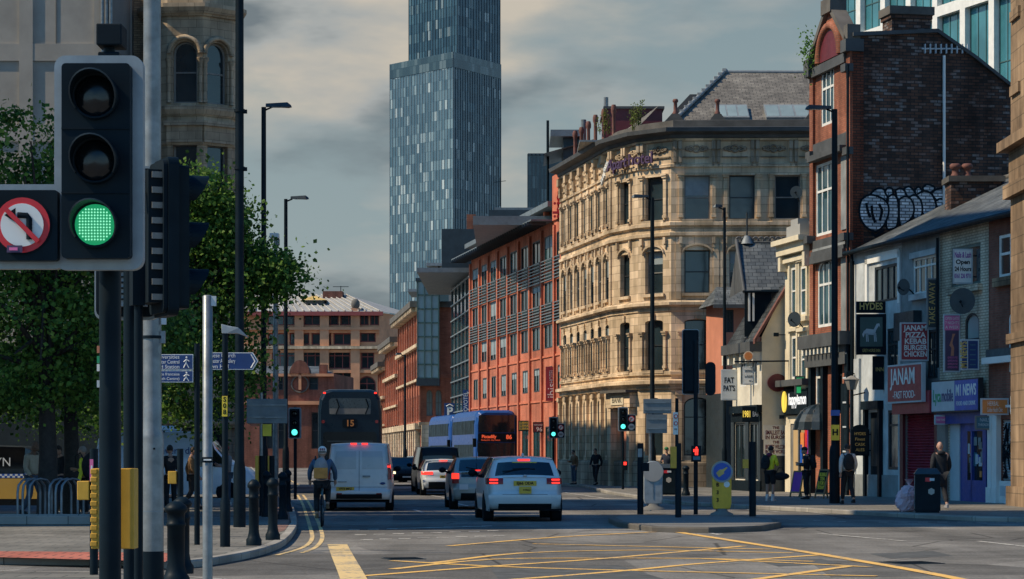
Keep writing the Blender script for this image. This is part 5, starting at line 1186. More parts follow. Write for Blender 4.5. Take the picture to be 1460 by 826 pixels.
fh2.box(m, .0, top[0]+.3, PZ, 2.2, -.01, .03, 'dark_clad')
for k in range(6): ff.box(m, ff.w-.3-k*.9, ff.w-.05-k*.9, zf-.8, zf-.4, -.01, .35, 'cream_dirty')
m.build('wall', t, off=hb)
for o in ops: window(t, ff, o, .09, 'frame_white' if o[2] > 4 else 'frame_dark', 'pane_dark', 2, (), .08, None, None, hb)
rm = MB(); back = (ff.P(0, 0)-ff.P(ff.w, 0)); A = fh2.P(-.35, low[1]-.05, .2); B = fh2.P(top[0]+.1, top[1]+.1, .2)
rm.mesh([A, B, B+back, A+back], [(0, 1, 2, 3), (3, 2, 1, 0)], 'slate')
vs = [A+Vector((0, -.02, -.05)), B+Vector((0, -.02, -.05)), B+Vector((0, -.02, .14)), A+Vector((0, -.02, .14))]; d = fh2.n*-.25; rm.mesh(vs+[p+d for p in vs], [(0, 1, 2, 3), (3, 2, 6, 7), (0, 3, 7, 4), (4, 5, 1, 0), (1, 5, 6, 2), (7, 6, 5, 4)], 'pot')
# slate-hung cross roof facing us, with its ridge tiles
Y2 = HY1+1.2; P_ = lambda u, v, dy=0: W(u, v, Y2+dy)
rm.face([P_(1061, 413), P_(1128, 413), P_(1128, 346, 2.4), P_(1051, 346, 2.4)], 'slate')
rm.face([P_(1061, 413), P_(1051, 346, 2.4), P_(1040, 425, 5)], 'dark_trim')
e = rm.build('roof', t, off=hb); rm = MB()
for k in range(9): q = P_(1053+k*8, 344, 2.4); rm.torus((q.x, q.y, q.z+.06), .10, .045, 'dark_trim', None, 10, 5)
rm.tube([P_(1051, 346, 2.4), P_(1128, 346, 2.4)], .07, 'dark_trim', 6); rm.tube([P_(1061, 416, -.1), P_(1050, 343, 2.3)], .08, 'dark_trim', 6)
rm.tube([P_(1061, 416, -.1), P_(1128, 416, -.1)], .06, 'black_paint', 6); q = P_(1065, 348, 2.4); rm.lathe([(.28, 0), (.16, .25), (.10, .34)], 'lead', 8, Matrix.Translation(q)); rm.tube([q, q+Vector((0, 0, 1.3))], .04, 'frame_dark', 5)
rm.build('ridge', e, off=hb); rm = MB(); x0, x1 = P_(1062, 0).x, P_(1100, 0).x
rm.box((x0, Y2+.1, P_(0, 480).z), (x1, Y2+.2, P_(0, 414).z), 'black_matt'); dw = rm.build('dormer', t, off=hb); rm = MB()
for u in (1067, 1073): q = P_(u, 0).x; rm.box((q, Y2+.02, P_(0, 458).z), (q+.08, Y2+.095, P_(0, 416).z), 'frame_white')
rm.build('dormer_frame', dw, off=hb)
# wall lettering, oval plaque and floodlights on the cream side wall
for k, (s_, v, h_) in enumerate((('THE', 611, .12), ('SMALLEST BAR', 618, .2), ('IN EUROPE', 625, .17), ('THE', 632, .12), ('BIGGEST WELCOME', 638.5, .2), ('IN THE WORLD', 645, .17))):
    pass
wl = thing('painted_wall_sign', 'cream wall panel painted with dark uneven capitals in six lines', 'sign', fh2.P(fh2.pix(1106, 650)[0], fh2.pix(1106, 650)[1], .02), fh2.a)
A = fh2.rect(1089, 606, 1124, 650); mm = MB(); w, h = A[1]-A[0], A[3]-A[2]; mm.box((-w/2, -.02, 0), (w/2, 0, h), 'cream_dirty'); pn = mm.build('panel', wl)
for k, (s_, h_) in enumerate((('THE', .15), ('SMALLEST BAR', .23), ('IN EUROPE', .2), ('THE', .15), ('BIGGEST WELCOME', .23), ('IN THE WORLD', .2))): text(s_, h_, 'maroon', pn, (0, -.024, h*(.9-.155*k)), maxw=w*.86, bold=.006)
ov = thing('oval_plaque', 'dark maroon oval plaque high on the cream side wall', 'plaque', fh2.P(*fh2.pix(1108, 546), .03), fh2.a); mm = MB(); mm.prism([(.42*cos(a*pi/12)*(1-.12*abs(sin(a*pi/12))**2), .36*sin(a*pi/12)) for a in range(24)], 0, .05, 'maroon', Matrix.Rotation(pi/2, 4, 'X')); mm.build('disc', ov)
# pink rendered house behind
yb = 106.5; t = thing('salmon_house', 'small salmon rendered house with grey slate eaves behind the gabled house', 'building', (W(1042, 0, yb).x, yb, 0)); m = MB(); hb2 = t.location.copy()
x0, x1 = W(1032, 0, yb).x, W(1054, 0, yb).x; f = Fac((x0, yb, 0), atan2(.2, 1)); ops = [tuple(f.rect(1035, 442, 1046, 474))]; wall(m, f, 0, x1-x0+1, PZ, Zat(432, yb), ops, .1, 'pink_render'); f.box(m, -.02, x1-x0+1, PZ, 4.3, -.01, .06, 'dark_clad'); f2 = Fac.between((x0-.55, yb+2.8), (x0, yb)); wall(m, f2, 0, f2.w, 4.3, Zat(432, yb), [], .1, 'pink_render'); wall(m, f2, 0, f2.w, PZ, 4.3, [], .1, 'dark_clad'); f3 = Fac.between((x1+1, yb+.3), (x1+1, yb+2.8)); wall(m, f3, 0, f3.w, PZ, Zat(432, yb), [], .1, 'pink_render'); m.build('wall', t, off=hb2)
window(t, f, ops[0], .09, 'frame_dark', 'pane_teal', 2, (.5,), .07, None, None, hb2); m = MB(); z = Zat(432, yb); m.face([(x0-.5, yb-.4, z-.1), (x1+1.2, yb-.2, z-.1), (x1+1.2, yb+1.5, z+.8), (x0-.2, yb+1.5, z+.8)], 'slate'); m.face([(x0-.9, yb+3, z-.1), (x0-.5, yb-.4, z-.1), (x0-.2, yb+1.5, z+.8)], 'slate'); m.face([(x1+1.2, yb+3, z-.1), (x0-.9, yb+3, z-.1), (x0-.2, yb+1.5, z+.8), (x1+1.2, yb+1.5, z+.8)], 'slate'); m.box((x0-.5, yb-.42, z-.25), (x1+1.2, yb-.36, z-.09), 'dark_trim'); m.build('roof', t, off=hb2)
# ================= signs hung along the row =================
t, pp, w, h, y = proj_sign('pub_sign', 'black pub sign with gold lettering and a grey horse painting', WINGF, 1221, 1263, 448, 506, 'black_matt', 'black_paint')
mm = MB(); mm.box((-w*.38, y, h*.2), (w*.38, y+.004, h*.92), 'green_frame'); pic = mm.build('painting', pp)
mm = MB(); hx = lambda x, z: Vector((x*w, y-.004, z*h))
mm.mesh([hx(-.2, .50), hx(.12, .48), hx(.16, .60), hx(.26, .72), hx(.30, .66), hx(.27, .77), hx(.18, .76), hx(.08, .62), hx(-.16, .64), hx(-.24, .58)], [tuple(range(10))], 'sign_pale')
for x in (-.19, -.14, .08, .13): mm.mesh([hx(x, .53), hx(x+.03, .53), hx(x+.05, .32), hx(x+.02, .32)], [(0, 3, 2, 1)], 'sign_pale')
mm.mesh([hx(-.24, .60), hx(-.31, .50), hx(-.27, .42), hx(-.21, .54)], [(0, 1, 2, 3)], 'sign_pale'); mm.build('horse', pic)
text('GREY HORSE INN', .16, 'gold', pp, (0, y-.002, h*.10), maxw=w*.6)
t, pp, w, h, y = proj_sign('brewery_board', 'black board lettered HYDES in gold on top of the horse sign', WINGF, 1221, 1262, 430, 446.5, 'black_matt', 'black_paint'); text('HYDES', .34, 'gold', pp, (0, y, h*.55), maxw=w*.8, bold=.008)
t, pp, w, h, y = proj_sign('inn_board', 'narrow black upright board lettered INN in gold below the horse sign', WINGF, 1244, 1260, 508, 556, 'black_matt', 'black_paint'); text('INN', .2, 'gold', pp, (.05, y, h*.6), maxw=w*.7)
t, pp, w, h, y = proj_sign('ale_board', 'black arched ale board with faint gold lines on the white pub wall', WINGF, 1213, 1239, 612, 650, 'black_matt', 'black_paint')
for k, s_ in enumerate(('HYDES', 'Finest', 'CASK', 'ALES')): text(s_, .15, 'gold', pp, (0, y, h*(.82-.2*k)), maxw=w*.6)
mm = MB(); mm.prism([(w*.42*cos(pi*i/8), h+.16*sin(pi*i/8)) for i in range(9)], -.04, .04, 'black_paint', Matrix.Rotation(pi/2, 4, 'X')); mm.build('arched_top', pp)
t, pp, w, h, y = proj_sign('menu_box_sign', 'dark red box sign listing pizza, kebab, burger and chicken', TAKEF, 1283, 1324, 460, 515, 'red_sign', 'sign_pale')
for k, s_ in enumerate(('JANAM', 'PIZZA', 'KEBAB', 'BURGER', 'CHICKEN')): text(s_, .25, 'sign_white', pp, (.03, y, h*(.87-(.18 if k == 0 else 0)-.165*(k-1 if k else 0)-(.2 if k else 0))+(.0 if k else .16*h)), maxw=w*.8, bold=.006)
t, pp, w, h, y = proj_sign('upright_takeaway_sign', 'tall dark upright sign with dim gold letters TAKE AWAY', TAKEF, 1321, 1337, 397, 469, 'dark_clad', 'stucco_grey'); text('TAKE AWAY', .3, 'gold', pp, (0, y, h*.5), (pi/2, pi/2, 0), maxw=h*.85)
t, pp, w, h, y = proj_sign('dancer_sign', 'upright sign with a pink header and a pale dancer on dark purple', NEWSF, 1345, 1369, 448, 531, 'violet_text', 'sign_pale'); mm = MB(); mm.box((-w*.45, y, h*.72), (w*.45, y+.003, h*.97), 'pink'); hd = mm.build('header', pp)
for k, s_ in enumerate(('OPEN LATE', '7 NIGHTS', 'A WEEK')): text(s_, .14, 'sign_white', hd, (0, y-.003, h*(.92-.075*k)), maxw=w*.8)
mm = MB(); q = lambda x, z: Vector((x*w, y-.002, z*h)); mm.mesh([q(-.08, .28), q(.1, .28), q(.12, .42), q(.02, .5), q(.1, .6), q(.2, .66), q(.02, .66), q(-.02, .58), q(-.16, .46), q(-.04, .42)], [tuple(range(10))], 'pink_render'); mm.build('dancer', pp)
for k in range(4): text('ADMISSION FREE', .1, 'pink', pp, (.02, y-.002, h*(.25-.055*k)), maxw=w*.6)
t, pp, w, h, y = proj_sign('upright_news_sign', 'small navy double sign with upright orange letters M1 NEWS', NEWSF, 1369, 1396, 484, 528, 'blue_sign', 'sign_pale'); text('M1 NEWS', .3, 'gold', pp, (-w*.32, y, h*.5), (pi/2, pi/2, 0), maxw=h*.85, bold=.01); mm = MB(); mm.box((-w*.15, y, .02), (-w*.1, y+.004, h-.02), 'sign_pale'); mm.build('divider', pp)
for k in range(5): mm = MB(); mm.box((0, y, h*(.16+.16*k)), (w*.3, y+.004, h*(.16+.16*k)+.035), 'teal_sign'); mm.build('printed_line', pp)
t, pp, w, h, y = proj_sign('tanning_poster', 'pale poster with purple script and black opening hours in the green window', NEWSF, 1358.5, 1387, 355, 405, 'sign_white', 'sign_pale', thick=.03)
for k, (s_, c, sz) in enumerate((('Nails & Lash', 'purple', .26), ('Open', 'black_matt', .2), ('24 Hours', 'black_matt', .2), ('0161 236 9711', 'purple', .2))): text(s_, sz, c, pp, (0, y, h*(.82-.2*k)), maxw=w*.82, bold=.006)
t, pp, w, h, y = proj_sign('small_pink_sign', 'small pale box sign with a pink panel beside the red shutter', NEWSF, 1332, 1352, 592, 606, 'pink', 'sign_pale'); text('MONEY TRANSFER', .1, 'sign_white', pp, (0, y, h*.5), maxw=w*.7)
t, pp, w, h, y = proj_sign('health_clinic_sign', 'orange fascia board with white text, half shaded, above the pale pilasters', SASHF, 1398, 1438, 568, 592, 'orange_sign', 'sign_pale'); text('Golden Health Clinic', .2, 'sign_white', pp, (0, y, h*.3), maxw=w*.55); text('HERBAL', .2, 'sign_white', pp, (-.05, y, h*.66), maxw=w*.4)
t, pp, w, h, y = proj_sign('clinic_sign', 'second orange board, cut off by the right picture edge', SASHF, 1441, 1472, 565, 591, 'orange_sign', 'sign_pale')
for k in range(3): text('Acupuncture', .12, 'sign_white', pp, (-w*.2, y, h*(.75-.25*k)), maxw=w*.45)
t, pp, w, h, y = proj_sign('tailor_sign', 'dim blue grey box sign under the orange boards', SASHF, 1390, 1417, 593, 613, 'teal_sign', 'frame_mid'); text('NAILS', .16, 'sign_pale', pp, (0, y, h*.7), maxw=w*.5); text('THREADING', .12, 'sign_pale', pp, (0, y, h*.35), maxw=w*.7)
# Fat Pat's and neighbours
ffx = Fac(fh2.o+BACK*0, fh2.a)
t, pp, w, h, y = proj_sign('burger_sign', 'pale grey rounded sign hand lettered FAT PATS', ff, 1028, 1051, 527, 571, 'sign_pale', 'sign_pale'); text("FAT", .32, 'black_matt', pp, (0, y, h*.64), maxw=w*.6, bold=.008); text("PAT'S", .32, 'black_matt', pp, (0, y, h*.38), maxw=w*.72, bold=.008)
t, pp, w, h, y = proj_sign('character_sign', 'white sign with black characters under a round orange badge', ff, 1059, 1075, 523, 549, 'sign_white', 'sign_pale'); text('TATTOO', .14, 'black_matt', pp, (0, y, h*.75), maxw=w*.7); text('1st FLOOR', .14, 'black_matt', pp, (0, y, h*.45), maxw=w*.7); text('<-', .2, 'black_matt', pp, (.1, y, h*.2))
bd = thing('round_badge', 'round orange badge with a dark figure hung on a long black bar', 'sign', W(1067, 508, 95.6)); mm = MB(); mm.prism([(.2*cos(a*pi/10), .2*sin(a*pi/10)) for a in range(20)], -.03, .03, 'cream_paint', Matrix.Rotation(pi/2, 4, 'X')); mm.prism([(.16*cos(a*pi/10), .16*sin(a*pi/10)) for a in range(20)], .031, .04, 'orange_sign', Matrix.Rotation(pi/2, 4, 'X')); mm.build('disc', bd); mm = MB(); mm.tube([(-.55, .0, -.22), (1.65, .25, -.18)], .035, 'black_paint', 6); mm.tube([(0, 0, -.2), (0, 0, -.15)], .02, 'black_paint', 5); mm.build('bar', bd)
t, pp, w, h, y = proj_sign('barber_sign', 'small black shop sign with upright yellow and white letters', ff, 1058, 1084, 580, 602, 'black_matt', 'black_paint'); text('1981', .36, 'yellow_lit', pp, (-w*.26, y, h*.5), maxw=w*.4, bold=.01); text('BAR', .3, 'sign_pale', pp, (w*.25, y, h*.5), maxw=w*.35)
# dishes, lamps and small fixtures
def dish(u, v, f, label, r=.32, turn=0.5):
    a, z = f.pix(u, v); p = f.P(a, z, .45); t = thing('satellite_dish', label, 'satellite dish', p, f.a+turn); m = MB()
    m.lathe([(.0, 0), (r*.4, .02), (r*.75, .07), (r, .14)], 'dark_clad', 18, Matrix.Rotation(pi/2, 4, 'X')); m.build('reflector', t); m = MB(); m.tube([(0, 0, -r*.6), (0, -.35, -.05)], .015, 'black_paint', 5); m.ball((0, -.36, -.03), .05, 'black_paint', None, 6, 5); m.build('feed_arm', t); m = MB(); m.tube([(0, .03, 0), (.0, .3, -.15), (0, .5, -.3)], .025, 'black_paint', 6); m.build('mount', t)
dish(1393, 430, NEWSF, 'dark satellite dish on the cream painted brick wall', .42, .9); dish(1310, 410, TAKEF, 'small satellite dish below the white framed takeaway window', .28, .5); dish(1152, 275, rf_(96.6, 93.31), 'satellite dish on the corner of the tall brick public house', .24, 1.1); dish(1151, 456, CREAMF, 'satellite dish on the sunlit cream house', .3, .7)
def lantern(u, v0, v1, f, label):
    a, z1 = f.pix(u, v0); z0 = f.pix(u, v1)[1]; p = f.P(a, z0, .55); h = z1-z0; t = thing('wall_lantern', label, 'lantern', p); m = MB(); m.lathe([(.14, 0), (.26, h*.7), (.3, h*.72), (.1, h*.95), (.03, h)], 'frame_mid', 6, None, False); m.build('lamp_body', t); m = MB(); m.tube([(0, 0, 0), (.05, .05, -.2), (.5, .1, -.1)], .025, 'black_paint', 6); m.build('bracket', t)
lantern(1235, 536, 556, WINGF, 'old copper wall lantern under the horse sign')
def flood(p, label): t = thing('floodlight', label, 'floodlight', p); m = MB(); m.box((-.12, -.1, -.07), (.08, .05, .08), 'black_paint'); m.build('lamp_head', t, bevel=.01); m = MB(); m.tube([(.05, 0, 0), (.35, .05, 0)], .02, 'black_paint', 6); m.build('arm', t)
q = fh2.pix(1104, 478); flood(fh2.P(*q, .3), 'small floodlight on the gable above the oval plaque'); q = fh2.pix(1112, 595); flood(fh2.P(*q, .3), 'small floodlight beside the painted wall lettering'); q = WINGF.pix(1222, 533); flood(WINGF.P(*q, .3), 'floodlight on the white pub wall below the horse sign')
# ================= left side: stone corner building and concrete block =================
LB = (-15.5, 108, 0); t = thing('round_corner_building', 'buff stone building with a rounded corner and tall arched windows behind the trees', 'building', LB); m = MB(); WN = []
Yc = 104; xR = W(340, 0, Yc).x; Rr = (W(340, 0, Yc).x-W(208, 0, Yc).x)/2; cx = xR-Rr; cyc = Yc+Rr*.2; HT = 21.6
segs = 7; pts = [(cx-Rr*cos(a), cyc-Rr*sin(a)) for a in [radians(q) for q in (10, 22, 34, 45, 56, 64, 109, 153, 162, 170)]]; segs = 9
zz = lambda v: Zat(v, Yc-Rr*.6)
for i in range(segs):
    f = Fac.between(pts[i], pts[i+1]); ops = []
    if i in (1, 5, 6):
        a = f.w/2; hw = min(.52, f.w*.36)
        ops = [(a-hw, a+hw, zz(148), zz(60), hw), (a-hw, a+hw, zz(300), zz(206), 0), (a-hw, a+hw, zz(440), zz(350), 0), (a-hw, a+hw, 1.2, 4.0, hw), (a-hw, a+hw, zz(-10), zz(-80), 0)]
    wall(m, f, 0, f.w, PZ, HT, ops, .34, 'stone_left'); WN += [(f, o) for o in ops]
    for o in ops[:1]:
        T = f.T(); m.torus(((o[0]+o[1])/2, -.08, o[3]-hw), hw+.16, .11, 'stone_left', T, 14, 6, 0, pi)
        for s in (o[0]-.16, o[1]+.16): m.lathe([(.11, zz(148)), (.09, zz(146)), (.09, zz(92)), (.15, zz(88)), (.16, zz(84))], 'stone_left', 10, T @ Matrix.Translation((s, -.08, 0)))
    for o in ops[1:2]: f.box(m, o[0]-.25, o[1]+.25, o[3]+.05, o[3]+.75, -.01, .16, 'stone_left'); f.box(m, o[0]-.35, o[1]+.35, o[3]+.75, o[3]+.95, -.01, .28, 'stone_left')
for v, h, d in ((153, .35, .25), (160, .2, .12), (310, .3, .15), (8, .4, .4), (16, .25, .2), (204, .12, .08), (600, .3, .3), (345, .25, .15)): m.sweep(pts, [(0, zz(v)-h), (d*.6, zz(v)-h), (d, zz(v)-h*.4), (d, zz(v)), (0, zz(v)+.05)], 'stone_left')
fa = Fac.between((pts[0][0]-14, pts[0][1]+.1), pts[0]); ops = [(fa.w-13.5+i*2.9, fa.w-12.2+i*2.9, z0, z1) for i in range(4) for z0, z1 in ((zz(300), zz(220)), (1.1, 3.6), (zz(440), zz(350)), (zz(148), zz(70)))]
wall(m, fa, 0, fa.w, PZ, HT, ops, .3, 'buff_brick'); WN += [(fa, o) for o in ops]; fa.box(m, 0, fa.w, 4.1, 4.5, -.01, .2, 'stone_left'); fa.box(m, 0, fa.w, PZ, .9, -.01, .15, 'stone_left')
fb = Fac.between(pts[-1], (pts[-1][0]-3.0, pts[-1][1]+20)); wall(m, fb, 0, fb.w, PZ, HT, [], .2, 'stone_left')
fcb = Fac.between((pts[-1][0]-3.0, pts[-1][1]+20), (pts[0][0]-14, pts[0][1]+20)); wall(m, fcb, 0, fcb.w, PZ, HT, [], .2, 'buff_brick')
m.face([(x, y, HT-.05) for x, y in pts]+[(pts[-1][0]-3, pts[-1][1]+20, HT-.05), (pts[0][0]-14, pts[0][1]+20, HT-.05), (pts[0][0]-14, pts[0][1]+.1, HT-.05)], 'lead'); m.build('wall', t, off=LB)
for f, o in WN: window(t, f, o, .32, 'frame_mid', 'pane_dark', 1, (.5,), .08, None, None, LB)
m = MB(); x, y = pts[-1][0]+.12, pts[-1][1]-.05; m.tube([(x, y, .2), (x, y, HT-.5)], .09, 'black_paint', 8); m.build('downpipe', t, off=LB)
CB = (-22, 96, 0); t = thing('concrete_block', 'beige concrete panel office block behind the trees', 'building', CB); m = MB(); Yk = 98.5; xr = W(160, 0, Yk).x; f = Fac((xr-26, Yk, 0), 0); zk = lambda v: Zat(v, Yk)
wall(m, f, 0, 26, PZ, 21.5, [], .2, 'concrete')
for k in range(9): a = 26-.45-k*3.05; f.box(m, a-.28, a+.28, 4, 21.4, -.01, .09, 'concrete')
for v in (75, 190, 300, 410): f.box(m, 0, 26, zk(v)-.35, zk(v)+.35, -.01, .075, 'concrete')
for k in range(9): a = 26-.45-k*3.05; f.box(m, a+1.2, a+1.24, 4, 21.4, -.01, .03, 'concrete_dark')
f.box(m, 0, 26, PZ, 4.0, -.01, .1, 'dark_clad')
for a, b in (((xr, Yk), (xr, Yk+14)), ((xr-26, Yk+14), (xr-26, Yk)), ((xr, Yk+14), (xr-26, Yk+14))): g = Fac.between(a, b); wall(m, g, 0, g.w, 0, 21.5, [], .1, 'concrete_dark')
m.face([(xr-26, Yk, 21.45), (xr, Yk, 21.45), (xr, Yk+14, 21.45), (xr-26, Yk+14, 21.45)], 'lead'); m.build('wall', t, off=CB)
m = MB()
for k in range(3): x = W(146+k*6, 0, Yk-.3).x; m.tube([(x, Yk-.3, 9), (x, Yk-.3, 21.4)], .07, 'grey_metal', 8)
m.build('vent_pipe', t, off=CB)
# two offices added just outside the picture, shaped to throw shade across the street
for y0, y1, lab in ((49.5, 57.5, 'unseen concrete slab added to shade the street, the nearer of two beyond the left edge'), (66.6, 79, 'unseen concrete office added to shade the street, the farther of two beyond the left edge')):
    OB2 = (-34, (y0+y1)/2, 0); t = thing('added_shade_office', lab, 'building', OB2); m = MB(); ops = []; f1 = Fac.between((-20.5, y0), (-20.5, y1)); HH = 48
    for k in range(13):
        for i in range(int((y1-y0)/3.3)): ops.append((.8+i*3.3, 3.2+i*3.3, 1.2+k*3.4, 3.4+k*3.4))
    wall(m, f1, 0, f1.w, 0, HH, ops, .3, 'concrete')
    for a, b in (((-48, y0), (-20.5, y0)), ((-20.5, y1), (-48, y1)), ((-48, y1), (-48, y0))): g = Fac.between(a, b); wall(m, g, 0, g.w, 0, HH, [], .1, 'concrete')
    m.face([(-48, y0, HH), (-20.5, y0, HH), (-20.5, y1, HH), (-48, y1, HH)], 'lead'); m.build('wall', t, off=OB2)
    for o in ops: window(t, f1, o, .28, 'frame_mid', 'pane_dark', 2, (), .07, None, None, OB2)
# ================= trees =================
def tree(label, base, h, crowns, seed, nleaf=11000, trunk_r=.2, group=None, mat='leaf', size=.12):
    """crowns: list of (centre offset, radii)"""
    random.seed(seed); t = thing('street_tree', label, 'tree', base, 0, group); tb = MB()
    hb = h*.34; pts = [(0, 0, -.1), (.03, 0, hb*.5), (-.03, .05, hb), (.05, 0, h*.6), (.0, .1, h*.85)]; tb.tube(pts, [trunk_r*1.25, trunk_r, trunk_r*.85, trunk_r*.5, trunk_r*.12], 'bark', 10)
    tips = []
    for c, r in crowns:
        for k in range(7):
            a = random.uniform(0, 6.28); s = Vector((0, 0, random.uniform(hb*.9, h*.6))); e = Vector(c)+Vector((cos(a)*r[0]*.75, sin(a)*r[1]*.75, random.uniform(-.5, .6)*r[2])); mid = s.lerp(e, .5)+Vector((0, 0, .3))
            tb.tube([s, mid, e], [trunk_r*.38, trunk_r*.22, .02], 'bark', 6); tips.append((mid, e))
    tb.build('trunk', t); lf = MB(); per = nleaf//len(crowns)
    for c, r in crowns:
        c = Vector(c); cl = []
        for k in range(60):
            while True:
                p = Vector((random.uniform(-1, 1), random.uniform(-1, 1), random.uniform(-1, 1)))
                if .25 < p.length < 1: break
            p = p.normalized()*p.length**.45
            cl.append((c+Vector((p.x*r[0], p.y*r[1], p.z*r[2])), random.uniform(.22, .6)))
        for k in range(per):
            q, s = random.choice(cl); d = Vector((random.gauss(0, 1), random.gauss(0, 1), random.gauss(0, .7))); q = q+d*s*.74
            L = random.uniform(.5, 1.4)*size; a = Vector((random.gauss(0, 1), random.gauss(0, 1), random.gauss(-.4, .7))).normalized(); b = a.orthogonal().normalized(); b = (b*cos(k)+a.cross(b)*sin(k))*L*.42
            lf.face([q, q+a*L*.45+b, q+a*L, q+a*L*.45-b], random.choice((mat, mat, 'leaf_dark', 'leaf_light')))
    lf.build('crown', t); return t
def gpt(u, v, z=PZ): p = G(u, v, z); return Vector((p.x, p.y, z))
def cr_(base, *specs):
    """crown ellipsoids given by pixel centre and metre radii at the tree's own distance"""
    out = []
    for u, v, rx, rz, dy in specs: p = W(u, v, base.y); out.append((Vector((p.x-base.x, dy, p.z-base.z)), (rx, rx*.9, rz)))
    return out
b1 = gpt(67, 742); tree('leafy street tree whose dark trunk rises inside the bike racks', b1, 9.0, cr_(b1, (10, 225, 1.9, 1.3, .2), (20, 320, 2.3, 1.8, 0), (90, 400, 2.2, 2.0, .5), (10, 470, 2.4, 1.9, -.3), (110, 500, 1.9, 1.5, .3)), 3, 29000, .21)
b2 = gpt(101, 735); tree('second dark trunked street tree just right of the bike racks', b2, 8.6, cr_(b2, (150, 470, 2.2, 1.8, .2), (60, 545, 2.0, .9, .5)), 4, 11000, .19)
b3 = gpt(219, 727); tree('sunlit street tree whose trunk hides behind the galvanised column', b3, 9.5, cr_(b3, (285, 300, .9, 1.2, -.3), (245, 340, 1.5, 1.8, 0), (318, 330, .5, .9, -.4), (285, 430, 1.7, 2.0, 0), (205, 520, 2.2, 1.9, .4), (295, 540, 1.3, 1.5, 0), (335, 400, 1.0, 1.2, -.2), (385, 395, .75, .5, -.3)), 5, 37000, .2)
b4 = Vector((-26, 93, PZ)); tree('dense tree at the left edge in front of the concrete block', b4, 11, cr_(b4, (-10, 420, 3.4, 3.2, 0), (60, 520, 3.2, 2.2, 0), (130, 560, 3, 1.8, 0)), 6, 9000, .25)
# kerbed planter and bicycle stands
pl = thing('stone_planter', 'low pale stone kerb box around the foot of the street tree', 'planter', gpt(72, 748)); m = MB(); w = 1.75
for a, b in (((-w, -.35, 0), (w, -.15, .2)), ((-w, .9, 0), (w, 1.1, .2)), ((-w, -.148, 0), (-w+.2, .898, .2)), ((w-.2, -.148, 0), (w, .898, .2))): m.box(a, b, 'kerbstone')
m.box((-w+.2, -.147, 0), (w-.2, .897, .12), 'dark_stone'); m.build('kerb_box', pl, bevel=.02)
for i, u in enumerate((40, 47, 56, 84, 93, 101)):
    p = gpt(u, 745); t = thing('bike_stand', 'hooped steel bicycle stand standing in the row by the tree trunk', 'bike stand', (p.x, p.y+.1+.02*i, PZ+.12), 1.0, 'row of hooped bicycle stands'); m = MB()
    m.tube([(-.36, 0, 0), (-.36, 0, .65), (-.33, 0, .85), (-.2, 0, .99), (0, 0, 1.03), (.2, 0, .99), (.33, 0, .85), (.36, 0, .65), (.36, 0, 0)], .028, 'grey_metal', 8); m.build('hoop', t); t.scale.z = .84
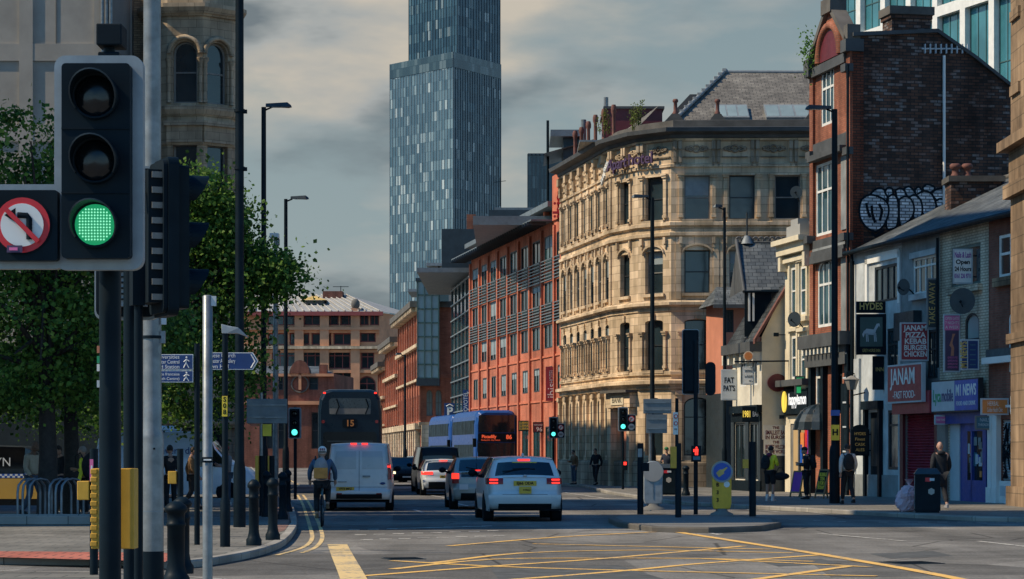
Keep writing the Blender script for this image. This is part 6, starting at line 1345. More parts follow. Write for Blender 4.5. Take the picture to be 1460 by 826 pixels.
# ================= traffic signals =================
def rr(w, h, r, n=5):
    out = []
    for cx, cz, a0 in ((w/2-r, h/2-r, 0), (-w/2+r, h/2-r, 90), (-w/2+r, -h/2+r, 180), (w/2-r, -h/2+r, 270)):
        for i in range(n+1): a = radians(a0+90*i/n); out.append((cx+r*cos(a), cz+r*sin(a)))
    return out
RXm = Matrix.Rotation(pi/2, 4, 'X')
def disc(m, c, r, y0, y1, mat, n=24): m.prism([(c[0]+r*cos(2*pi*i/n), c[1]+r*sin(2*pi*i/n)) for i in range(n)], -y1, -y0, mat, RXm)
def head(t, z, n=3, lit=2, side=None, board='signal_grey', back='black_matt', hot='lamp_green', x0=0.0, y0=0.0, ribs=False, visors=True):
    """signal head hung on thing t, facing local -y; z of its centre"""
    H = .10+.31*n; T = Matrix.Translation((x0, y0, z)); m = MB(); m.prism(rr(.43, H+.01, .055), -.05, .02, board, T @ RXm); m.prism(rr(.40, H-.03, .045), -.048, -.02, back, T @ RXm @ Matrix.Translation((0, 0, -.032)))
    m.build('backing_board', t); m = MB(); m.prism(rr(.33, H-.09, .02), .021, .10, 'black_paint', T @ RXm)
    m.box((-.15, .05, -H/2+.08), (.15, .17, H/2-.08), 'black_matt' if not ribs else 'signal_grey', T)
    if ribs:
        for k in range(n*7): zz_ = -H/2+.12+k*(H-.24)/(n*7); m.box((-.12, .17, zz_), (.12, .18, zz_+.012), 'black_matt', T)
    for k in range(1, n): m.box((-.165, -.106, -H/2+.05+.31*k-.004), (.165, -.099, -H/2+.05+.31*k+.004), 'black_matt', T)
    m.build('housing', t)
    for k in range(n):
        zc = H/2-.05-.155-.31*k; m = MB(); on = (k == lit); T2 = T @ Matrix.Translation((0, -.10, zc))
        m.lathe([(.113, 0), (.113, .03), (.100, .03), (.100, .005)], 'black_paint', 28, T2 @ RXm); ln = m.build('lens_ring', t); m = MB()
        m.lathe([(.0, .028), (.05, .026), (.085, .016), (.101, .004)][::-1], hot if on else 'lens_off', 28, T2 @ RXm); m.build('lens', ln)
        if on:
            m = MB()
            for i in range(13):
                for j in range(13):
                    x, zq = (i-6)*.0145, (j-6)*.0145
                    if hypot(x, zq) < .086: m.ball((x, -.030+.6*(x*x+zq*zq), zq), (.0045, .003, .0045), 'lamp_green_hot' if 'green' in hot else hot, T2, 6, 4)
            m.build('led_dot', ln)
        if visors:
            m = MB(); N = 20; L0, L1 = .03, .17
            ring = []
            for i in range(N+1):
                a = radians(-35+250*i/N); dpt = L0+(L1-L0)*max(.1, sin(radians(10+160*i/N))); ring.append((cos(a), sin(a), dpt))
            for i in range(N):
                a, b = ring[i], ring[i+1]
                for r_ in (.113, .106): m.face([T2 @ Vector((a[0]*r_, -.02, a[1]*r_)), T2 @ Vector((b[0]*r_, -.02, b[1]*r_)), T2 @ Vector((b[0]*r_, -b[2], b[1]*r_)), T2 @ Vector((a[0]*r_, -a[2], a[1]*r_))], 'black_paint', True)
                m.face([T2 @ Vector((a[0]*.113, -a[2], a[1]*.113)), T2 @ Vector((b[0]*.113, -b[2], b[1]*.113)), T2 @ Vector((b[0]*.106, -b[2], b[1]*.106)), T2 @ Vector((a[0]*.106, -a[2], a[1]*.106))], 'dark_clad')
            m.build('visor', ln)
    if side:
        sx, kinds = side; nb = len(kinds); Hs = .41 if nb == 1 else .33*nb+.06; zc = -H/2+Hs/2; X0 = sx*(.215+.165)
        T3 = T @ Matrix.Translation((X0-.025*sx, 0, zc)); m = MB(); m.prism(rr(.385, Hs, .05), -.049, .019, board, T3 @ RXm); m.prism(rr(.335, Hs-.07, .015), .020, .085, 'black_paint', T3 @ RXm); sb_ = m.build('sign_box', t)
        for k, kd in enumerate(kinds):
            c = Matrix.Translation((0, -.088, (Hs/2-.2-.33*k) if nb > 1 else 0)); T4 = T3 @ c; m = MB()
            N = 32; R1, R2 = .133, .104
            def cm(rad, y, mat): m.prism([(rad*cos(2*pi*i/N), rad*sin(2*pi*i/N)) for i in range(N)], y, y+.004, mat, T4 @ RXm)
            if kd == 'noleft':
                cm(.14, 0, 'black_matt'); cm(R1, .005, 'sign_red'); cm(R2, .0095, 'sign_white'); m.tube([T4 @ Vector((.036, -.017, -.07)), T4 @ Vector((.036, -.017, .028)), T4 @ Vector((.024, -.017, .045)), T4 @ Vector((-.02, -.017, .047))], .0155, 'black_matt', 6)
                m.face([T4 @ Vector((-.085, -.0165, .047)), T4 @ Vector((-.03, -.0165, .012)), T4 @ Vector((-.03, -.0165, .082))], 'black_matt'); a = radians(135)
                d = Vector((cos(a), 0, sin(a))); e = Vector((d.z, 0, -d.x))*.0125; m.box((-.115, -.036, -.0115), (.115, -.031, .0115), 'sign_red', T4 @ Matrix.Rotation(radians(45), 4, 'Y'))
            elif kd == 'noright':
                cm(R1, 0, 'sign_red'); cm(R2, .0045, 'sign_white'); m.tube([T4 @ Vector((-.03, -.012, -.07)), T4 @ Vector((-.03, -.012, .04)), T4 @ Vector((.06, -.012, .045))], .014, 'black_matt', 6); a = radians(45); d = Vector((cos(a), 0, sin(a))); e = Vector((d.z, 0, -d.x))*.012; m.box((-.115, -.036, -.012), (.115, -.031, .012), 'sign_red', T4 @ Matrix.Rotation(radians(-45), 4, 'Y'))
            else:
                cm(R1, 0, 'sign_pale'); m.box((-.09, -.012, -.012), (.09, -.006, .012), 'black_matt', T4); m.box((-.09, -.012, .03), (.09, -.006, .045), 'black_matt', T4); m.box((-.09, -.012, -.045), (.09, -.006, -.03), 'black_matt', T4)
            m.build('road_sign_disc', sb_)
    return H
def pole(t, h, r=.057, mat='black_paint', x=0, y=0, name='pole', z0=0): m = MB(); m.tube([(x, y, z0), (x, y, h)], r, mat, 14); m.build(name, t)
def at(u, Y, z): return Vector(((u-UC)/F*Y, Y, z))
def pxz(v, Y): return H0+(VH-v)/F*Y
# nearest signal
p = at(157, 11.95, PZ); t = thing('traffic_signal', 'large near traffic signal showing a glowing green lamp and a no left turn sign', 'traffic light', p)
zc = pxz(231, 11.7)-PZ; head(t, zc, 3, 2, (-1, ['noleft']), x0=at(139, 11.7, 0).x-p.x, y0=-.20, hot='lamp_green'); pole(t, pxz(90, 11.9)-PZ, .054)
m = MB(); x = at(150, 11.8, 0).x-p.x; z0 = pxz(80, 11.8)-PZ; m.box((x-.045, -.1, z0), (x+.06, .02, z0+.03), 'black_paint'); m.tube([(x, -.03, z0+.03), (x, -.03, z0+.06)], .03, 'black_paint', 10); m.box((x-.05, -.12, z0+.06), (x+.075, .05, z0+.165), 'black_matt'); m.build('detector', t, bevel=.006)
m = MB(); xs = at(20, 11.6, 0).x-p.x; zs_ = pxz(353, 11.6)-PZ; m.box((xs-.04, -.325, zs_-.022), (xs+.035, -.322, zs_+.012), 'violet_text'); m.box((xs-.028, -.327, zs_-.012), (xs+.012, -.3255, zs_+.002), 'pink'); m.build('sticker', t)
m = MB(); zb = pxz(782, 12.1)-PZ; zt_ = pxz(668, 12.1)-PZ; x0, x1 = at(134, 12.1, 0).x-p.x, at(195, 12.1, 0).x-p.x
m.box((x0, .07, zb), (x1, .20, zt_), 'yellow_box')
for k in range(10): zz_ = zb+.012+k*(zt_-zb)/10; m.box((x0-.004, .066, zz_), (x0+.03, .20, zz_+.026), 'yellow_box')
m.build('push_button_box', t, bevel=.004)
m = MB()
for z, k in ((2.02, 'green_sign'), (1.98, 'sign_white'), (2.07, 'pink_render'), (1.9, 'sign_pale')): m.box((-.062, -.02, z), (-.045, .02, z+.035), k)
m.build('sticker', t)
# the two heads behind it on their own pole
p = at(186, 16.2, PZ); t = thing('traffic_signal', 'rear side of a grey ribbed traffic signal half hidden by the green one', 'traffic light', p, pi)
zc = pxz(340, 16)-PZ; head(t, zc, 3, None, None, x0=-(at(168, 16, 0).x-p.x), y0=.16 if False else -.2, ribs=True, visors=False); pole(t, zc+.7, .047)
p2 = at(240, 16.0, zc); t = thing('traffic_signal', 'black traffic signal seen side on with its hood pointing right', 'traffic light', (p2.x, p2.y, PZ), radians(112))
head(t, zc-.0, 3, None, None, board='black_paint', ribs=False); m = MB(); m.tube([(-.1, .2, zc+.3), (-.1, .3, zc+.3)], .02, 'black_paint', 6); m.box((-.05, .17, zc-.45), (.05, .25, zc+.45), 'black_matt')
for k in range(9): m.box((-.17, .02, zc-.42+k*.1), (-.162, .15, zc-.38+k*.1), 'frame_mid')
m.tube([(.0, .2, zc-.3), (.0, .2, -.0)], .03, 'black_paint', 8); m.build('bracket', t)
def signal(u, vb, Yz, label, vtop, vbot, n=3, lit=2, side=None, hot='lamp_teal', faceaway=False, zb=PZ, r=.055, rot=0, xoff=0.0):
    p = at(u, Yz, zb); t = thing('traffic_signal', label, 'traffic light', p, pi if faceaway else rot); zc = pxz((vtop+vbot)/2, Yz)-zb; head(t, zc, n, lit, side, hot=hot, y0=-.17, x0=xoff); pole(t, zc+.55, r); return t
signal(421, 700, 81, 'small traffic signal with a teal lamp behind the kerbside bollards', 585, 622)
t = signal(888, 696, 103, 'traffic signal with green lamp before the sandstone hotel entrance', 580, 616, side=(1, ['noright', 'noentry'])); head_z = pxz(664, 103)-PZ; m = MB(); m.box((-.02, -.15, head_z-.2), (.2, .05, head_z+.2), 'black_paint'); m.build('pedestrian_box', t); m = MB(); m.box((.03, -.158, head_z+.02), (.15, -.151, head_z+.16), 'lamp_red'); m.build('red_figure', t)
signal(789, 690, 117, 'traffic signal with green lamp in front of the orange brick hotel', 595, 625, side=(1, ['noright', 'noentry']))
IZ = PZ
t = signal(992, 733, 61.3, 'tall black rear of a traffic signal with a red man lit below it', 468, 564, 5, None, None, faceaway=True, xoff=.12); zc = pxz(648, 61.3)-PZ
m = MB(); m.box((-.12, -.02, zc-.19), (.12, .24, zc+.22), 'black_paint'); pb = m.build('pedestrian_box', t, bevel=.01)
m = MB(); Tm = Matrix.Rotation(pi, 4, 'Z') @ Matrix.Translation((0, -.25, 0)); m.ball((0, 0, zc+.17), (.025, .01, .025), 'lamp_red', Tm, 8, 6); m.box((-.045, -.008, zc+.06), (.045, .006, zc+.14), 'lamp_red', Tm); m.box((-.04, -.008, zc-.02), (-.006, .006, zc+.058), 'lamp_red', Tm); m.box((.006, -.008, zc-.02), (.04, .006, zc+.058), 'lamp_red', Tm); m.box((-.08, -.008, zc+.06), (-.052, .006, zc+.13), 'lamp_red', Tm); m.build('red_figure', pb)
m = MB(); m.box((-.09, .242, zc-.14), (.09, .246, zc-.05), 'teal_sign'); m.build('lower_panel', pb)
m = MB(); zz_ = pxz(540, 61.3)-PZ; m.prism(rr(.26, .85, .12), -.03, .03, 'black_matt', Matrix.Translation((-.38, -.1, zz_)) @ RXm); m.build('side_board', t)
# ================= columns, posts, bollards =================
def lamp_post(u, Yb, v_top, label, arm, r=.085, headw=.75, zb=PZ, mat='black_paint', tilt=.03):
    p = at(u, Yb, zb); h = pxz(v_top, Yb)-zb; t = thing('street_lamp', label, 'street lamp', p); m = MB(); m.lathe([(r*1.5, 0), (r*1.5, 1.6), (r*1.25, 1.75), (r, 1.8), (r*.8, h)], mat, 14); m.build('pole', t)
    a = arm/abs(arm); m = MB(); m.tube([(0, 0, h-.1), (a*.25, 0, h+.0), (arm-a*headw, 0, h+.05)], .03, mat, 8); m.build('arm', t); m = MB(); x0 = arm-a*headw
    m.mesh([(x0, -.07, h+.01), (x0, .07, h+.01), (arm-a*.1, .15, h-.01), (arm, .06, h), (arm, -.06, h), (arm-a*.1, -.15, h-.01), (x0, -.05, h+.10), (x0, .05, h+.10), (arm-a*.12, .1, h+.13), (arm-a*.02, 0, h+.06), (arm-a*.12, -.1, h+.13)], [(0, 1, 2, 3, 4, 5), (6, 7, 8, 9, 10), (0, 6, 7, 1), (1, 7, 8, 2), (2, 8, 9, 3), (3, 9, 4), (4, 9, 10, 5), (5, 10, 6, 0)], 'dark_clad'); lh = m.build('lamp_head', t)
    m = MB(); m.box((min(x0, arm)+.15, -.06, h-.012), (max(x0, arm)-.15, .06, h-.002), 'sign_pale'); m.build('diffuser', lh); return t
lamp_post(376, 70, 153, 'tall black street lamp with its arm reaching right, nearest of the left side pair', 40*70/F, .085)
lamp_post(407.5, 93, 284, 'black street lamp with arm to the right, farther and shorter of the left pair', 33*93/F, .085, .7)
lamp_post(1190, 74.6, 156, 'thick black street lamp beside the brick public house, arm to the left', -42*74.6/F, .11, .8)
t = C.objects.get('street_lamp.002'); m = MB(); m.box((-.13, -.14, pxz(628, 74.6)-PZ), (.13, -.125, pxz(606, 74.6)-PZ), 'yellow_sign'); pl_ = m.build('yellow_plate', t); text('H', .26, 'black_matt', pl_, (0, -.145, pxz(617, 74.6)-PZ), bold=.01)
m = MB(); m.box((-.14, -.15, pxz(593, 74.6)-PZ), (.14, -.135, pxz(585, 74.6)-PZ), 'royal_blue'); m.build('blue_plate', t)
lamp_post(930, 97.5, 282, 'black street lamp in front of the curved sandstone corner, arm to the left', -30*97.5/F, .1, .7)
lamp_post(1033, 101, 296, 'short armed street lamp before the sandstone wall beside the slate gable', -17*101/F, .075, .4)
lamp_post(834, 129, 373, 'thin street lamp where the orange hotel meets the sandstone block', -21*129/F, .1, .5)
lamp_post(717, 165, 470, 'distant street lamp in front of the glazed hotel tower', -14*165/F, .08, .4); lamp_post(577.5, 150, 506, 'distant street lamp before the brick warehouse', -14*150/F, .085, .4)
# galvanised column near the camera, black column behind the left corner, bare silver pole
p = at(217, 19.8, PZ); t = thing('lamp_column', 'thick galvanised lamp column with wider base right of the signal', 'column', p); Yc_ = 19.8; k = Yc_/F
m = MB(); zs1, zs0, zd = pxz(612, Yc_)-PZ, pxz(625, Yc_)-PZ, pxz(786, Yc_)-PZ; m.lathe([(.094, zd), (.094, zs0), (.089, zs0+.03), (.077, zs1), (.075, pxz(400, Yc_)-PZ), (.066, 8.6)], 'silver_metal', 28); m.lathe([(.0945, pxz(730, Yc_)-PZ), (.0945, pxz(728, Yc_)-PZ)], 'grey_metal', 28); m.build('pole', t); m = MB(); m.lathe([(.0955, 0), (.0955, zd)], 'black_paint', 24); m.build('painted_foot', t)
m = MB(); z = pxz(481, Yc_)-PZ; m.lathe([(.084, z-.012), (.084, z+.012)], 'black_paint', 20); m.box((.07, -.03, z-.05), (.11, .0, z+.05), 'grey_metal'); z = pxz(458, Yc_)-PZ; m.box((.08, -.04, z-.03), (.12, -.02, z+.06), 'sign_pale'); m.build('clamp', t); m = MB(); disc(m, (.03, pxz(640, Yc_)-PZ), .009, -.1, -.085, 'black_matt', 10); m.build('lock', t)
p = at(296, 22, PZ); t = thing('sign_pole', 'bare galvanised pole with a small torn sticker beside the fingerpost', 'pole', p); m = MB(); h = pxz(421, 22)-PZ; m.lathe([(.046, 0), (.046, h-.01), (.03, h)], 'silver_metal', 18); m.build('pole', t); m = MB(); z = pxz(655, 22)-PZ; m.box((-.04, -.05, z-.03), (.05, -.046, z+.02), 'black_matt'); st = m.build('sticker', t); m = MB(); m.box((-.03, -.053, z-.012), (.04, -.051, z+.002), 'sign_white'); m.build('sticker_print', st); m = MB(); m.box((.03, -.03, h-.1), (.08, -.0, h-.01), 'sign_pale'); m.build('clip', t)
p = at(341.5, 51, PZ); t = thing('lamp_column', 'very tall black column rising out of the picture left of the sky', 'column', p); m = MB(); m.lathe([(.13, 0), (.13, 1.2), (.10, 1.4), (.085, 12.5)], 'black_paint', 14); m.build('pole', t); m = MB()
for v in (158, 240): z = pxz(v, 51)-PZ; m.lathe([(.115, z-.03), (.115, z+.03)], 'black_matt', 12); m.box((.08, -.03, z-.06), (.16, .03, z+.02), 'black_matt')
m.build('clamp', t)
# finger post
p = at(281, 41.3, PZ); t = thing('fingerpost', 'black fingerpost carrying three dark blue pedestrian direction signs', 'signpost', p); pole(t, pxz(490, 41.3)-PZ, .048); kx = 41.3/F
def finger(u0, u1, v0, v1, lines, arrow=0, walk=True):
    x0, x1 = (u0-281)*kx, (u1-281)*kx; z0, z1 = pxz(v1, 41.3)-PZ, pxz(v0, 41.3)-PZ; h = z1-z0; m = MB(); tip = .09*arrow
    P = [(x0, z0), (x1, z0), (x1+tip, (z0+z1)/2), (x1, z1), (x0, z1)] if arrow else [(x0, z0), (x1, z0), (x1, z1), (x0, z1)]
    m.prism(P, .03, .055, 'sign_white', RXm); f_ = m.build('direction_sign', t); m = MB(); c = .012; Pi = [(x0+c, z0+c), (x1-c, z0+c)]+([(x1+tip-c*1.4, (z0+z1)/2)] if arrow else [])+[(x1-c, z1-c), (x0+c, z1-c)]
    m.prism(Pi, .056, .059, 'blue_sign', RXm); pn = m.build('blue_face', f_)
    for i, s_ in enumerate(lines): text(s_, h*.34, 'sign_white', pn, ((x1-.23 if not arrow else x0+.02), -.062, z0+h*(.82-.32*i) if len(lines) == 3 else z0+h*(.68-.38*i)), align='RIGHT' if not arrow else 'LEFT', maxw=(x1-x0)*.62, ext=.001)
    m = MB()
    if not arrow:
        x = x1-.11; z = (z0+z1)/2; m.ball((x, -.061, z+h*.3), (.016, .003, .016), 'sign_white', None, 8, 5)
        for a, b in (((x, z+h*.2), (x-.01, z-h*.05)), ((x-.01, z-h*.05), (x-.05, z-h*.38)), ((x-.01, z-h*.05), (x+.04, z-h*.38)), ((x, z+h*.17), (x-.05, z)), ((x, z+h*.17), (x+.045, z+.01))): m.tube([(a[0], -.061, a[1]), (b[0], -.061, b[1])], .009, 'sign_white', 4)
    else:
        m.tube([(x1-.03, -.061, z1-.03), (x1+tip-.05, -.061, (z0+z1)/2), (x1-.03, -.061, z0+.03)], .012, 'sign_white', 4)
    m.build('symbol', pn)
finger(203, 276, 505.5, 527.5, ['Universities', 'Manchester Central', 'Beech Station'.replace('Beech', 'Ox. Rd')]); finger(203, 276, 528.5, 545.5, ['Alliance francaise', '(French Centre)'])
finger(290, 361, 503, 527.5, ['Chinese Church', 'Manchester Art Gallery', 'Town Hall'], 1)
# short lamp with a bent grey head and yellow number plate
p = at(321, 40.4, PZ); t = thing('path_lamp', 'short black lamp post with a grey drooping head and yellow number plate', 'street lamp', p); kx = 40.4/F; m = MB(); h = pxz(476, 40.4)-PZ; m.lathe([(.085, 0), (.085, .75), (.055, .84), (.05, h)], 'black_paint', 14); m.build('pole', t); m = MB(); m.mesh([(-.05, -.06, h), (.05, -.06, h+.0), (.05, -.06, h+.13), (-.06, -.06, h+.16), (-.05, .06, h), (.05, .06, h), (.05, .06, h+.13), (-.06, .06, h+.16), (.22, -.07, h+.10), (.22, .07, h+.10), (.22, -.05, h+.0), (.22, .05, h+0.0), (.40, -.03, h-.07), (.40, .03, h-.07)], [(0, 1, 2, 3), (7, 6, 5, 4), (3, 2, 6, 7), (0, 4, 5, 1), (0, 3, 7, 4), (2, 8, 9, 6), (1, 10, 8, 2), (5, 6, 9, 11), (10, 1, 5, 11), (8, 12, 13, 9), (10, 12, 8), (11, 9, 13), (10, 11, 13, 12)], 'signal_grey'); m.build('lamp_head', t, bevel=.01)
m = MB(); z0, z1 = pxz(594, 40.4)-PZ, pxz(565, 40.4)-PZ; m.box((-.045, -.062, z0), (.045, -.052, z1), 'yellow_sign'); pp = m.build('number_plate', t)
for i, c in enumerate('S08'): text(c, .11, 'black_matt', pp, (0, -.064, z1-.06-.105*i), bold=.003, ext=.001)
def bollard(u, vb, label, h=1.12, r=.085, group=None, zb=PZ, Yb=None):
    p = gpt(u, vb, zb) if Yb is None else at(u, Yb, zb); t = thing('bollard', label, 'bollard', p, 0, group); m = MB(); m.lathe([(r*1.55, 0), (r*1.55, .10), (r*1.25, .14), (r*1.1, .2), (r, .26), (r, h*.70), (r*1.12, h*.71), (r*1.12, h*.74), (r, h*.75), (r, h*.86), (r*1.28, h*.88), (r*1.34, h*.91), (r*1.2, h*.94), (r*.9, h*.97), (r*.45, h), (.01, h)], 'black_paint', 18); m.build('post', t); return t
G1_ = 'black bollards along the left kerb'
for u, vb, lab in ((362, 778, 'black kerb bollard nearest the curved kerb on the left corner'), (389, 770, 'black kerb bollard just behind the nearest one on the left corner'), (403, 741, 'third black kerb bollard, left of the cyclist'), (410, 730, 'fourth black kerb bollard, partly hidden, left of the cyclist'), (380, 737, 'black kerb bollard standing behind the yellow push button posts')): bollard(u, vb, lab, 1.12, .085, G1_)
bollard(251, 0, 'nearest black ringed bollard, cut off by the bottom edge', 1.0, .105, 'pair of bollards in the foreground', Yb=28.6); bollard(259.5, 0, 'second foreground bollard half hidden behind the nearest', 1.0, .098, 'pair of bollards in the foreground', Yb=31.5)
bollard(978, 707, 'lone black bollard on the far pavement behind the island', 1.1, .1)
def post(u, Yb, vtop, label, w=10, box=None, zb=PZ, cat='post', extra=None):
    p = at(u, Yb, zb); t = thing('pedestrian_post', label, cat, p); r = w/2*Yb/F; pole(t, pxz(vtop, Yb)-zb, r); m = MB()
    if box:
        u0, u1, v0, v1 = box; kx = Yb/F; m.box(((u0-u)*kx, -.06, pxz(v1, Yb)-zb), ((u1-u)*kx, .12, pxz(v0, Yb)-zb), 'yellow_box'); m.build('push_button_box', t, bevel=.01)
    return t
post(134, 31.2, 640, 'slim black post left of the near signal with a small yellow button box', 12, (111, 128, 686, 713)); t = C.objects['pedestrian_post']; m = MB(); z0, z1 = pxz(686, 31.2)-PZ, pxz(655, 31.2)-PZ; m.box((-.045, -.06, z0), (-.0, -.05, z1), 'pink'); m.box((-.03, -.062, z0+.1), (-.01, -.0605, z0+.2), 'sign_white'); m.build('sticker', t)
post(257, 45, 640, 'dark post with a small yellow box between galvanised column and pole', 9, (240, 252, 672, 690))
post(374, 60, 650, 'short black post with a yellow strip on its left, behind the kerb bollards', 9, (364, 369, 650, 690)); post(387, 61, 650, 'short black post with a yellow strip on its right, behind the kerb bollards', 9, (382, 387, 650, 690))
post(913, 61.5, 632, 'left black post on the traffic island holding a dark detector', 9); t = C.objects['pedestrian_post.004']; m = MB(); kx = 61.5/F; m.box((.03, -.1, pxz(672, 61.5)-PZ), (.22, .1, pxz(660, 61.5)-PZ), 'black_paint'); m.box((-.07, -.11, pxz(652, 61.5)-PZ), (.04, -.085, pxz(640, 61.5)-PZ), 'grey_metal'); m.build('detector', t)
post(967, 58.6, 632, 'middle black island post with a yellow box behind it', 9, (956, 966, 637, 668)); post(1073, 59.5, 630, 'right black island post with a yellow box on its left', 10, (1059, 1067, 655, 668))
# cctv pole, sign backs
p = at(393, 85, PZ); t = thing('camera_pole', 'slim galvanised pole with a white camera box among the left lamps', 'pole', p); h = pxz(338, 85)-PZ; m = MB(); m.lathe([(.11, 0), (.10, h*.5), (.07, h)], 'silver_metal', 12); m.build('pole', t); m = MB(); m.box((-.2, -.2, h-.05), (.12, .2, h+.12), 'sign_white'); m.box((.04, -.1, h-.3), (.14, .1, h-.06), 'grey_metal'); m.build('camera_box', t, bevel=.02); m = MB(); z = pxz(378, 85)-PZ; m.box((-.35, -.05, z-.04), (.5, .05, z+.04), 'black_paint'); m.box((-.45, -.1, z-.35), (-.3, .1, z+.3), 'black_matt'); m.build('cross_arm', t)
def sign_back(u, Yb, label, rects, pu, pv, zb=PZ, mat='grey_clad', pm='silver_metal'):
    p = at(pu, Yb, zb); t = thing('road_sign', label, 'road sign', p); pole(t, pxz(pv, Yb)-zb, .045, pm); kx = Yb/F
    for u0, u1, v0, v1 in rects:
        m = MB(); m.box(((u0-pu)*kx, -.075, pxz(v1, Yb)-zb), ((u1-pu)*kx, -.05, pxz(v0, Yb)-zb), mat); b = m.build('sign_plate', t, bevel=.008); m = MB()
        for f_ in (.25, .75): zz_ = pxz(v1+(v0-v1)*f_, Yb)-zb; m.box(((u0-pu)*kx+.03, -.095, zz_-.015), ((u1-pu)*kx-.03, -.0755, zz_+.015), 'grey_metal')
        m.build('stiffener', b)
    return t
sign_back(381, 63, 'grey back of a wide road sign on a silver post by the left kerb', [(352, 410, 569, 604)], 372.5, 560); t = C.objects['road_sign']; m = MB(); m.box((.04, -.05, pxz(622, 63)-PZ), (.27, -.03, pxz(605, 63)-PZ), 'yellow_sign'); m.build('yellow_plate', t)
sign_back(938, 70, 'blank grey back of a stepped road sign behind the traffic island', [(917, 957, 569, 590), (921, 951, 591, 618)], 927, 580, 0)
t = sign_back(965, 63, 'slim post with a narrow plate of red ringed turning signs', [(959.5, 966.5, 588, 620)], 965, 568, PZ, 'sign_white', 'black_paint'); m = MB(); kx = 63/F
for v in (594, 604): disc(m, (-.03, pxz(v, 63)-PZ), .055, -.104, -.097, 'sign_red', 14); disc(m, (-.03, pxz(v, 63)-PZ), .034, -.109, -.105, 'sign_white', 14)
m.build('ring_sign', t)
# keep-left bollards
def keep_left(u, vb, label, front):
    p = gpt(u, vb); t = thing('island_bollard', label, 'bollard', p); Yb = p.y; h = pxz(657, Yb)-PZ; w = 15*Yb/F; cz = h-w*1.05; m = MB()
    P = [(-w*.78, .16), (w*.78, .16), (w*.9, .3)]+[(w*cos(a), cz+w*1.02*sin(a)) for a in [radians(-25+230*i/18) for i in range(19)]]+[(-w*.9, .3)]
    m.prism(P, -.10, .10, 'yellow_sign' if front else 'signal_grey', RXm) if not front else m.prism(P, -.10, .10, 'bollard_yellow', RXm); m.build('body', t, bevel=.025); m = MB(); m.lathe([(w*1.15, 0), (w*1.05, .05), (w*.6, .1), (w*.5, .17)], 'concrete_dark', 16); m.build('base', t); m = MB()
    if front:
        disc(m, (0, cz), w*1.02, -.118, -.101, 'signal_grey', 30); disc(m, (0, cz), w*.84, -.126, -.119, 'royal_blue', 30); dd = m.build('disc', t); m = MB(); a = radians(35); d = Vector((cos(a), 0, sin(a))); e = Vector((-d.z, 0, d.x)); q = lambda s_, k: Vector((0, -.129, cz))+d*s_*w+e*k*w
        m.face([q(-.55, -.25), q(.1, -.25), q(.1, -.1), q(.62, .0), q(.62, .12), q(.1, .18), q(-.05, .3), q(-.3, .28), q(-.55, .22)], 'gold'); m.build('painted_hand', dd)
        for i, c in enumerate('B33'): text(c, .13, 'black_matt', t, (-w*.42, -.104, cz-w*1.25-.19*i), bold=.004)
        m = MB(); disc(m, (w*.45, cz-w*1.2), w*.3, -.106, -.1015, 'sign_white', 7); m.build('torn_sticker', t)
    else: disc(m, (0, cz), w*.95, -.118, -.101, 'concrete', 30); m.box((-.012, -.108, .3), (.012, -.101, cz-w), 'grey_metal'); m.build('disc', t)
plain('bollard_yellow', (.75, .42, .03), .45, 0, .14, 6)
keep_left(1029, 735, 'yellow island bollard with a blue disc and painted hand, numbered B33', True); keep_left(931, 727, 'plain grey back of an island bollard left of the yellow one', False)
# bins, bag, A-boards
def bin_(u, vb, w, h, label, badge=True):
    p = gpt(u, vb); t = thing('litter_bin', label, 'litter bin', p, -.12); m = MB(); m.box((-w/2, -w*.42, .05), (w/2, w*.42, h*.86), 'black_paint'); m.box((-w/2+.03, -w*.4, 0), (w/2-.03, w*.4, .05), 'black_matt'); m.box((-w/2-.012, -w*.43, .1), (-w/2-.001, -w*.3, h*.84), 'grey_metal'); m.build('body', t, bevel=.015); m = MB(); m.mesh([(-w*.54, -w*.46, h*.865), (w*.54, -w*.46, h*.865), (w*.54, w*.46, h*.865), (-w*.54, w*.46, h*.865), (-w*.36, -w*.3, h), (w*.36, -w*.3, h), (w*.36, w*.3, h), (-w*.36, w*.3, h)], [(3, 2, 1, 0), (4, 5, 6, 7), (0, 1, 5, 4), (1, 2, 6, 5), (2, 3, 7, 6), (3, 0, 4, 7)], 'dark_clad'); m.build('lid', t, bevel=.01); m = MB(); y = -w*.42
    m.box((-w*.12, y-.006, h*.70), (w*.30, y-.001, h*.82), 'black_matt'); m.box((-w*.1, y-.009, h*.70), (w*.12, y-.0065, h*.79), 'red_bright'); m.box((.05, y-.012, h*.72), (w*.26, y-.0095, h*.78), 'sign_pale'); m.build('slot', t); m = MB(); disc(m, (w*.14, h*.48), w*.13, -(y)+0 if False else y-.008, y-.001, 'sign_white', 6) if False else m.prism([(w*.14+w*.14*cos(pi*i/3+pi/6), h*.48+w*.14*sin(pi*i/3+pi/6)) for i in range(6)], -y+.001, -y+.006, 'concrete', RXm); m.build('badge', t)
bin_(1322, 731, .66, 1.16, 'black litter bin with sloped lid and pale hexagon badge by the kerb'); bin_(950, 705.5, .78, 1.15, 'black litter bin far behind the traffic island')
bg_ = thing('rubbish_bag', 'pink translucent rubbish bag slumped against the litter bin', 'rubbish bag', gpt(1293, 730)); random.seed(2); m = MB(); vs = []; fs = []; NU, NV = 22, 14
for i in range(NV+1):
    a = -pi/2+pi*i/NV
    for j in range(NU):
        b = 2*pi*j/NU; r = (.27 if i < NV*.7 else .24)*(1+.16*sin(3*b+i*.8)+random.uniform(-.09, .09)); z = .34+.36*sin(a); vs.append((r*cos(a)**.6*cos(b)+.10*(z-.3) if cos(a) > 0 else .05, .8*r*max(0, cos(a))**.6*sin(b), max(0, z+random.uniform(-.02, .02))))
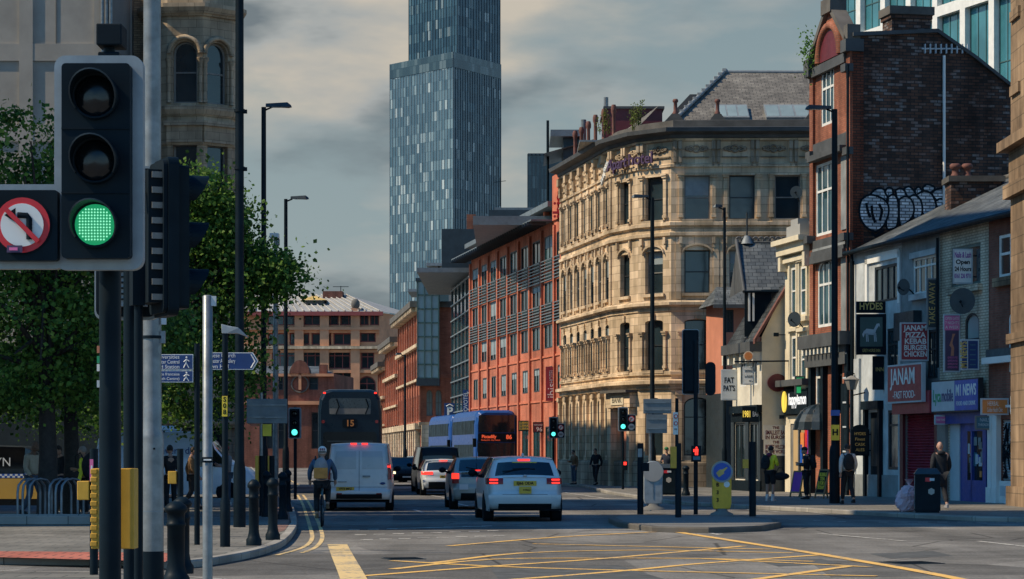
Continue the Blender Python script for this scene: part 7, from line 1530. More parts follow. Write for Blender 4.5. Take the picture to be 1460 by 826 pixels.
for i in range(NV):
    for j in range(NU): fs.append((i*NU+j, i*NU+(j+1) % NU, (i+1)*NU+(j+1) % NU, (i+1)*NU+j))
m.mesh(vs, fs, 'pink_bag'); m.build('bag', bg_); m = MB(); m.lathe([(.05, .66), (.03, .72), (.09, .82), (.12, .86)], 'pink_bag', 9, Matrix.Translation((.06, 0, 0))); m.build('knot', bg_)
def aboard(u, vb, label, rot, panel, w=.55, h=1.0, lines=()):
    t = thing('pavement_sign', label, 'a-board', gpt(u, vb), rot); m = MB(); an = .22
    for s in (-1, 1):
        T = Matrix.Translation((0, s*.26, 0)) @ Matrix.Rotation(s*an, 4, 'X'); m.box((-w/2, -.02, 0), (-w/2+.05, .02, h), 'timber', T); m.box((w/2-.05, -.02, 0), (w/2, .02, h), 'timber', T); m.box((-w/2+.05, -.02, h-.05), (w/2-.05, .02, h), 'timber', T); m.box((-w/2+.05, -.02, .15), (w/2-.05, .02, .2), 'timber', T)
    m.build('frame', t); T = Matrix.Translation((0, -.26, 0)) @ Matrix.Rotation(-an, 4, 'X'); m = MB(); m.box((-w/2+.05, -.012, .2), (w/2-.05, .008, h-.05), panel, T); pn = m.build('panel', t)
    for i, s_ in enumerate(lines):
        z = h*.82-.15*i; text(s_, .17, 'yellow_sign', pn, (0, -.26-.016+z*sin(an)*1.0, z*cos(an)), (pi/2-an, 0, 0), maxw=w*.75, bold=.006)
aboard(1177, 711, 'wooden A-board with yellow chalk lettering left of the tall lamp', -1.15, 'black_matt', .6, 1.02, ['BUBBLE', 'TEA', '2 FOR 1', 'TODAY']); aboard(1141, 709, 'purple pavement board beside the person in black', -1.0, 'purple', .55, .95)

for u, v, w, lab in ((1300, 803, .75, 'square iron drain cover in the road inside the yellow line'), (575, 797, .6, 'iron drain cover near the left end of the box junction')):
    q = G(u, v); t = thing('drain_cover', lab, 'drain cover', (q.x, q.y, .004), .3); m = MB(); m.box((-w/2, -w/2, 0), (w/2, w/2, .006), 'dark_clad'); m.build('frame', t); m = MB()
    for i in range(7): m.box((-w*.44, -w*.42+i*w*.13, .0065), (w*.44, -w*.36+i*w*.13, .011), 'black_matt')
    m.build('grid', t)
# ================= vehicles =================
def carpaint(key, c, r=.32):
    n = NT(key); p = n.pos(); f = n.noise(p, 1.7, 4); n.col(n.ramp(f, [(.3, tuple(x*.86 for x in c)), (.7, c)])); n.rough(n.ramp(n.noise(p, 5, 3), [(.3, (r-.06,)*3), (.7, (r+.1,)*3)])); n.b.inputs['Coat Weight'].default_value = .5; n.b.inputs['Coat Roughness'].default_value = .1; M[key] = n.m
carpaint('white_car', (.58, .62, .63)); carpaint('van_white', (.60, .63, .64)); carpaint('silver_green', (.33, .38, .36)); carpaint('black_car', (.010, .013, .016)); carpaint('bus_navy', (.005, .018, .036)); carpaint('bus_blue', (.010, .065, .25)); carpaint('bus_pale', (.20, .26, .31)); carpaint('taxi_yellow', (.62, .34, .03)); carpaint('dark_grey_car', (.03, .036, .042))
[setattr(M[k].node_tree.nodes['Principled BSDF'].inputs[i], 'default_value', v) for k in ('bus_navy', 'bus_blue', 'bus_pale', 'black_car') for i, v in (('Coat Weight', .1), ('Specular IOR Level', .2))]; plain('bus_rear_glass', (.055, .075, .085), .3)
glow('tail_lit', (1.0, .03, .015), 2.2, (.4, .01, .01)); plain('tail_off', (.25, .012, .012), .25, 0, .1); glow('headlight', (1.0, .80, .45), 2.5)
plain('plate_yellow', (.62, .40, .04), .5, 0, .05); plain('alloy', (.35, .36, .37), .35, .6)
def crom(P, n):
    out = []
    for i in range(len(P)-1):
        p0, p1, p2, p3 = [Vector(P[max(0, min(len(P)-1, i+k))][:2]) for k in (-1, 0, 1, 2)]
        for j in range(n):
            t = j/n; q = .5*((2*p1)+(p2-p0)*t+(2*p0-5*p1+4*p2-p3)*t*t+(3*p1-p0-3*p2+p3)*t**3); out.append((q.x, q.y, P[i+1][2]))
    out.append((P[-1][0], P[-1][1], P[-1][2])); return out
def car(name, label, cat, loc, rotz, prof, Wd, zb, tum, paint, wheels, side=(0, 0), lights=None, plate=None, group=None, lit=True, wr=.33, mirror=True, bulge=.12, sill=.24, reverse=False, rear_glass='car_glass', bumper=(.28, .46), high=None, front=False):
    """prof: (y from the tail, z, tag of the segment ending here); +y is forward"""
    t = thing(name, label, cat, loc, rotz, group); Q = crom(prof, 4); L = max(p[0] for p in prof); Hm = max(p[1] for p in prof); hw = Wd/2; y_off = -L/2 if not reverse else -L/2
    def plan(y): s = abs((y-L/2)/(L/2)); return hw*(1-.07*s**5-.02*s**2)
    def fz(z): return .965+.035*min(1, max(0, (z-sill)/.35)) if z < .62 else 1.0-.02*min(1, max(0, (z-.62)/max(.05, zb-.62)))
    def xs(y, z): return plan(y)*fz(z) if z <= zb else plan(y)*.98*(1-tum*((z-zb)/(Hm-zb))**1.15)
    NT_ = 12; V = []; lev = 4
    for y, z, tg in Q:
        row = []; w = xs(y, z); 
        for i in range(NT_+1):
            tt = -1+2*i/NT_; e = abs(tt)**3; yy = y+(bulge*e if y < L*.3 else (-bulge*e if y > L*.75 else 0))*(1 if z < Hm*.97 else .3); row.append(Vector((w*tt, yy, z-.035*tt*tt*(1 if z > zb else .3))))
        V.append(row)
    parts = {'body': [], 'rw': [], 'ws': [], 'sg': []}; VV = []; idx = {}
    def vid(p):
        k = (round(p.x, 5), round(p.y, 5), round(p.z, 5))
        if k not in idx: idx[k] = len(VV); VV.append(p)
        return idx[k]
    def put(k, pts):
        ids = [vid(p) for p in pts]; u = []
        for i in ids:
            if i not in u: u.append(i)
        if len(u) > 2: parts[k].append(tuple(u))
    for k in range(len(Q)-1):
        tg = Q[k][2] if k % 4 == 0 or True else ''
        tg = Q[k][2]
        for i in range(NT_):
            tt = abs(-1+2*(i+.5)/NT_); key = tg if tg in ('rw', 'ws') and tt < .86 else 'body'; put(key, [V[k][i], V[k][i+1], V[k+1][i+1], V[k+1][i]])
    for s in (-1, 1):
        S = []
        for k, (y, z, tg) in enumerate(Q):
            e = V[k][NT_ if s > 0 else 0]; col = [e]
            for zl in ((zb+(z-zb)*.12) if z > zb else z, zb, .62, sill):
                zz_ = min(zl, e.z); yy = e.y if e.z > zl else e.y; col.append(Vector((s*max(abs(e.x) if zz_ >= e.z-1e-6 else 0, xs(y, zz_)) if zz_ >= e.z-1e-6 else s*xs(y, zz_), e.y, zz_)))
            S.append(col)
        for k in range(len(Q)-1):
            for j in range(4):
                ym = (Q[k][0]+Q[k+1][0])/2; key = 'sg' if j in (0, 1) and side[0] < ym < side[1] and min(S[k][0].z, S[k+1][0].z) > zb+.06 and (j == 0 or True) else 'body'
                if j == 1 and key == 'sg': key = 'sg'
                a = [S[k][j], S[k+1][j], S[k+1][j+1], S[k][j+1]]; put(key, a if s > 0 else list(reversed(a)))
    off = Vector((0, -L/2, 0)); o_ = {}
    for k, mat, nm in (('body', paint, 'body'), ('rw', rear_glass, 'rear_window'), ('ws', 'car_glass', 'windscreen'), ('sg', 'car_glass', 'side_window')):
        if not parts[k]: continue
        used = sorted({i for f in parts[k] for i in f}); mp_ = {i: n for n, i in enumerate(used)}; m = MB(); m.mesh([VV[i]+off for i in used], [tuple(mp_[i] for i in f) for f in parts[k]], mat, True); o_[k] = m.build(nm, t)
    m = MB(); m.box((-hw*.9, .15-L/2, sill+.01), (hw*.9, L/2-.15, sill+.05), 'rubber'); m.build('underside', t)
    yr = lambda z: min((abs(p[1]-z), p[0]) for p in Q if p[0] < L*.3)[1]; yf = lambda z: min((abs(p[1]-z), -p[0]) for p in Q if p[0] > L*.7)[1]*-1
    def patch(nm, z0, z1, t0, t1, mat, d=.012, wrap=0, fr=False, parent=None, nz=5):
        m = MB(); g_ = []
        for a in range(nz+1):
            z = z0+(z1-z0)*a/nz; y = yf(z) if fr else yr(z); w = xs(y, z); r = []
            for b in range(9):
                tt = t0+(t1-t0)*b/8; yy = y+(-bulge if fr else bulge)*abs(tt)**3+(d if fr else -d); r.append(Vector((w*tt, yy-L/2, z-.01)))
            if wrap:
                sg_ = 1 if t1 > 0 else -1; last = r[-1] if abs(t1) > abs(t0) else r[0]; e = [Vector((sg_*(xs(y+bulge+wrap*q, z)+.010), y+bulge+wrap*q-L/2, z-.01)) for q in (.15, .6, 1)]; r = r+e if abs(t1) > abs(t0) else list(reversed(e))+r
            g_.append(r)
        n = len(g_[0])
        m.mesh([p for r in g_ for p in r], [(a*n+b, a*n+b+1, (a+1)*n+b+1, (a+1)*n+b) for a in range(nz) for b in range(n-1)], mat, True); return m.build(nm, t if parent is None else parent)
    if bumper: patch('bumper', bumper[0], bumper[1], -.74, .74, 'rubber', .016)
    if lights:
        for (z0, z1, t0, t1, wrap, mat) in lights:
            for s in (-1, 1): patch('headlight' if front else 'tail_light', z0, z1, *( (t0, t1) if s > 0 else (-t1, -t0)), mat, .014, wrap if not front else 0, front)
    if high: patch('brake_light', high[0], high[1], -high[2], high[2], 'tail_lit', .03)
    if plate:
        txt, zc, xc, mat = plate; y = (yf(zc) if front else yr(zc)); m = MB(); s = 1 if front else -1; yy = y+s*.022-L/2; m.box((xc-.26, min(yy, yy-s*.01), zc-.056), (xc+.26, max(yy, yy-s*.01), zc+.056), mat); pl_ = m.build('number_plate', t)
        if not front: text(txt, .09, 'black_matt', pl_, (xc, yy-.003, zc), ext=.001, maxw=.46, bold=.003)
    for y in wheels:
        for s in (-1, 1):
            T = Matrix.Translation((s*(xs(y, .5)-.10), y-L/2, wr)) @ Matrix.Rotation(s*pi/2, 4, 'Y'); m = MB(); m.lathe([(wr*.62, -.11), (wr*.93, -.11), (wr, -.07), (wr, .07), (wr*.93, .112), (wr*.66, .112), (wr*.62, .08)], 'rubber', 22, T); w_ = m.build('wheel', t); m = MB(); m.lathe([(wr*.62, .07), (wr*.60, .095), (wr*.2, .085), (.05, .10)], 'alloy', 10, T); m.build('rim', w_)
            m = MB(); m.lathe([(wr*1.14, -.12), (wr*1.14, .104)], 'rubber', 20, T); m.build('wheel_arch', t)
    if mirror:
        ym = mirror if isinstance(mirror, float) else L*.66
        for s in (-1, 1): m = MB(); m.ball((s*(hw+.10), ym-L/2, zb+.10), (.11, .07, .085), 'black_paint' if paint != 'white_car' else 'black_paint', None, 10, 7); m.tube([(s*(hw-.05), ym-L/2+.03, zb+.04), (s*(hw+.05), ym-L/2+.02, zb+.07)], .03, 'black_paint', 6); m.build('mirror', t)
    t['half'] = L/2; return t, patch, o_
def vpos(u, vb, rot, L, dz=0.0):
    """centre position of a vehicle whose tail stands over pixel (u, vb)"""
    p = G(u, vb); d = Vector((-sin(rot), cos(rot), 0)); c = p+d*(L/2); return (c.x, c.y, 0)
EST = [(.16, .28, ''), (.03, .40, ''), (.0, .60, ''), (.05, .70, ''), (.07, .84, ''), (.10, .98, ''), (.16, 1.06, ''), (.42, 1.36, 'rw'), (.50, 1.43, ''), (.75, 1.47, ''), (2.2, 1.49, ''), (2.75, 1.43, ''), (3.45, 1.02, 'ws'), (4.2, .90, ''), (4.6, .76, ''), (4.74, .58, ''), (4.72, .4, ''), (4.6, .27, '')]
t, patch, o_ = car('estate_car', 'white estate car with lit brake lights nearest the junction', 'car', vpos(748, 744, .075, 4.74), .075, EST, 1.815, .98, .24, 'white_car', (.95, 3.75), (.5, 3.5), [(.86, 1.00, .60, 1.0, .30, 'tail_off'), (.87, .98, .74, .97, .0, 'tail_lit')], ('EJ66 ODA', .87, 0.0, 'plate_yellow'), high=(1.40, 1.43, .2), bumper=(.29, .42))
t.scale = (1.08,)*3; patch('chrome_strip', 1.005, 1.02, -.6, .6, 'alloy', .016); patch('tailgate_seam', .625, .633, -.62, .62, 'rubber', .004); m = MB(); m.box((-.14, -2.40, .64), (.14, -2.372, .80), 'plate_yellow'); pb = m.build('taxi_plate', t); text('44862', .07, 'black_matt', pb, (.03, -2.403, .72), ext=.001); m = MB(); m.ball((0, -2.29, 1.04), (.05, .01, .03), 'alloy', None, 10, 6); m.build('badge', t); m = MB(); m.tube([(-.5, -2.15, 1.14), (.1, -2.09, 1.19)], .012, 'rubber', 5); m.build('wiper', t); m = MB(); m.ball((0, -1.6, 1.51), (.03, .12, .05), 'white_car', None, 8, 6); m.build('roof_fin', t); m = MB(); m.box((-.28, -2.13, 1.335), (.28, -2.10, 1.352), 'yellow_sign'); m.build('taxi_strip', t)  # the thin dark line across the tailgate is a panel seam
PRI = [(.15, .28, ''), (.03, .40, ''), (.0, .60, ''), (.04, .72, ''), (.06, .9, ''), (.10, 1.02, ''), (.14, 1.10, ''), (.95, 1.42, 'rw'), (1.4, 1.48, ''), (2.1, 1.49, ''), (2.7, 1.42, ''), (3.6, 1.0, 'ws'), (4.1, .86, ''), (4.38, .66, ''), (4.44, .45, ''), (4.34, .27, '')]
t, patch, o_ = car('hatchback_car', 'pale green hatchback with lit brake lights partly hidden by the estate car', 'car', vpos(686, 727, .075, 4.44), .075, PRI, 1.725, 1.0, .26, 'silver_green', (.9, 3.55), (.6, 3.5), [(.75, .88, .80, 1.0, .10, 'tail_off'), (.88, 1.04, .80, 1.0, .14, 'tail_lit')], ('PE12 KXN', .82, .30, 'plate_yellow'), high=(1.115, 1.14, .22), bumper=(.29, .48))
t.scale = (1.05,)*3; patch('dark_band', .93, 1.07, -.72, .72, 'car_glass', .008); m = MB(); m.box((-.62, -2.245, .57), (-.37, -2.225, .72), 'sign_pale'); m.build('licence_plate', t); m = MB(); m.tube([(-.1, -1.5, 1.38), (-.08, -1.55, 1.75)], .008, 'black_paint', 5); m.build('aerial', t); m = MB(); m.tube([(-.42, -1.95, 1.19), (-.2, -1.98, 1.15), (-.1, -2.05, 1.14)], .015, 'rubber', 5); m.build('wiper', t)
HAT = [(.15, .28, ''), (.03, .40, ''), (.0, .58, ''), (.06, .72, ''), (.08, .88, ''), (.16, 1.0, ''), (.52, 1.32, 'rw'), (.55, 1.40, ''), (.9, 1.43, ''), (2.1, 1.44, ''), (2.6, 1.38, ''), (3.3, 1.0, 'ws'), (4.0, .88, ''), (4.26, .68, ''), (4.3, .45, ''), (4.2, .27, '')]
t, patch, o_ = car('hatchback_car', 'white sporty hatchback with lit brake lights behind the pale green one', 'car', vpos(633, 707, .09, 4.3), .09, HAT, 1.80, .96, .25, 'white_car', (.85, 3.5), (.5, 3.3), [(.84, .95, .52, 1.0, .22, 'tail_lit')], ('MX20 VDE', .74, .1, 'plate_yellow'), high=(1.365, 1.40, .24), bumper=(.28, .55))
VAN = [(.10, .34, ''), (.02, .42, ''), (.0, .56, ''), (.05, .68, ''), (.06, .9, ''), (.08, 1.15, ''), (.13, 1.6, ''), (.20, 1.84, ''), (.32, 1.95, ''), (1.0, 1.98, ''), (3.3, 1.98, ''), (3.8, 1.92, ''), (4.55, 1.22, 'ws'), (5.05, 1.02, ''), (5.28, .72, ''), (5.32, .45, ''), (5.2, .3, '')]
t, patch, o_ = car('panel_van', 'white panel van with closed rear doors waiting behind the dark bus', 'van', vpos(512, 729, .045, 5.32), .045, VAN, 1.99, 1.1, .13, 'van_white', (1.0, 4.1), (3.3, 4.4), [(.92, 1.36, .925, 1.0, .08, 'tail_off'), (1.22, 1.36, .925, 1.0, .09, 'tail_lit')], ('YP73 MFZ', .64, -.40, 'plate_yellow'), bumper=(.36, .50), bulge=.07, mirror=4.0)
patch('door_gap', .60, 1.86, -.006, .006, 'rubber', .006, nz=10); patch('door_sill', .70, .708, -.9, .9, 'rubber', .006)
for s in (-1, 1): patch('window_panel', 1.22, 1.74, *((.10, .84) if s > 0 else (-.84, -.10)), 'van_panel', .005, nz=8) if False else None
carpaint('van_panel', (.46, .50, .52))
for s in (-1, 1): patch('window_panel', 1.22, 1.74, *((.10, .80) if s > 0 else (-.80, -.10)), 'van_panel', .006, nz=8)
m = MB()
for x in (-.16, .16): m.box((x-.09, -2.51, 1.925), (x+.09, -2.47, 1.965), 'tail_lit')
m.build('brake_light', t); m = MB(); m.box((.1, -2.635, .98), (.32, -2.60, 1.03), 'grey_metal'); m.box((-.62, -2.635, .83), (-.36, -2.605, .86), 'grey_metal'); m.build('door_handle', t); m = MB(); m.ball((.68, -2.622, .80), (.08, .012, .035), 'blue_sign', None, 12, 6); m.build('badge', t)
for s in (-1, 1): patch('reflector', .50, .53, *((.55, .72) if s > 0 else (-.72, -.55)), 'tail_off', .02)
t, patch, o_ = car('people_carrier', 'black people carrier van in front of the white sporty hatchback', 'van', vpos(627, 703, .10, 5.0), .10, [(p[0]*.94, p[1]*.98, 'rw' if i == 6 else p[2]) for i, p in enumerate(VAN)], 1.92, 1.05, .14, 'black_car', (1.0, 3.9), (.4, 4.1), [(.95, 1.25, .9, 1.0, .06, 'tail_off')], None, bumper=None, bulge=.07, mirror=3.8)
# oncoming cars and taxis further back
def oncoming(u, vb, label, paint, rot, Wd=1.85, sc=1.0, nm='saloon_car'):
    L = 4.4; p = G(u, vb); d = Vector((-sin(rot), cos(rot), 0)); c = p-d*(L/2)
    tt, pf, _ = car(nm, label, 'car', (c.x, c.y, 0), rot, [(a, b*sc, g_) for a, b, g_ in HAT], Wd, .96, .24, paint, (.85, 3.5), (.5, 3.3), [(.62, .74, .66, .95, 0, 'headlight')], None, front=True, bumper=None)
    pf('grille', .45, .66, -.5, .5, 'rubber', .012, fr=True); pf('number_plate', .42, .5, -.25, .25, 'sign_white', .02, fr=True)
oncoming(580, 693, 'dark oncoming car with headlights on, right of the white van', 'black_car', pi+.14); oncoming(560, 688, 'oncoming dark car peeping out behind the first one', 'dark_grey_car', pi+.14, 1.8); oncoming(596, 681, 'farthest oncoming car between the dark cars and the black van', 'silver_green', pi+.14)
# ================= buses =================
def bus(label, rear_or_front_uv, Yb, rot, Hh, body, side_low, front, L=10.5, Wd=2.52, dest=None):
    u, _ = rear_or_front_uv; q = at(u, Yb, 0); d = Vector((-sin(rot), cos(rot), 0)); c = q+d*(L/2)*(-1 if front else 1)
    t = thing('double_decker_bus', label, 'bus', c, rot); hw = Wd/2; m = MB()
    # body: rounded box by sections
    def sec(y, ins, top): return [(-hw+ins, y, .32), (hw-ins, y, .32), (hw-ins, y, 1.2), (hw-ins, y, 3.3), (hw-ins-.06, y, top-.35), (hw-ins-.2, y, top-.08), (hw-ins-.45, y, top), (-hw+ins+.45, y, top), (-hw+ins+.2, y, top-.08), (-hw+ins+.06, y, top-.35), (-hw+ins, y, 3.3), (-hw+ins, y, 1.2)]
    st = [(-L/2, .12, Hh-.10), (-L/2+.1, .03, Hh-.03), (-L/2+.4, 0, Hh), (L/2-.6, 0, Hh), (L/2-.2, .04, Hh-.05), (L/2, .16, Hh-.16)]; R = [sec(*s) for s in st]; n = 12
    m.mesh([p for r in R for p in r], [(i*n+j, i*n+(j+1) % n, (i+1)*n+(j+1) % n, (i+1)*n+j) for i in range(len(R)-1) for j in range(n)], body, False); m.face(list(reversed(R[-1])), body); m.face(R[0], body); m.build('body', t, bevel=.06)
    for s in (-1, 1):
        for nm, z0, z1, ya, yb, mat in (('lower_side_window', 1.35, 2.15, -L/2+1.2, L/2-.7, 'bus_side'), ('upper_side_window', 2.75, 3.55, -L/2+.5, L/2-.5, 'bus_side'), ('side_panel', .45, 1.28, -L/2+.6, L/2-.5, side_low), ('advert_panel', 2.22, 2.68, -L/2+.8, L/2-.9, 'bus_blue' if front else side_low)):
            m = MB(); x = s*(hw+.008); x2 = s*(hw-.03); m.box((min(x, x2), ya, z0), (max(x, x2), yb, z1), mat); w_ = m.build(nm, t); 
            if 'window' in nm:
                m = MB()
                for k in range(1, 8): y = ya+(yb-ya)*k/8; m.box((min(x, x+s*.006), y-.03, z0), (max(x, x+s*.006), y+.03, z1), 'black_paint')
                m.build('pillar', w_)
    for y in (-L/2+2.6, L/2-2.5):
        for s in (-1, 1):
            T = Matrix.Translation((s*(hw-.12), y, .48)) @ Matrix.Rotation(s*pi/2, 4, 'Y'); m = MB(); m.lathe([(.3, -.14), (.48, -.13), (.48, .1), (.44, .14), (.3, .14)], 'rubber', 20, T); w_ = m.build('wheel', t); m = MB(); m.lathe([(.3, .10), (.1, .145)], 'alloy', 12, T); m.build('rim', w_)
    return t, L, hw
t, L, hw = bus('dark double-decker bus seen from behind with route number 15', (499, 0), 95, .055, 4.18, 'bus_navy', 'bus_navy', False); y = -L/2
def bp(nm, x0, x1, z0, z1, mat, d=.02, parent=None):
    m = MB(); m.prism([(a+(x0+x1)/2, b+(z0+z1)/2) for a, b in rr(x1-x0, z1-z0, min(.12, (z1-z0)*.3))], -y, -y+d, mat, RXm); return m.build(nm, parent or t)
bp('rear_window', -.82, .82, 3.18, 3.82, 'bus_rear_glass', .02); m = MB()
for x in (-.55, .6): m.tube([(x, y-.03, 3.2), (x+.12, y-.03, 3.5), (x+.02, y-.03, 3.8)], .03, 'black_matt', 5)
m.box((-.8, y-.028, 3.2), (.8, y-.024, 3.42), 'frame_mid'); m.build('seat_rail', t)
b_ = bp('number_box', -.30, .30, 2.65, 3.02, 'black_matt', .03); text('15', .34, 'dest_amber', b_, (0, y-.034, 2.83), bold=.01)
for x, z in ((-1.05, 2.9), (1.05, 2.9)): bp('reflector', x-.06, x+.06, z-.06, z+.06, 'tail_off', .03)
for x in (-1.0, 1.0): bp('marker_light', x-.05, x+.05, 4.0, 4.06, 'tail_lit', .03)
bp('engine_cover', -1.05, 1.05, 1.5, 2.5, 'black_car', .03); bp('lower_panel', -1.1, 1.1, .5, 1.42, 'bus_navy', .03); bp('cover_bar', -.9, .9, 2.1, 2.16, 'dark_clad', .05)
for x in (-1.1, 1.1): bp('tail_light', x-.07, x+.07, 1.5, 1.9, 'tail_off', .035)
def oncoming_bus(label, u, Yb, rot, dest):
    global t, y
    t, L, hw = bus(label, (u, 0), Yb, rot, 4.15, 'bus_blue', 'bus_pale', True); fy = L/2
    def fpn(nm, x0, x1, z0, z1, mat, d): m = MB(); m.prism([(a+(x0+x1)/2, b+(z0+z1)/2) for a, b in rr(x1-x0, z1-z0, .1)], -fy-d, -fy, mat, RXm); return m.build(nm, t)
    fpn('upper_windscreen', -1.05, 1.05, 2.85, 3.85, 'bus_glass', .03); b_ = fpn('destination_box', -1.08, 1.08, 2.30, 2.80, 'black_matt', .035); fpn('lower_windscreen', -1.1, 1.1, 1.1, 2.25, 'bus_glass', .03); fpn('bumper', -1.15, 1.15, .35, .7, 'bus_navy', .04)
    for x in (-.95, .95): fpn('headlight', x-.14, x+.14, .75, .9, 'sign_pale', .045)
    if dest: text(dest[0], .26, 'dest_orange', b_, (.45, fy+.04, 2.60), (pi/2, 0, pi), bold=.008, maxw=.85); text(dest[1], .34, 'dest_orange', b_, (-.72, fy+.04, 2.57), (pi/2, 0, pi), bold=.01); text('Portland St  City Centre', .12, 'dest_orange', b_, (.35, fy+.04, 2.40), (pi/2, 0, pi), maxw=1.1)
    for s in (-1, 1): m = MB(); m.box((s*1.3-.1, fy-.05, 2.0), (s*1.3+.1, fy+.15, 2.5), 'black_paint'); m.build('mirror', t)
oncoming_bus('blue double-decker bus with an orange lit destination display facing us', 708, 140, pi+.155, ('Piccadilly', '86')); oncoming_bus('second blue double-decker half hidden behind the first', 668, 156, pi+.165, None)
# ================= taxi and white van on the side street, left =================
TX = [(.10, .34, ''), (.02, .42, ''), (.0, .6, ''), (.04, .8, ''), (.06, 1.0, ''), (.1, 1.2, ''), (.16, 1.6, 'rw'), (.28, 1.8, ''), (.5, 1.87, ''), (1.2, 1.9, ''), (2.6, 1.88, ''), (3.1, 1.80, ''), (3.75, 1.2, 'ws'), (4.3, 1.05, ''), (4.75, .8, ''), (4.82, .5, ''), (4.7, .32, '')]
p = at(40, 67, 0); t, patch, o_ = car('taxi_van', 'black over yellow taxi van with a checked stripe behind the bike stands', 'van', (p.x-.55, 67.3, 0), -pi/2, TX, 1.9, 1.05, .12, 'black_car', (.95, 3.85), (3.0, 3.7), None, None, bumper=None, mirror=3.3, bulge=.1)
m = MB(); m.box((.962, -2.05, .42), (.968, 1.95, .98), 'taxi_yellow'); m.build('yellow_side', t)
m = MB()
for k in range(56):
    for j in range(2):
        if (k+j) % 2 == 0: m.box((.966, -2.05+k*.072, 1.0+j*.05), (.970, -1.978+k*.072, 1.05+j*.05), 'sign_white')
m.build('checked_stripe', t); m = MB(); m.box((.955, -2.05, .995), (.9655, 1.99, 1.105), 'royal_blue'); m.build('stripe_ground', t)
text('BROOKLYN', .34, 'sign_white', t, (.985, -.65, 1.42), (pi/2, 0, pi/2), maxw=1.7, name='lettering')
WV = [(.10, .34, ''), (.02, .42, ''), (.0, .6, ''), (.04, .9, ''), (.06, 1.3, ''), (.1, 1.8, ''), (.18, 2.25, ''), (.35, 2.4, ''), (1.2, 2.45, ''), (3.3, 2.42, ''), (4.0, 2.25, ''), (4.75, 1.45, 'ws'), (5.35, 1.15, ''), (5.65, .9, ''), (5.75, .55, ''), (5.6, .34, '')]
carpaint('bright_van', (.86, .88, .88)); p = at(300, 84, 0); t, patch, o_ = car('delivery_van', 'white high roofed delivery van crossing behind the left kerb posts', 'van', (p.x-1.2, 84.5, 0), -pi/2, WV, 2.0, 1.2, .12, 'bright_van', (1.0, 4.7), (3.7, 4.7), None, None, bumper=None, mirror=4.3)
m = MB(); m.box((-.5, -.9, 2.44), (.5, .1, 2.62), 'van_white'); m.build('roof_vent', t, bevel=.08); text('fresh every day', .34, 'blue_sign', t, (1.035, -.2, 1.75), (pi/2, 0, pi/2), maxw=2.3)
t, patch, o_ = car('parked_car', 'silver car parked behind the left kerb bollards', 'car', (at(355, 90, 0).x-1.5, 91.5, 0), -pi/2+.1, HAT, 1.8, .96, .25, 'silver_green', (.85, 3.5), (.5, 3.3), None, None)
# ================= bicycle =================
BKp = G(457, 752); t = thing('bicycle', 'dark city bicycle ridden by the helmeted cyclist in the left lane', 'bicycle', (BKp.x, BKp.y+.5, 0), .05)
for y, nm in ((-.5, 'rear'), (.55, 'front')):
    T = Matrix.Translation((0, y, .34)) @ Matrix.Rotation(pi/2, 4, 'Z'); m = MB(); m.torus((0, 0, 0), .32, .02, 'rubber', T, 32, 8); w_ = m.build('wheel', t); m = MB()
    for k in range(14): a = 2*pi*k/14; m.tube([T @ Vector((0, 0, 0)), T @ Vector((.3*cos(a), 0, .3*sin(a)))], .003, 'grey_metal', 3)
    m.torus((0, 0, 0), .298, .01, 'grey_metal', T, 24, 5); m.build('rim', w_)
m = MB(); bb, st_, hd = (0, -.05, .30), (0, -.2, .82), (0, .38, .85)
for a, b in ((bb, st_), (bb, hd), (st_, hd), (bb, (0, -.5, .34)), (st_, (0, -.5, .34)), (hd, (0, .55, .34)), (st_, (0, -.23, .95)), (hd, (0, .34, 1.0))): m.tube([a, b], .019, 'teal_sign', 6)
m.torus((.05, -.05, .30), .09, .008, 'grey_metal', Matrix.Rotation(0, 4, 'Z'), 16, 4) if False else None; m.build('frame', t); m = MB(); m.tube([(-.3, .28, 1.02), (-.1, .36, 1.04), (.1, .36, 1.04), (.3, .28, 1.02)], .014, 'black_paint', 6); m.build('handlebar', t); m = MB(); m.ball((0, -.25, .96), (.08, .14, .035), 'black_matt', None, 10, 6); m.build('saddle', t); m = MB(); m.box((-.16, -.1, .2), (-.05, 0, .22), 'black_matt'); m.box((.05, -.05, .42), (.16, .05, .44), 'black_matt'); m.tube([(-.05, -.05, .21), (0, -.05, .30), (.05, 0, .43)], .012, 'grey_metal', 5); m.build('pedal', t); m = MB(); m.box((-.06, -.86, .25), (.06, -.5, .36), 'black_matt') if False else m.tube([(0, -.80, .52), (0, -.62, .68), (0, -.4, .70)], .03, 'black_paint', 6); m.build('mudguard', t)
# ================= people =================
plain('skin', (.42, .24, .17), .6, 0, .06, 9); plain('skin_dark', (.16, .085, .055), .6, 0, .06, 9); plain('hair_dark', (.018, .014, .012), .7); plain('hair_grey', (.25, .23, .21), .8); plain('black_cloth', (.010, .012, .016), .9, 0, .3, 5); plain('navy_cloth', (.014, .022, .042), .9, 0, .3, 5); plain('blue_cloth', (.05, .10, .17), .9, 0, .3, 5); plain('beige_cloth', (.40, .34, .26), .9, 0, .2, 5); plain('grey_cloth', (.22, .22, .23), .9, 0, .2, 5); plain('light_cloth', (.52, .50, .47), .9, 0, .15, 5); plain('hi_vis', (.80, .78, .04), .7, 0, .25, 6); plain('red_cloth', (.42, .03, .035), .9, 0, .2, 5); plain('maroon_cloth', (.17, .025, .06), .9); plain('brown_cloth', (.17, .10, .05), .9, 0, .2, 5); plain('white_cloth', (.70, .68, .64), .9); plain('jeans', (.055, .085, .13), .9, 0, .2, 6); plain('orange_cloth', (.50, .22, .05), .8, 0, .2, 6); plain('green_cloth', (.03, .16, .06), .9)
SK = []
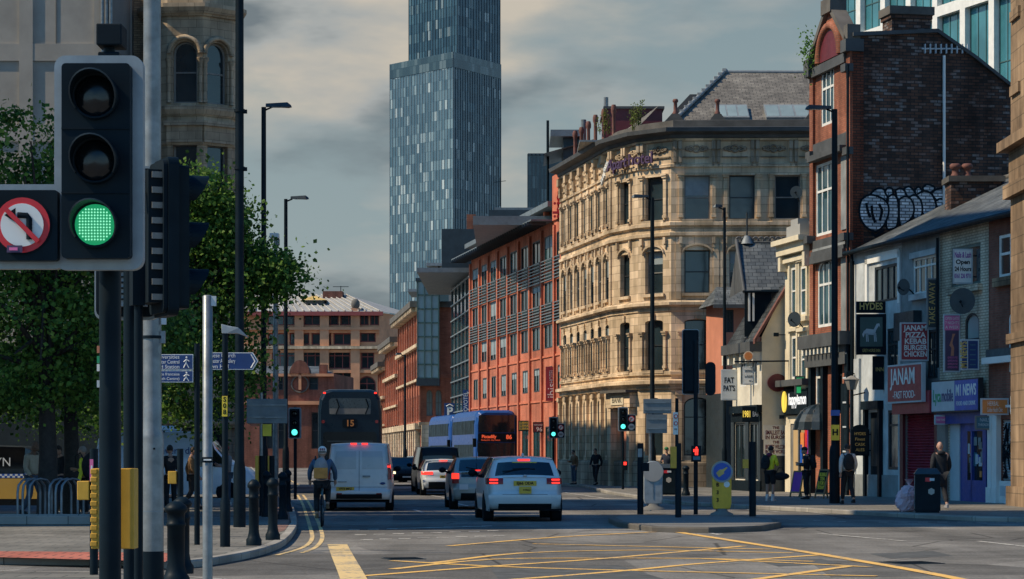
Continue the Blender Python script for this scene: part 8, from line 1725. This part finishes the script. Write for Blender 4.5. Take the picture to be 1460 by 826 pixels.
J0 = dict(pel=(0, 0, .94), wst=(0, .01, 1.10), chs=(0, -.01, 1.30), nek=(0, -.01, 1.47), hed=(0, .02, 1.56), shl=(-.18, -.01, 1.41), ell=(-.24, -.03, 1.13), wrl=(-.25, .05, .88), shr=(.18, -.01, 1.41), elr=(.24, -.03, 1.13), wrr=(.25, .05, .88), hil=(-.09, 0, .90), knl=(-.10, .02, .50), anl=(-.10, -.01, .09), tol=(-.11, .15, .04), hir=(.09, 0, .90), knr=(.10, .02, .50), anr=(.10, -.01, .09), tor=(.11, .15, .04))
RB = dict(pel=.125, wst=.115, chs=.135, nek=.055, hed=.06, shl=.065, ell=.042, wrl=.030, shr=.065, elr=.042, wrr=.030, hil=.09, knl=.060, anl=.042, tol=.035, hir=.09, knr=.060, anr=.042, tor=.035)
E = [('pel', 'wst'), ('wst', 'chs'), ('chs', 'nek'), ('nek', 'hed'), ('chs', 'shl'), ('shl', 'ell'), ('ell', 'wrl'), ('chs', 'shr'), ('shr', 'elr'), ('elr', 'wrr'), ('pel', 'hil'), ('hil', 'knl'), ('knl', 'anl'), ('anl', 'tol'), ('pel', 'hir'), ('hir', 'knr'), ('knr', 'anr'), ('anr', 'tor')]
def skin(name, J, edges, rad, mat, parent, extra=None, root='pel'):
    keys = []
    for a, b in edges:
        for k in (a, b):
            if k not in keys: keys.append(k)
    if root in keys: keys.remove(root); keys.insert(0, root)
    me = bpy.data.meshes.new(name); me.from_pydata([J[k] for k in keys], [(keys.index(a), keys.index(b)) for a, b in edges], []); o = bpy.data.objects.new(name, me); C.objects.link(o)
    o.modifiers.new('skin', 'SKIN')
    for i, k in enumerate(keys):
        r = rad[k]; sv = me.skin_vertices[0].data[i]; sv.radius = (r, r*.78) if k in ('pel', 'wst', 'chs') else (r, r); sv.use_root = (i == 0)
    s = o.modifiers.new('smooth', 'SUBSURF'); s.levels = 1; s.render_levels = 1; SK.append((o, mat, parent, extra)); return o
def flush_skin():
    dg = bpy.context.evaluated_depsgraph_get(); dg.update()
    for o, mat, parent, extra in SK:
        me = bpy.data.meshes.new_from_object(o.evaluated_get(dg)); nm = o.name.split('.')[0]; bpy.data.objects.remove(o); m = MB()
        m.mesh([v.co.copy() for v in me.vertices], [tuple(p.vertices) for p in me.polygons], mat, True); bpy.data.meshes.remove(me)
        if extra:
            for i, f in enumerate(extra.f): m.face([extra.v[j] for j in f], extra.k[i], extra.s[i])
        m.build(nm, parent)
    SK.clear()
def person(label, loc, rot, top='black_cloth', legs='black_cloth', shoes='black_cloth', skinm='skin', hair='hair_dark', height=1.75, pose=None, shorts=False, coat=False, hat=None, fat=1.0, group=None, hood=None, sleeves=True):
    t = thing('person', label, 'person', loc, rot, group); s = height/1.75; J = {k: Vector(v) for k, v in J0.items()}
    for k, v in (pose or {}).items(): J[k] = Vector(v)
    J = {k: v*s for k, v in J.items()}; R = {k: v*s*(fat if k in ('pel', 'wst', 'chs') else 1) for k, v in RB.items()}; ex = MB()
    h = J['hed']; f = (h-J['nek']).normalized(); c = h+f*.085*s+Vector((0, .025*s, 0)); q = .1*s
    ex.ball(c, (.076*s, .096*s, .118*s), skinm, None, 14, 10); ex.ball(c+Vector((0, .06*s, -.055*s)), (.05*s, .05*s, .05*s), skinm, None, 10, 7)
    ex.mesh([c+Vector(p)*s for p in ((-.014, .088, -.02), (.014, .088, -.02), (0, .118, -.018), (0, .09, .03), (0, .092, -.03))], [(0, 2, 3), (2, 1, 3), (0, 4, 2), (4, 1, 2)], skinm)
    for sx in (-1, 1): ex.ball(c+Vector((sx*.078, 0, -.01))*s, (.012*s, .025*s, .034*s), skinm, None, 7, 5); ex.ball(c+Vector((sx*.03, .086, .015))*s, (.012*s, .008*s, .008*s), 'hair_dark', None, 6, 4)
    ex.box(c+Vector((-.025, .088, -.062))*s, c+Vector((.025, .098, -.055))*s, 'maroon_cloth')
    for sd in 'lr':
        w = J['wr'+sd]; d = (w-J['el'+sd]).normalized(); sx = -1 if sd == 'l' else 1; fw = Vector((0, 1, 0)); side = d.cross(Vector((sx, 0, 0))).normalized()
        if side.length < .1: side = Vector((0, 1, 0))
        ex.tube([w-d*.01*s, w+d*.045*s, w+d*.095*s], [.026*s, .036*s, .034*s], skinm, 8)
        for i, L in enumerate((.068, .08, .074, .058)): p = w+d*.09*s+side*(-.027+.018*i)*s; inn = Vector((-sx*.02, 0, 0)); ex.tube([p, p+d*L*.5*s+inn*.3*s, p+d*L*s*.9+inn*s], [.0095*s, .009*s, .007*s], skinm, 6)
        p = w+d*.03*s+side*.026*s; ex.tube([p, p+side*.03*s+d*.03*s, p+side*.035*s+d*.065*s], [.011*s, .010*s, .008*s], skinm, 6)
    skin('body', J, E, R, skinm, t, ex)
    K = dict(R)
    for k in K: K[k] = R[k]*1.16+.012*s
    for k in ('shl', 'shr'): K[k] = R[k]*1.1+.012*s
    up = [('pel', 'wst'), ('wst', 'chs'), ('chs', 'nk2'), ('chs', 'shl'), ('chs', 'shr')]
    J['nk2'] = J['chs'].lerp(J['nek'], .8); K['nk2'] = .072*s
    for sd in 'lr':
        J['w2'+sd] = J['el'+sd].lerp(J['wr'+sd], .96 if sleeves else .1); K['w2'+sd] = .047*s; up += [('sh'+sd, 'el'+sd), ('el'+sd, 'w2'+sd)]
        if coat: J['t'+sd] = J['hi'+sd].lerp(J['kn'+sd], .75); K['t'+sd] = .125*s; up.append(('pel', 't'+sd))
    skin('jacket', J, up, K, top, t)
    lw = [('pel', 'hil'), ('pel', 'hir')]
    for sd in 'lr':
        J['a2'+sd] = J['kn'+sd].lerp(J['an'+sd], .92); K['a2'+sd] = .062*s; K['kn'+sd] = .078*s if not shorts else .1*s; K['hi'+sd] = .108*s; K['pel'] = R['pel']*1.05; lw.append(('hi'+sd, 'kn'+sd))
        if not shorts: lw.append(('kn'+sd, 'a2'+sd))
    skin('trousers', J, lw, K, legs, t)
    for sd in 'lr':
        a, b = J['an'+sd], J['to'+sd]; m = MB(); d = (b-a); d.z = 0; d.normalize(); n = Vector((-d.y, d.x, 0)); z = -.01; base = a.z-.09*s
        prof = [(-.07, .03, .10), (-.02, .042, .115), (.06, .046, .085), (.14, .046, .06), (.19, .03, .045)]; vs = []
        for y, w, hh in prof:
            o = Vector((a.x, a.y, base))+d*y*s
            vs += [o-n*w*s, o+n*w*s, o+n*w*s*.8+Vector((0, 0, hh*s)), o-n*w*s*.8+Vector((0, 0, hh*s))]
        fs = [(i*4+j, i*4+(j+1) % 4, (i+1)*4+(j+1) % 4, (i+1)*4+j) for i in range(4) for j in range(4)]+[(3, 2, 1, 0), (16, 17, 18, 19)]; m.mesh(vs, fs, shoes, False); m.build('shoe', t, bevel=.012)
    if hair:
        m = MB(); T = Matrix.Translation(c+Vector((0, -.012*s, .028*s))); N = 14
        m.ball((0, 0, 0), (.084*s, .098*s, .10*s), hair, T, 14, 9); m.build('hair', t)
    if hat:
        m = MB(); m.ball(c+Vector((0, -.005, .055))*s, (.09*s, .108*s, .085*s), hat, None, 14, 8); m.box(c+Vector((-.06, .08, .05))*s, c+Vector((.06, .17, .062))*s, hat); m.build('cap', t)
    if hood: m = MB(); m.ball(J['nek']+Vector((0, -.05, .0)), (.11*s, .09*s, .07*s), hood, None, 10, 7); m.build('hood', t)
    return t, J, c
def sack(p, rot, label, mat, flap=None, sc=1.0):
    t = thing('backpack', label, 'backpack', p, rot); m = MB(); m.ball((0, 0, 0), (.16*sc, .10*sc, .24*sc), mat, None, 14, 10); m.box((-.12*sc, -.115*sc, -.2*sc), (.12*sc, -.06*sc, .0), mat); m.build('bag', t, bevel=.02)
    m = MB()
    for s in (-1, 1): m.tube([(s*.10*sc, .06, .16*sc), (s*.12*sc, .13, .26*sc), (s*.13*sc, .30, .20*sc), (s*.12*sc, .30, -.02)], .018, 'black_cloth', 5)
    m.build('strap', t)
    if flap: m = MB(); m.box((-.15*sc, -.125*sc, -.22*sc), (.15*sc, -.03, .02*sc), flap); m.build('pocket', t, bevel=.02)
    return t
walk = dict(knl=(-.10, .16, .52), anl=(-.10, .22, .10), tol=(-.10, .38, .06), knr=(.10, .0, .50), anr=(.10, -.26, .14), tor=(.10, -.12, .05), ell=(-.25, -.12, 1.14), wrl=(-.24, -.05, .90), elr=(.25, .02, 1.13), wrr=(.22, .18, .95))
phone = dict(elr=(.25, .02, 1.14), wrr=(.12, .26, 1.20), ell=(-.25, .0, 1.14), wrl=(-.10, .24, 1.16))
hand_ = dict(elr=(.24, .04, 1.14), wrr=(.13, .27, 1.18))
P = lambda u, v: gpt(u, v)
# cyclist
cy = dict(pel=(0, -.27, 1.02), wst=(0, -.20, 1.20), chs=(0, -.10, 1.38), nek=(0, -.02, 1.54), hed=(0, .03, 1.62), shl=(-.19, -.06, 1.48), shr=(.19, -.06, 1.48), ell=(-.29, .06, 1.25), elr=(.29, .06, 1.25), wrl=(-.29, .22, 1.05), wrr=(.29, .22, 1.05), hil=(-.09, -.25, .98), hir=(.09, -.25, .98), knl=(-.13, .12, .68), anl=(-.12, -.05, .28), tol=(-.12, .1, .24), knr=(.13, .18, .88), anr=(.12, -.02, .50), tor=(.12, .13, .46))
bk = C.objects['bicycle']; t, J, c = person('cyclist in a blue jacket and white helmet riding ahead between kerb and van', (bk.location.x, bk.location.y, 0), .05, 'blue_cloth', 'black_cloth', 'brown_cloth', pose=cy, hair=None, height=1.75)
m = MB(); m.ball(c+Vector((0, -.01, .05)), (.10, .13, .10), 'white_cloth', None, 16, 10); hm = m.build('helmet', t); m = MB()
for x in (-.045, 0, .045): m.box(c+Vector((x-.012, -.145, .045)), c+Vector((x+.012, -.128, .10)), 'maroon_cloth')
m.box(c+Vector((-.08, -.135, .0)), c+Vector((.08, -.11, .03)), 'black_cloth'); m.build('vent', hm)
sack((bk.location.x, bk.location.y-.40, 1.33), .05, 'grey and tan backpack worn by the cyclist', 'grey_cloth', 'orange_cloth', 1.05)
# right pavement
yp = P(1098, 714.5); t, J, c = person('person in a yellow jacket and dark shorts standing near the lit drinks shop', yp, -.55, 'hi_vis', 'black_cloth', 'white_cloth', pose=phone, shorts=True, hair='hair_dark', hood='maroon_cloth', height=1.78)
m = MB()
for sd in 'lr': m.tube([J['an'+sd]+Vector((0, 0, .0)), J['an'+sd].lerp(J['kn'+sd], .3)], [.052, .056], 'white_cloth', 10)
m.build('sock', t); sack(yp+Vector((-.16, -.10, 1.25)), -.55, 'black backpack on the person in the yellow jacket', 'black_cloth'); bgx = thing('holdall', 'black holdall hanging beside the person in yellow', 'bag', yp+Vector((.33, -.02, .80))); m = MB(); m.ball((0, 0, 0), (.3, .11, .13), 'black_cloth', None, 12, 8); m.build('bag', bgx); m = MB(); m.tube([(-.15, 0, .1), (-.05, 0, .28), (.05, 0, .28), (.15, 0, .1)], .015, 'black_cloth', 5); m.build('handle', bgx)
p = P(1150, 712); person('person in black with a cap facing left by the drinks shop', p, 1.2, 'black_cloth', 'black_cloth', hat='black_cloth', pose=phone, hair=None, height=1.74); sack(p+Vector((.22, .06, 1.25)), 1.35, 'black backpack on the person by the drinks shop', 'black_cloth')
p = P(1209, 719.5); person('person with a backpack and pale sleeves just right of the tall lamp', p, .15, 'light_cloth', 'black_cloth', pose=walk, hair='hair_dark', height=1.82); sack(p+Vector((0, -.17, 1.28)), .15, 'black backpack worn beside the tall lamp post', 'black_cloth', None, 1.1)
p = P(1341, 727); person('bald person in a long dark coat seen from behind beside the litter bin', p, .1, 'black_cloth', 'black_cloth', 'grey_cloth', hair=None, coat=True, fat=1.25, height=1.86, pose=walk, hood='black_cloth')
# far pavement
person('pedestrian in dark jacket and pale trousers crossing before the sandstone building', P(900, 692), 1.9, 'black_cloth', 'light_cloth', 'white_cloth', pose=walk, height=1.72)
t_, J_, c_ = person('person with a green cap behind the far litter bin', P(951, 698), 2.8, 'navy_cloth', 'black_cloth', hat='green_cloth', hair=None, pose=hand_, height=1.78)
person('person in dark clothes in the shadow of the sandstone block', (4.0, 115.2, PZ), 2.6, 'black_cloth', 'black_cloth', pose=walk, height=1.75); person('second dark pedestrian further along the shaded sandstone wall', (3.05, 118.6, PZ), 2.2, 'brown_cloth', 'jeans', pose=hand_, height=1.68)
# left pavement
person('bald person in a beige jacket standing behind the bike stands', P(47, 737), -2.2, 'beige_cloth', 'jeans', 'black_cloth', 'skin_dark', hair=None, fat=1.15, height=1.83, pose=walk)
person('person in dark clothes between the two tree trunks', P(86, 732), 2.4, 'black_cloth', 'navy_cloth', pose=walk, height=1.74)
p = P(121, 739); person('person in black and yellow cycling clothes left of the slim black post', p, 1.3, 'hi_vis', 'black_cloth', pose=hand_, height=1.72, hair='hair_grey'); sack(p+Vector((.12, -.16, 1.24)), .9, 'black backpack on the person in yellow cycling clothes', 'black_cloth', None, 1.25)
person('person in black standing right of the galvanised column', P(243, 731), .4, 'black_cloth', 'black_cloth', pose=hand_, height=1.76); person('person in a brown jacket seen behind the bare silver pole', P(273, 727), -1.4, 'brown_cloth', 'black_cloth', pose=walk, height=1.72)
person('person in a red cap and grey hooded top reading a phone by the short lamp', P(325, 721), 1.9, 'grey_cloth', 'jeans', 'white_cloth', hat='red_cloth', hair='hair_dark', pose=phone, height=1.76)
flush_skin()
flush_text()
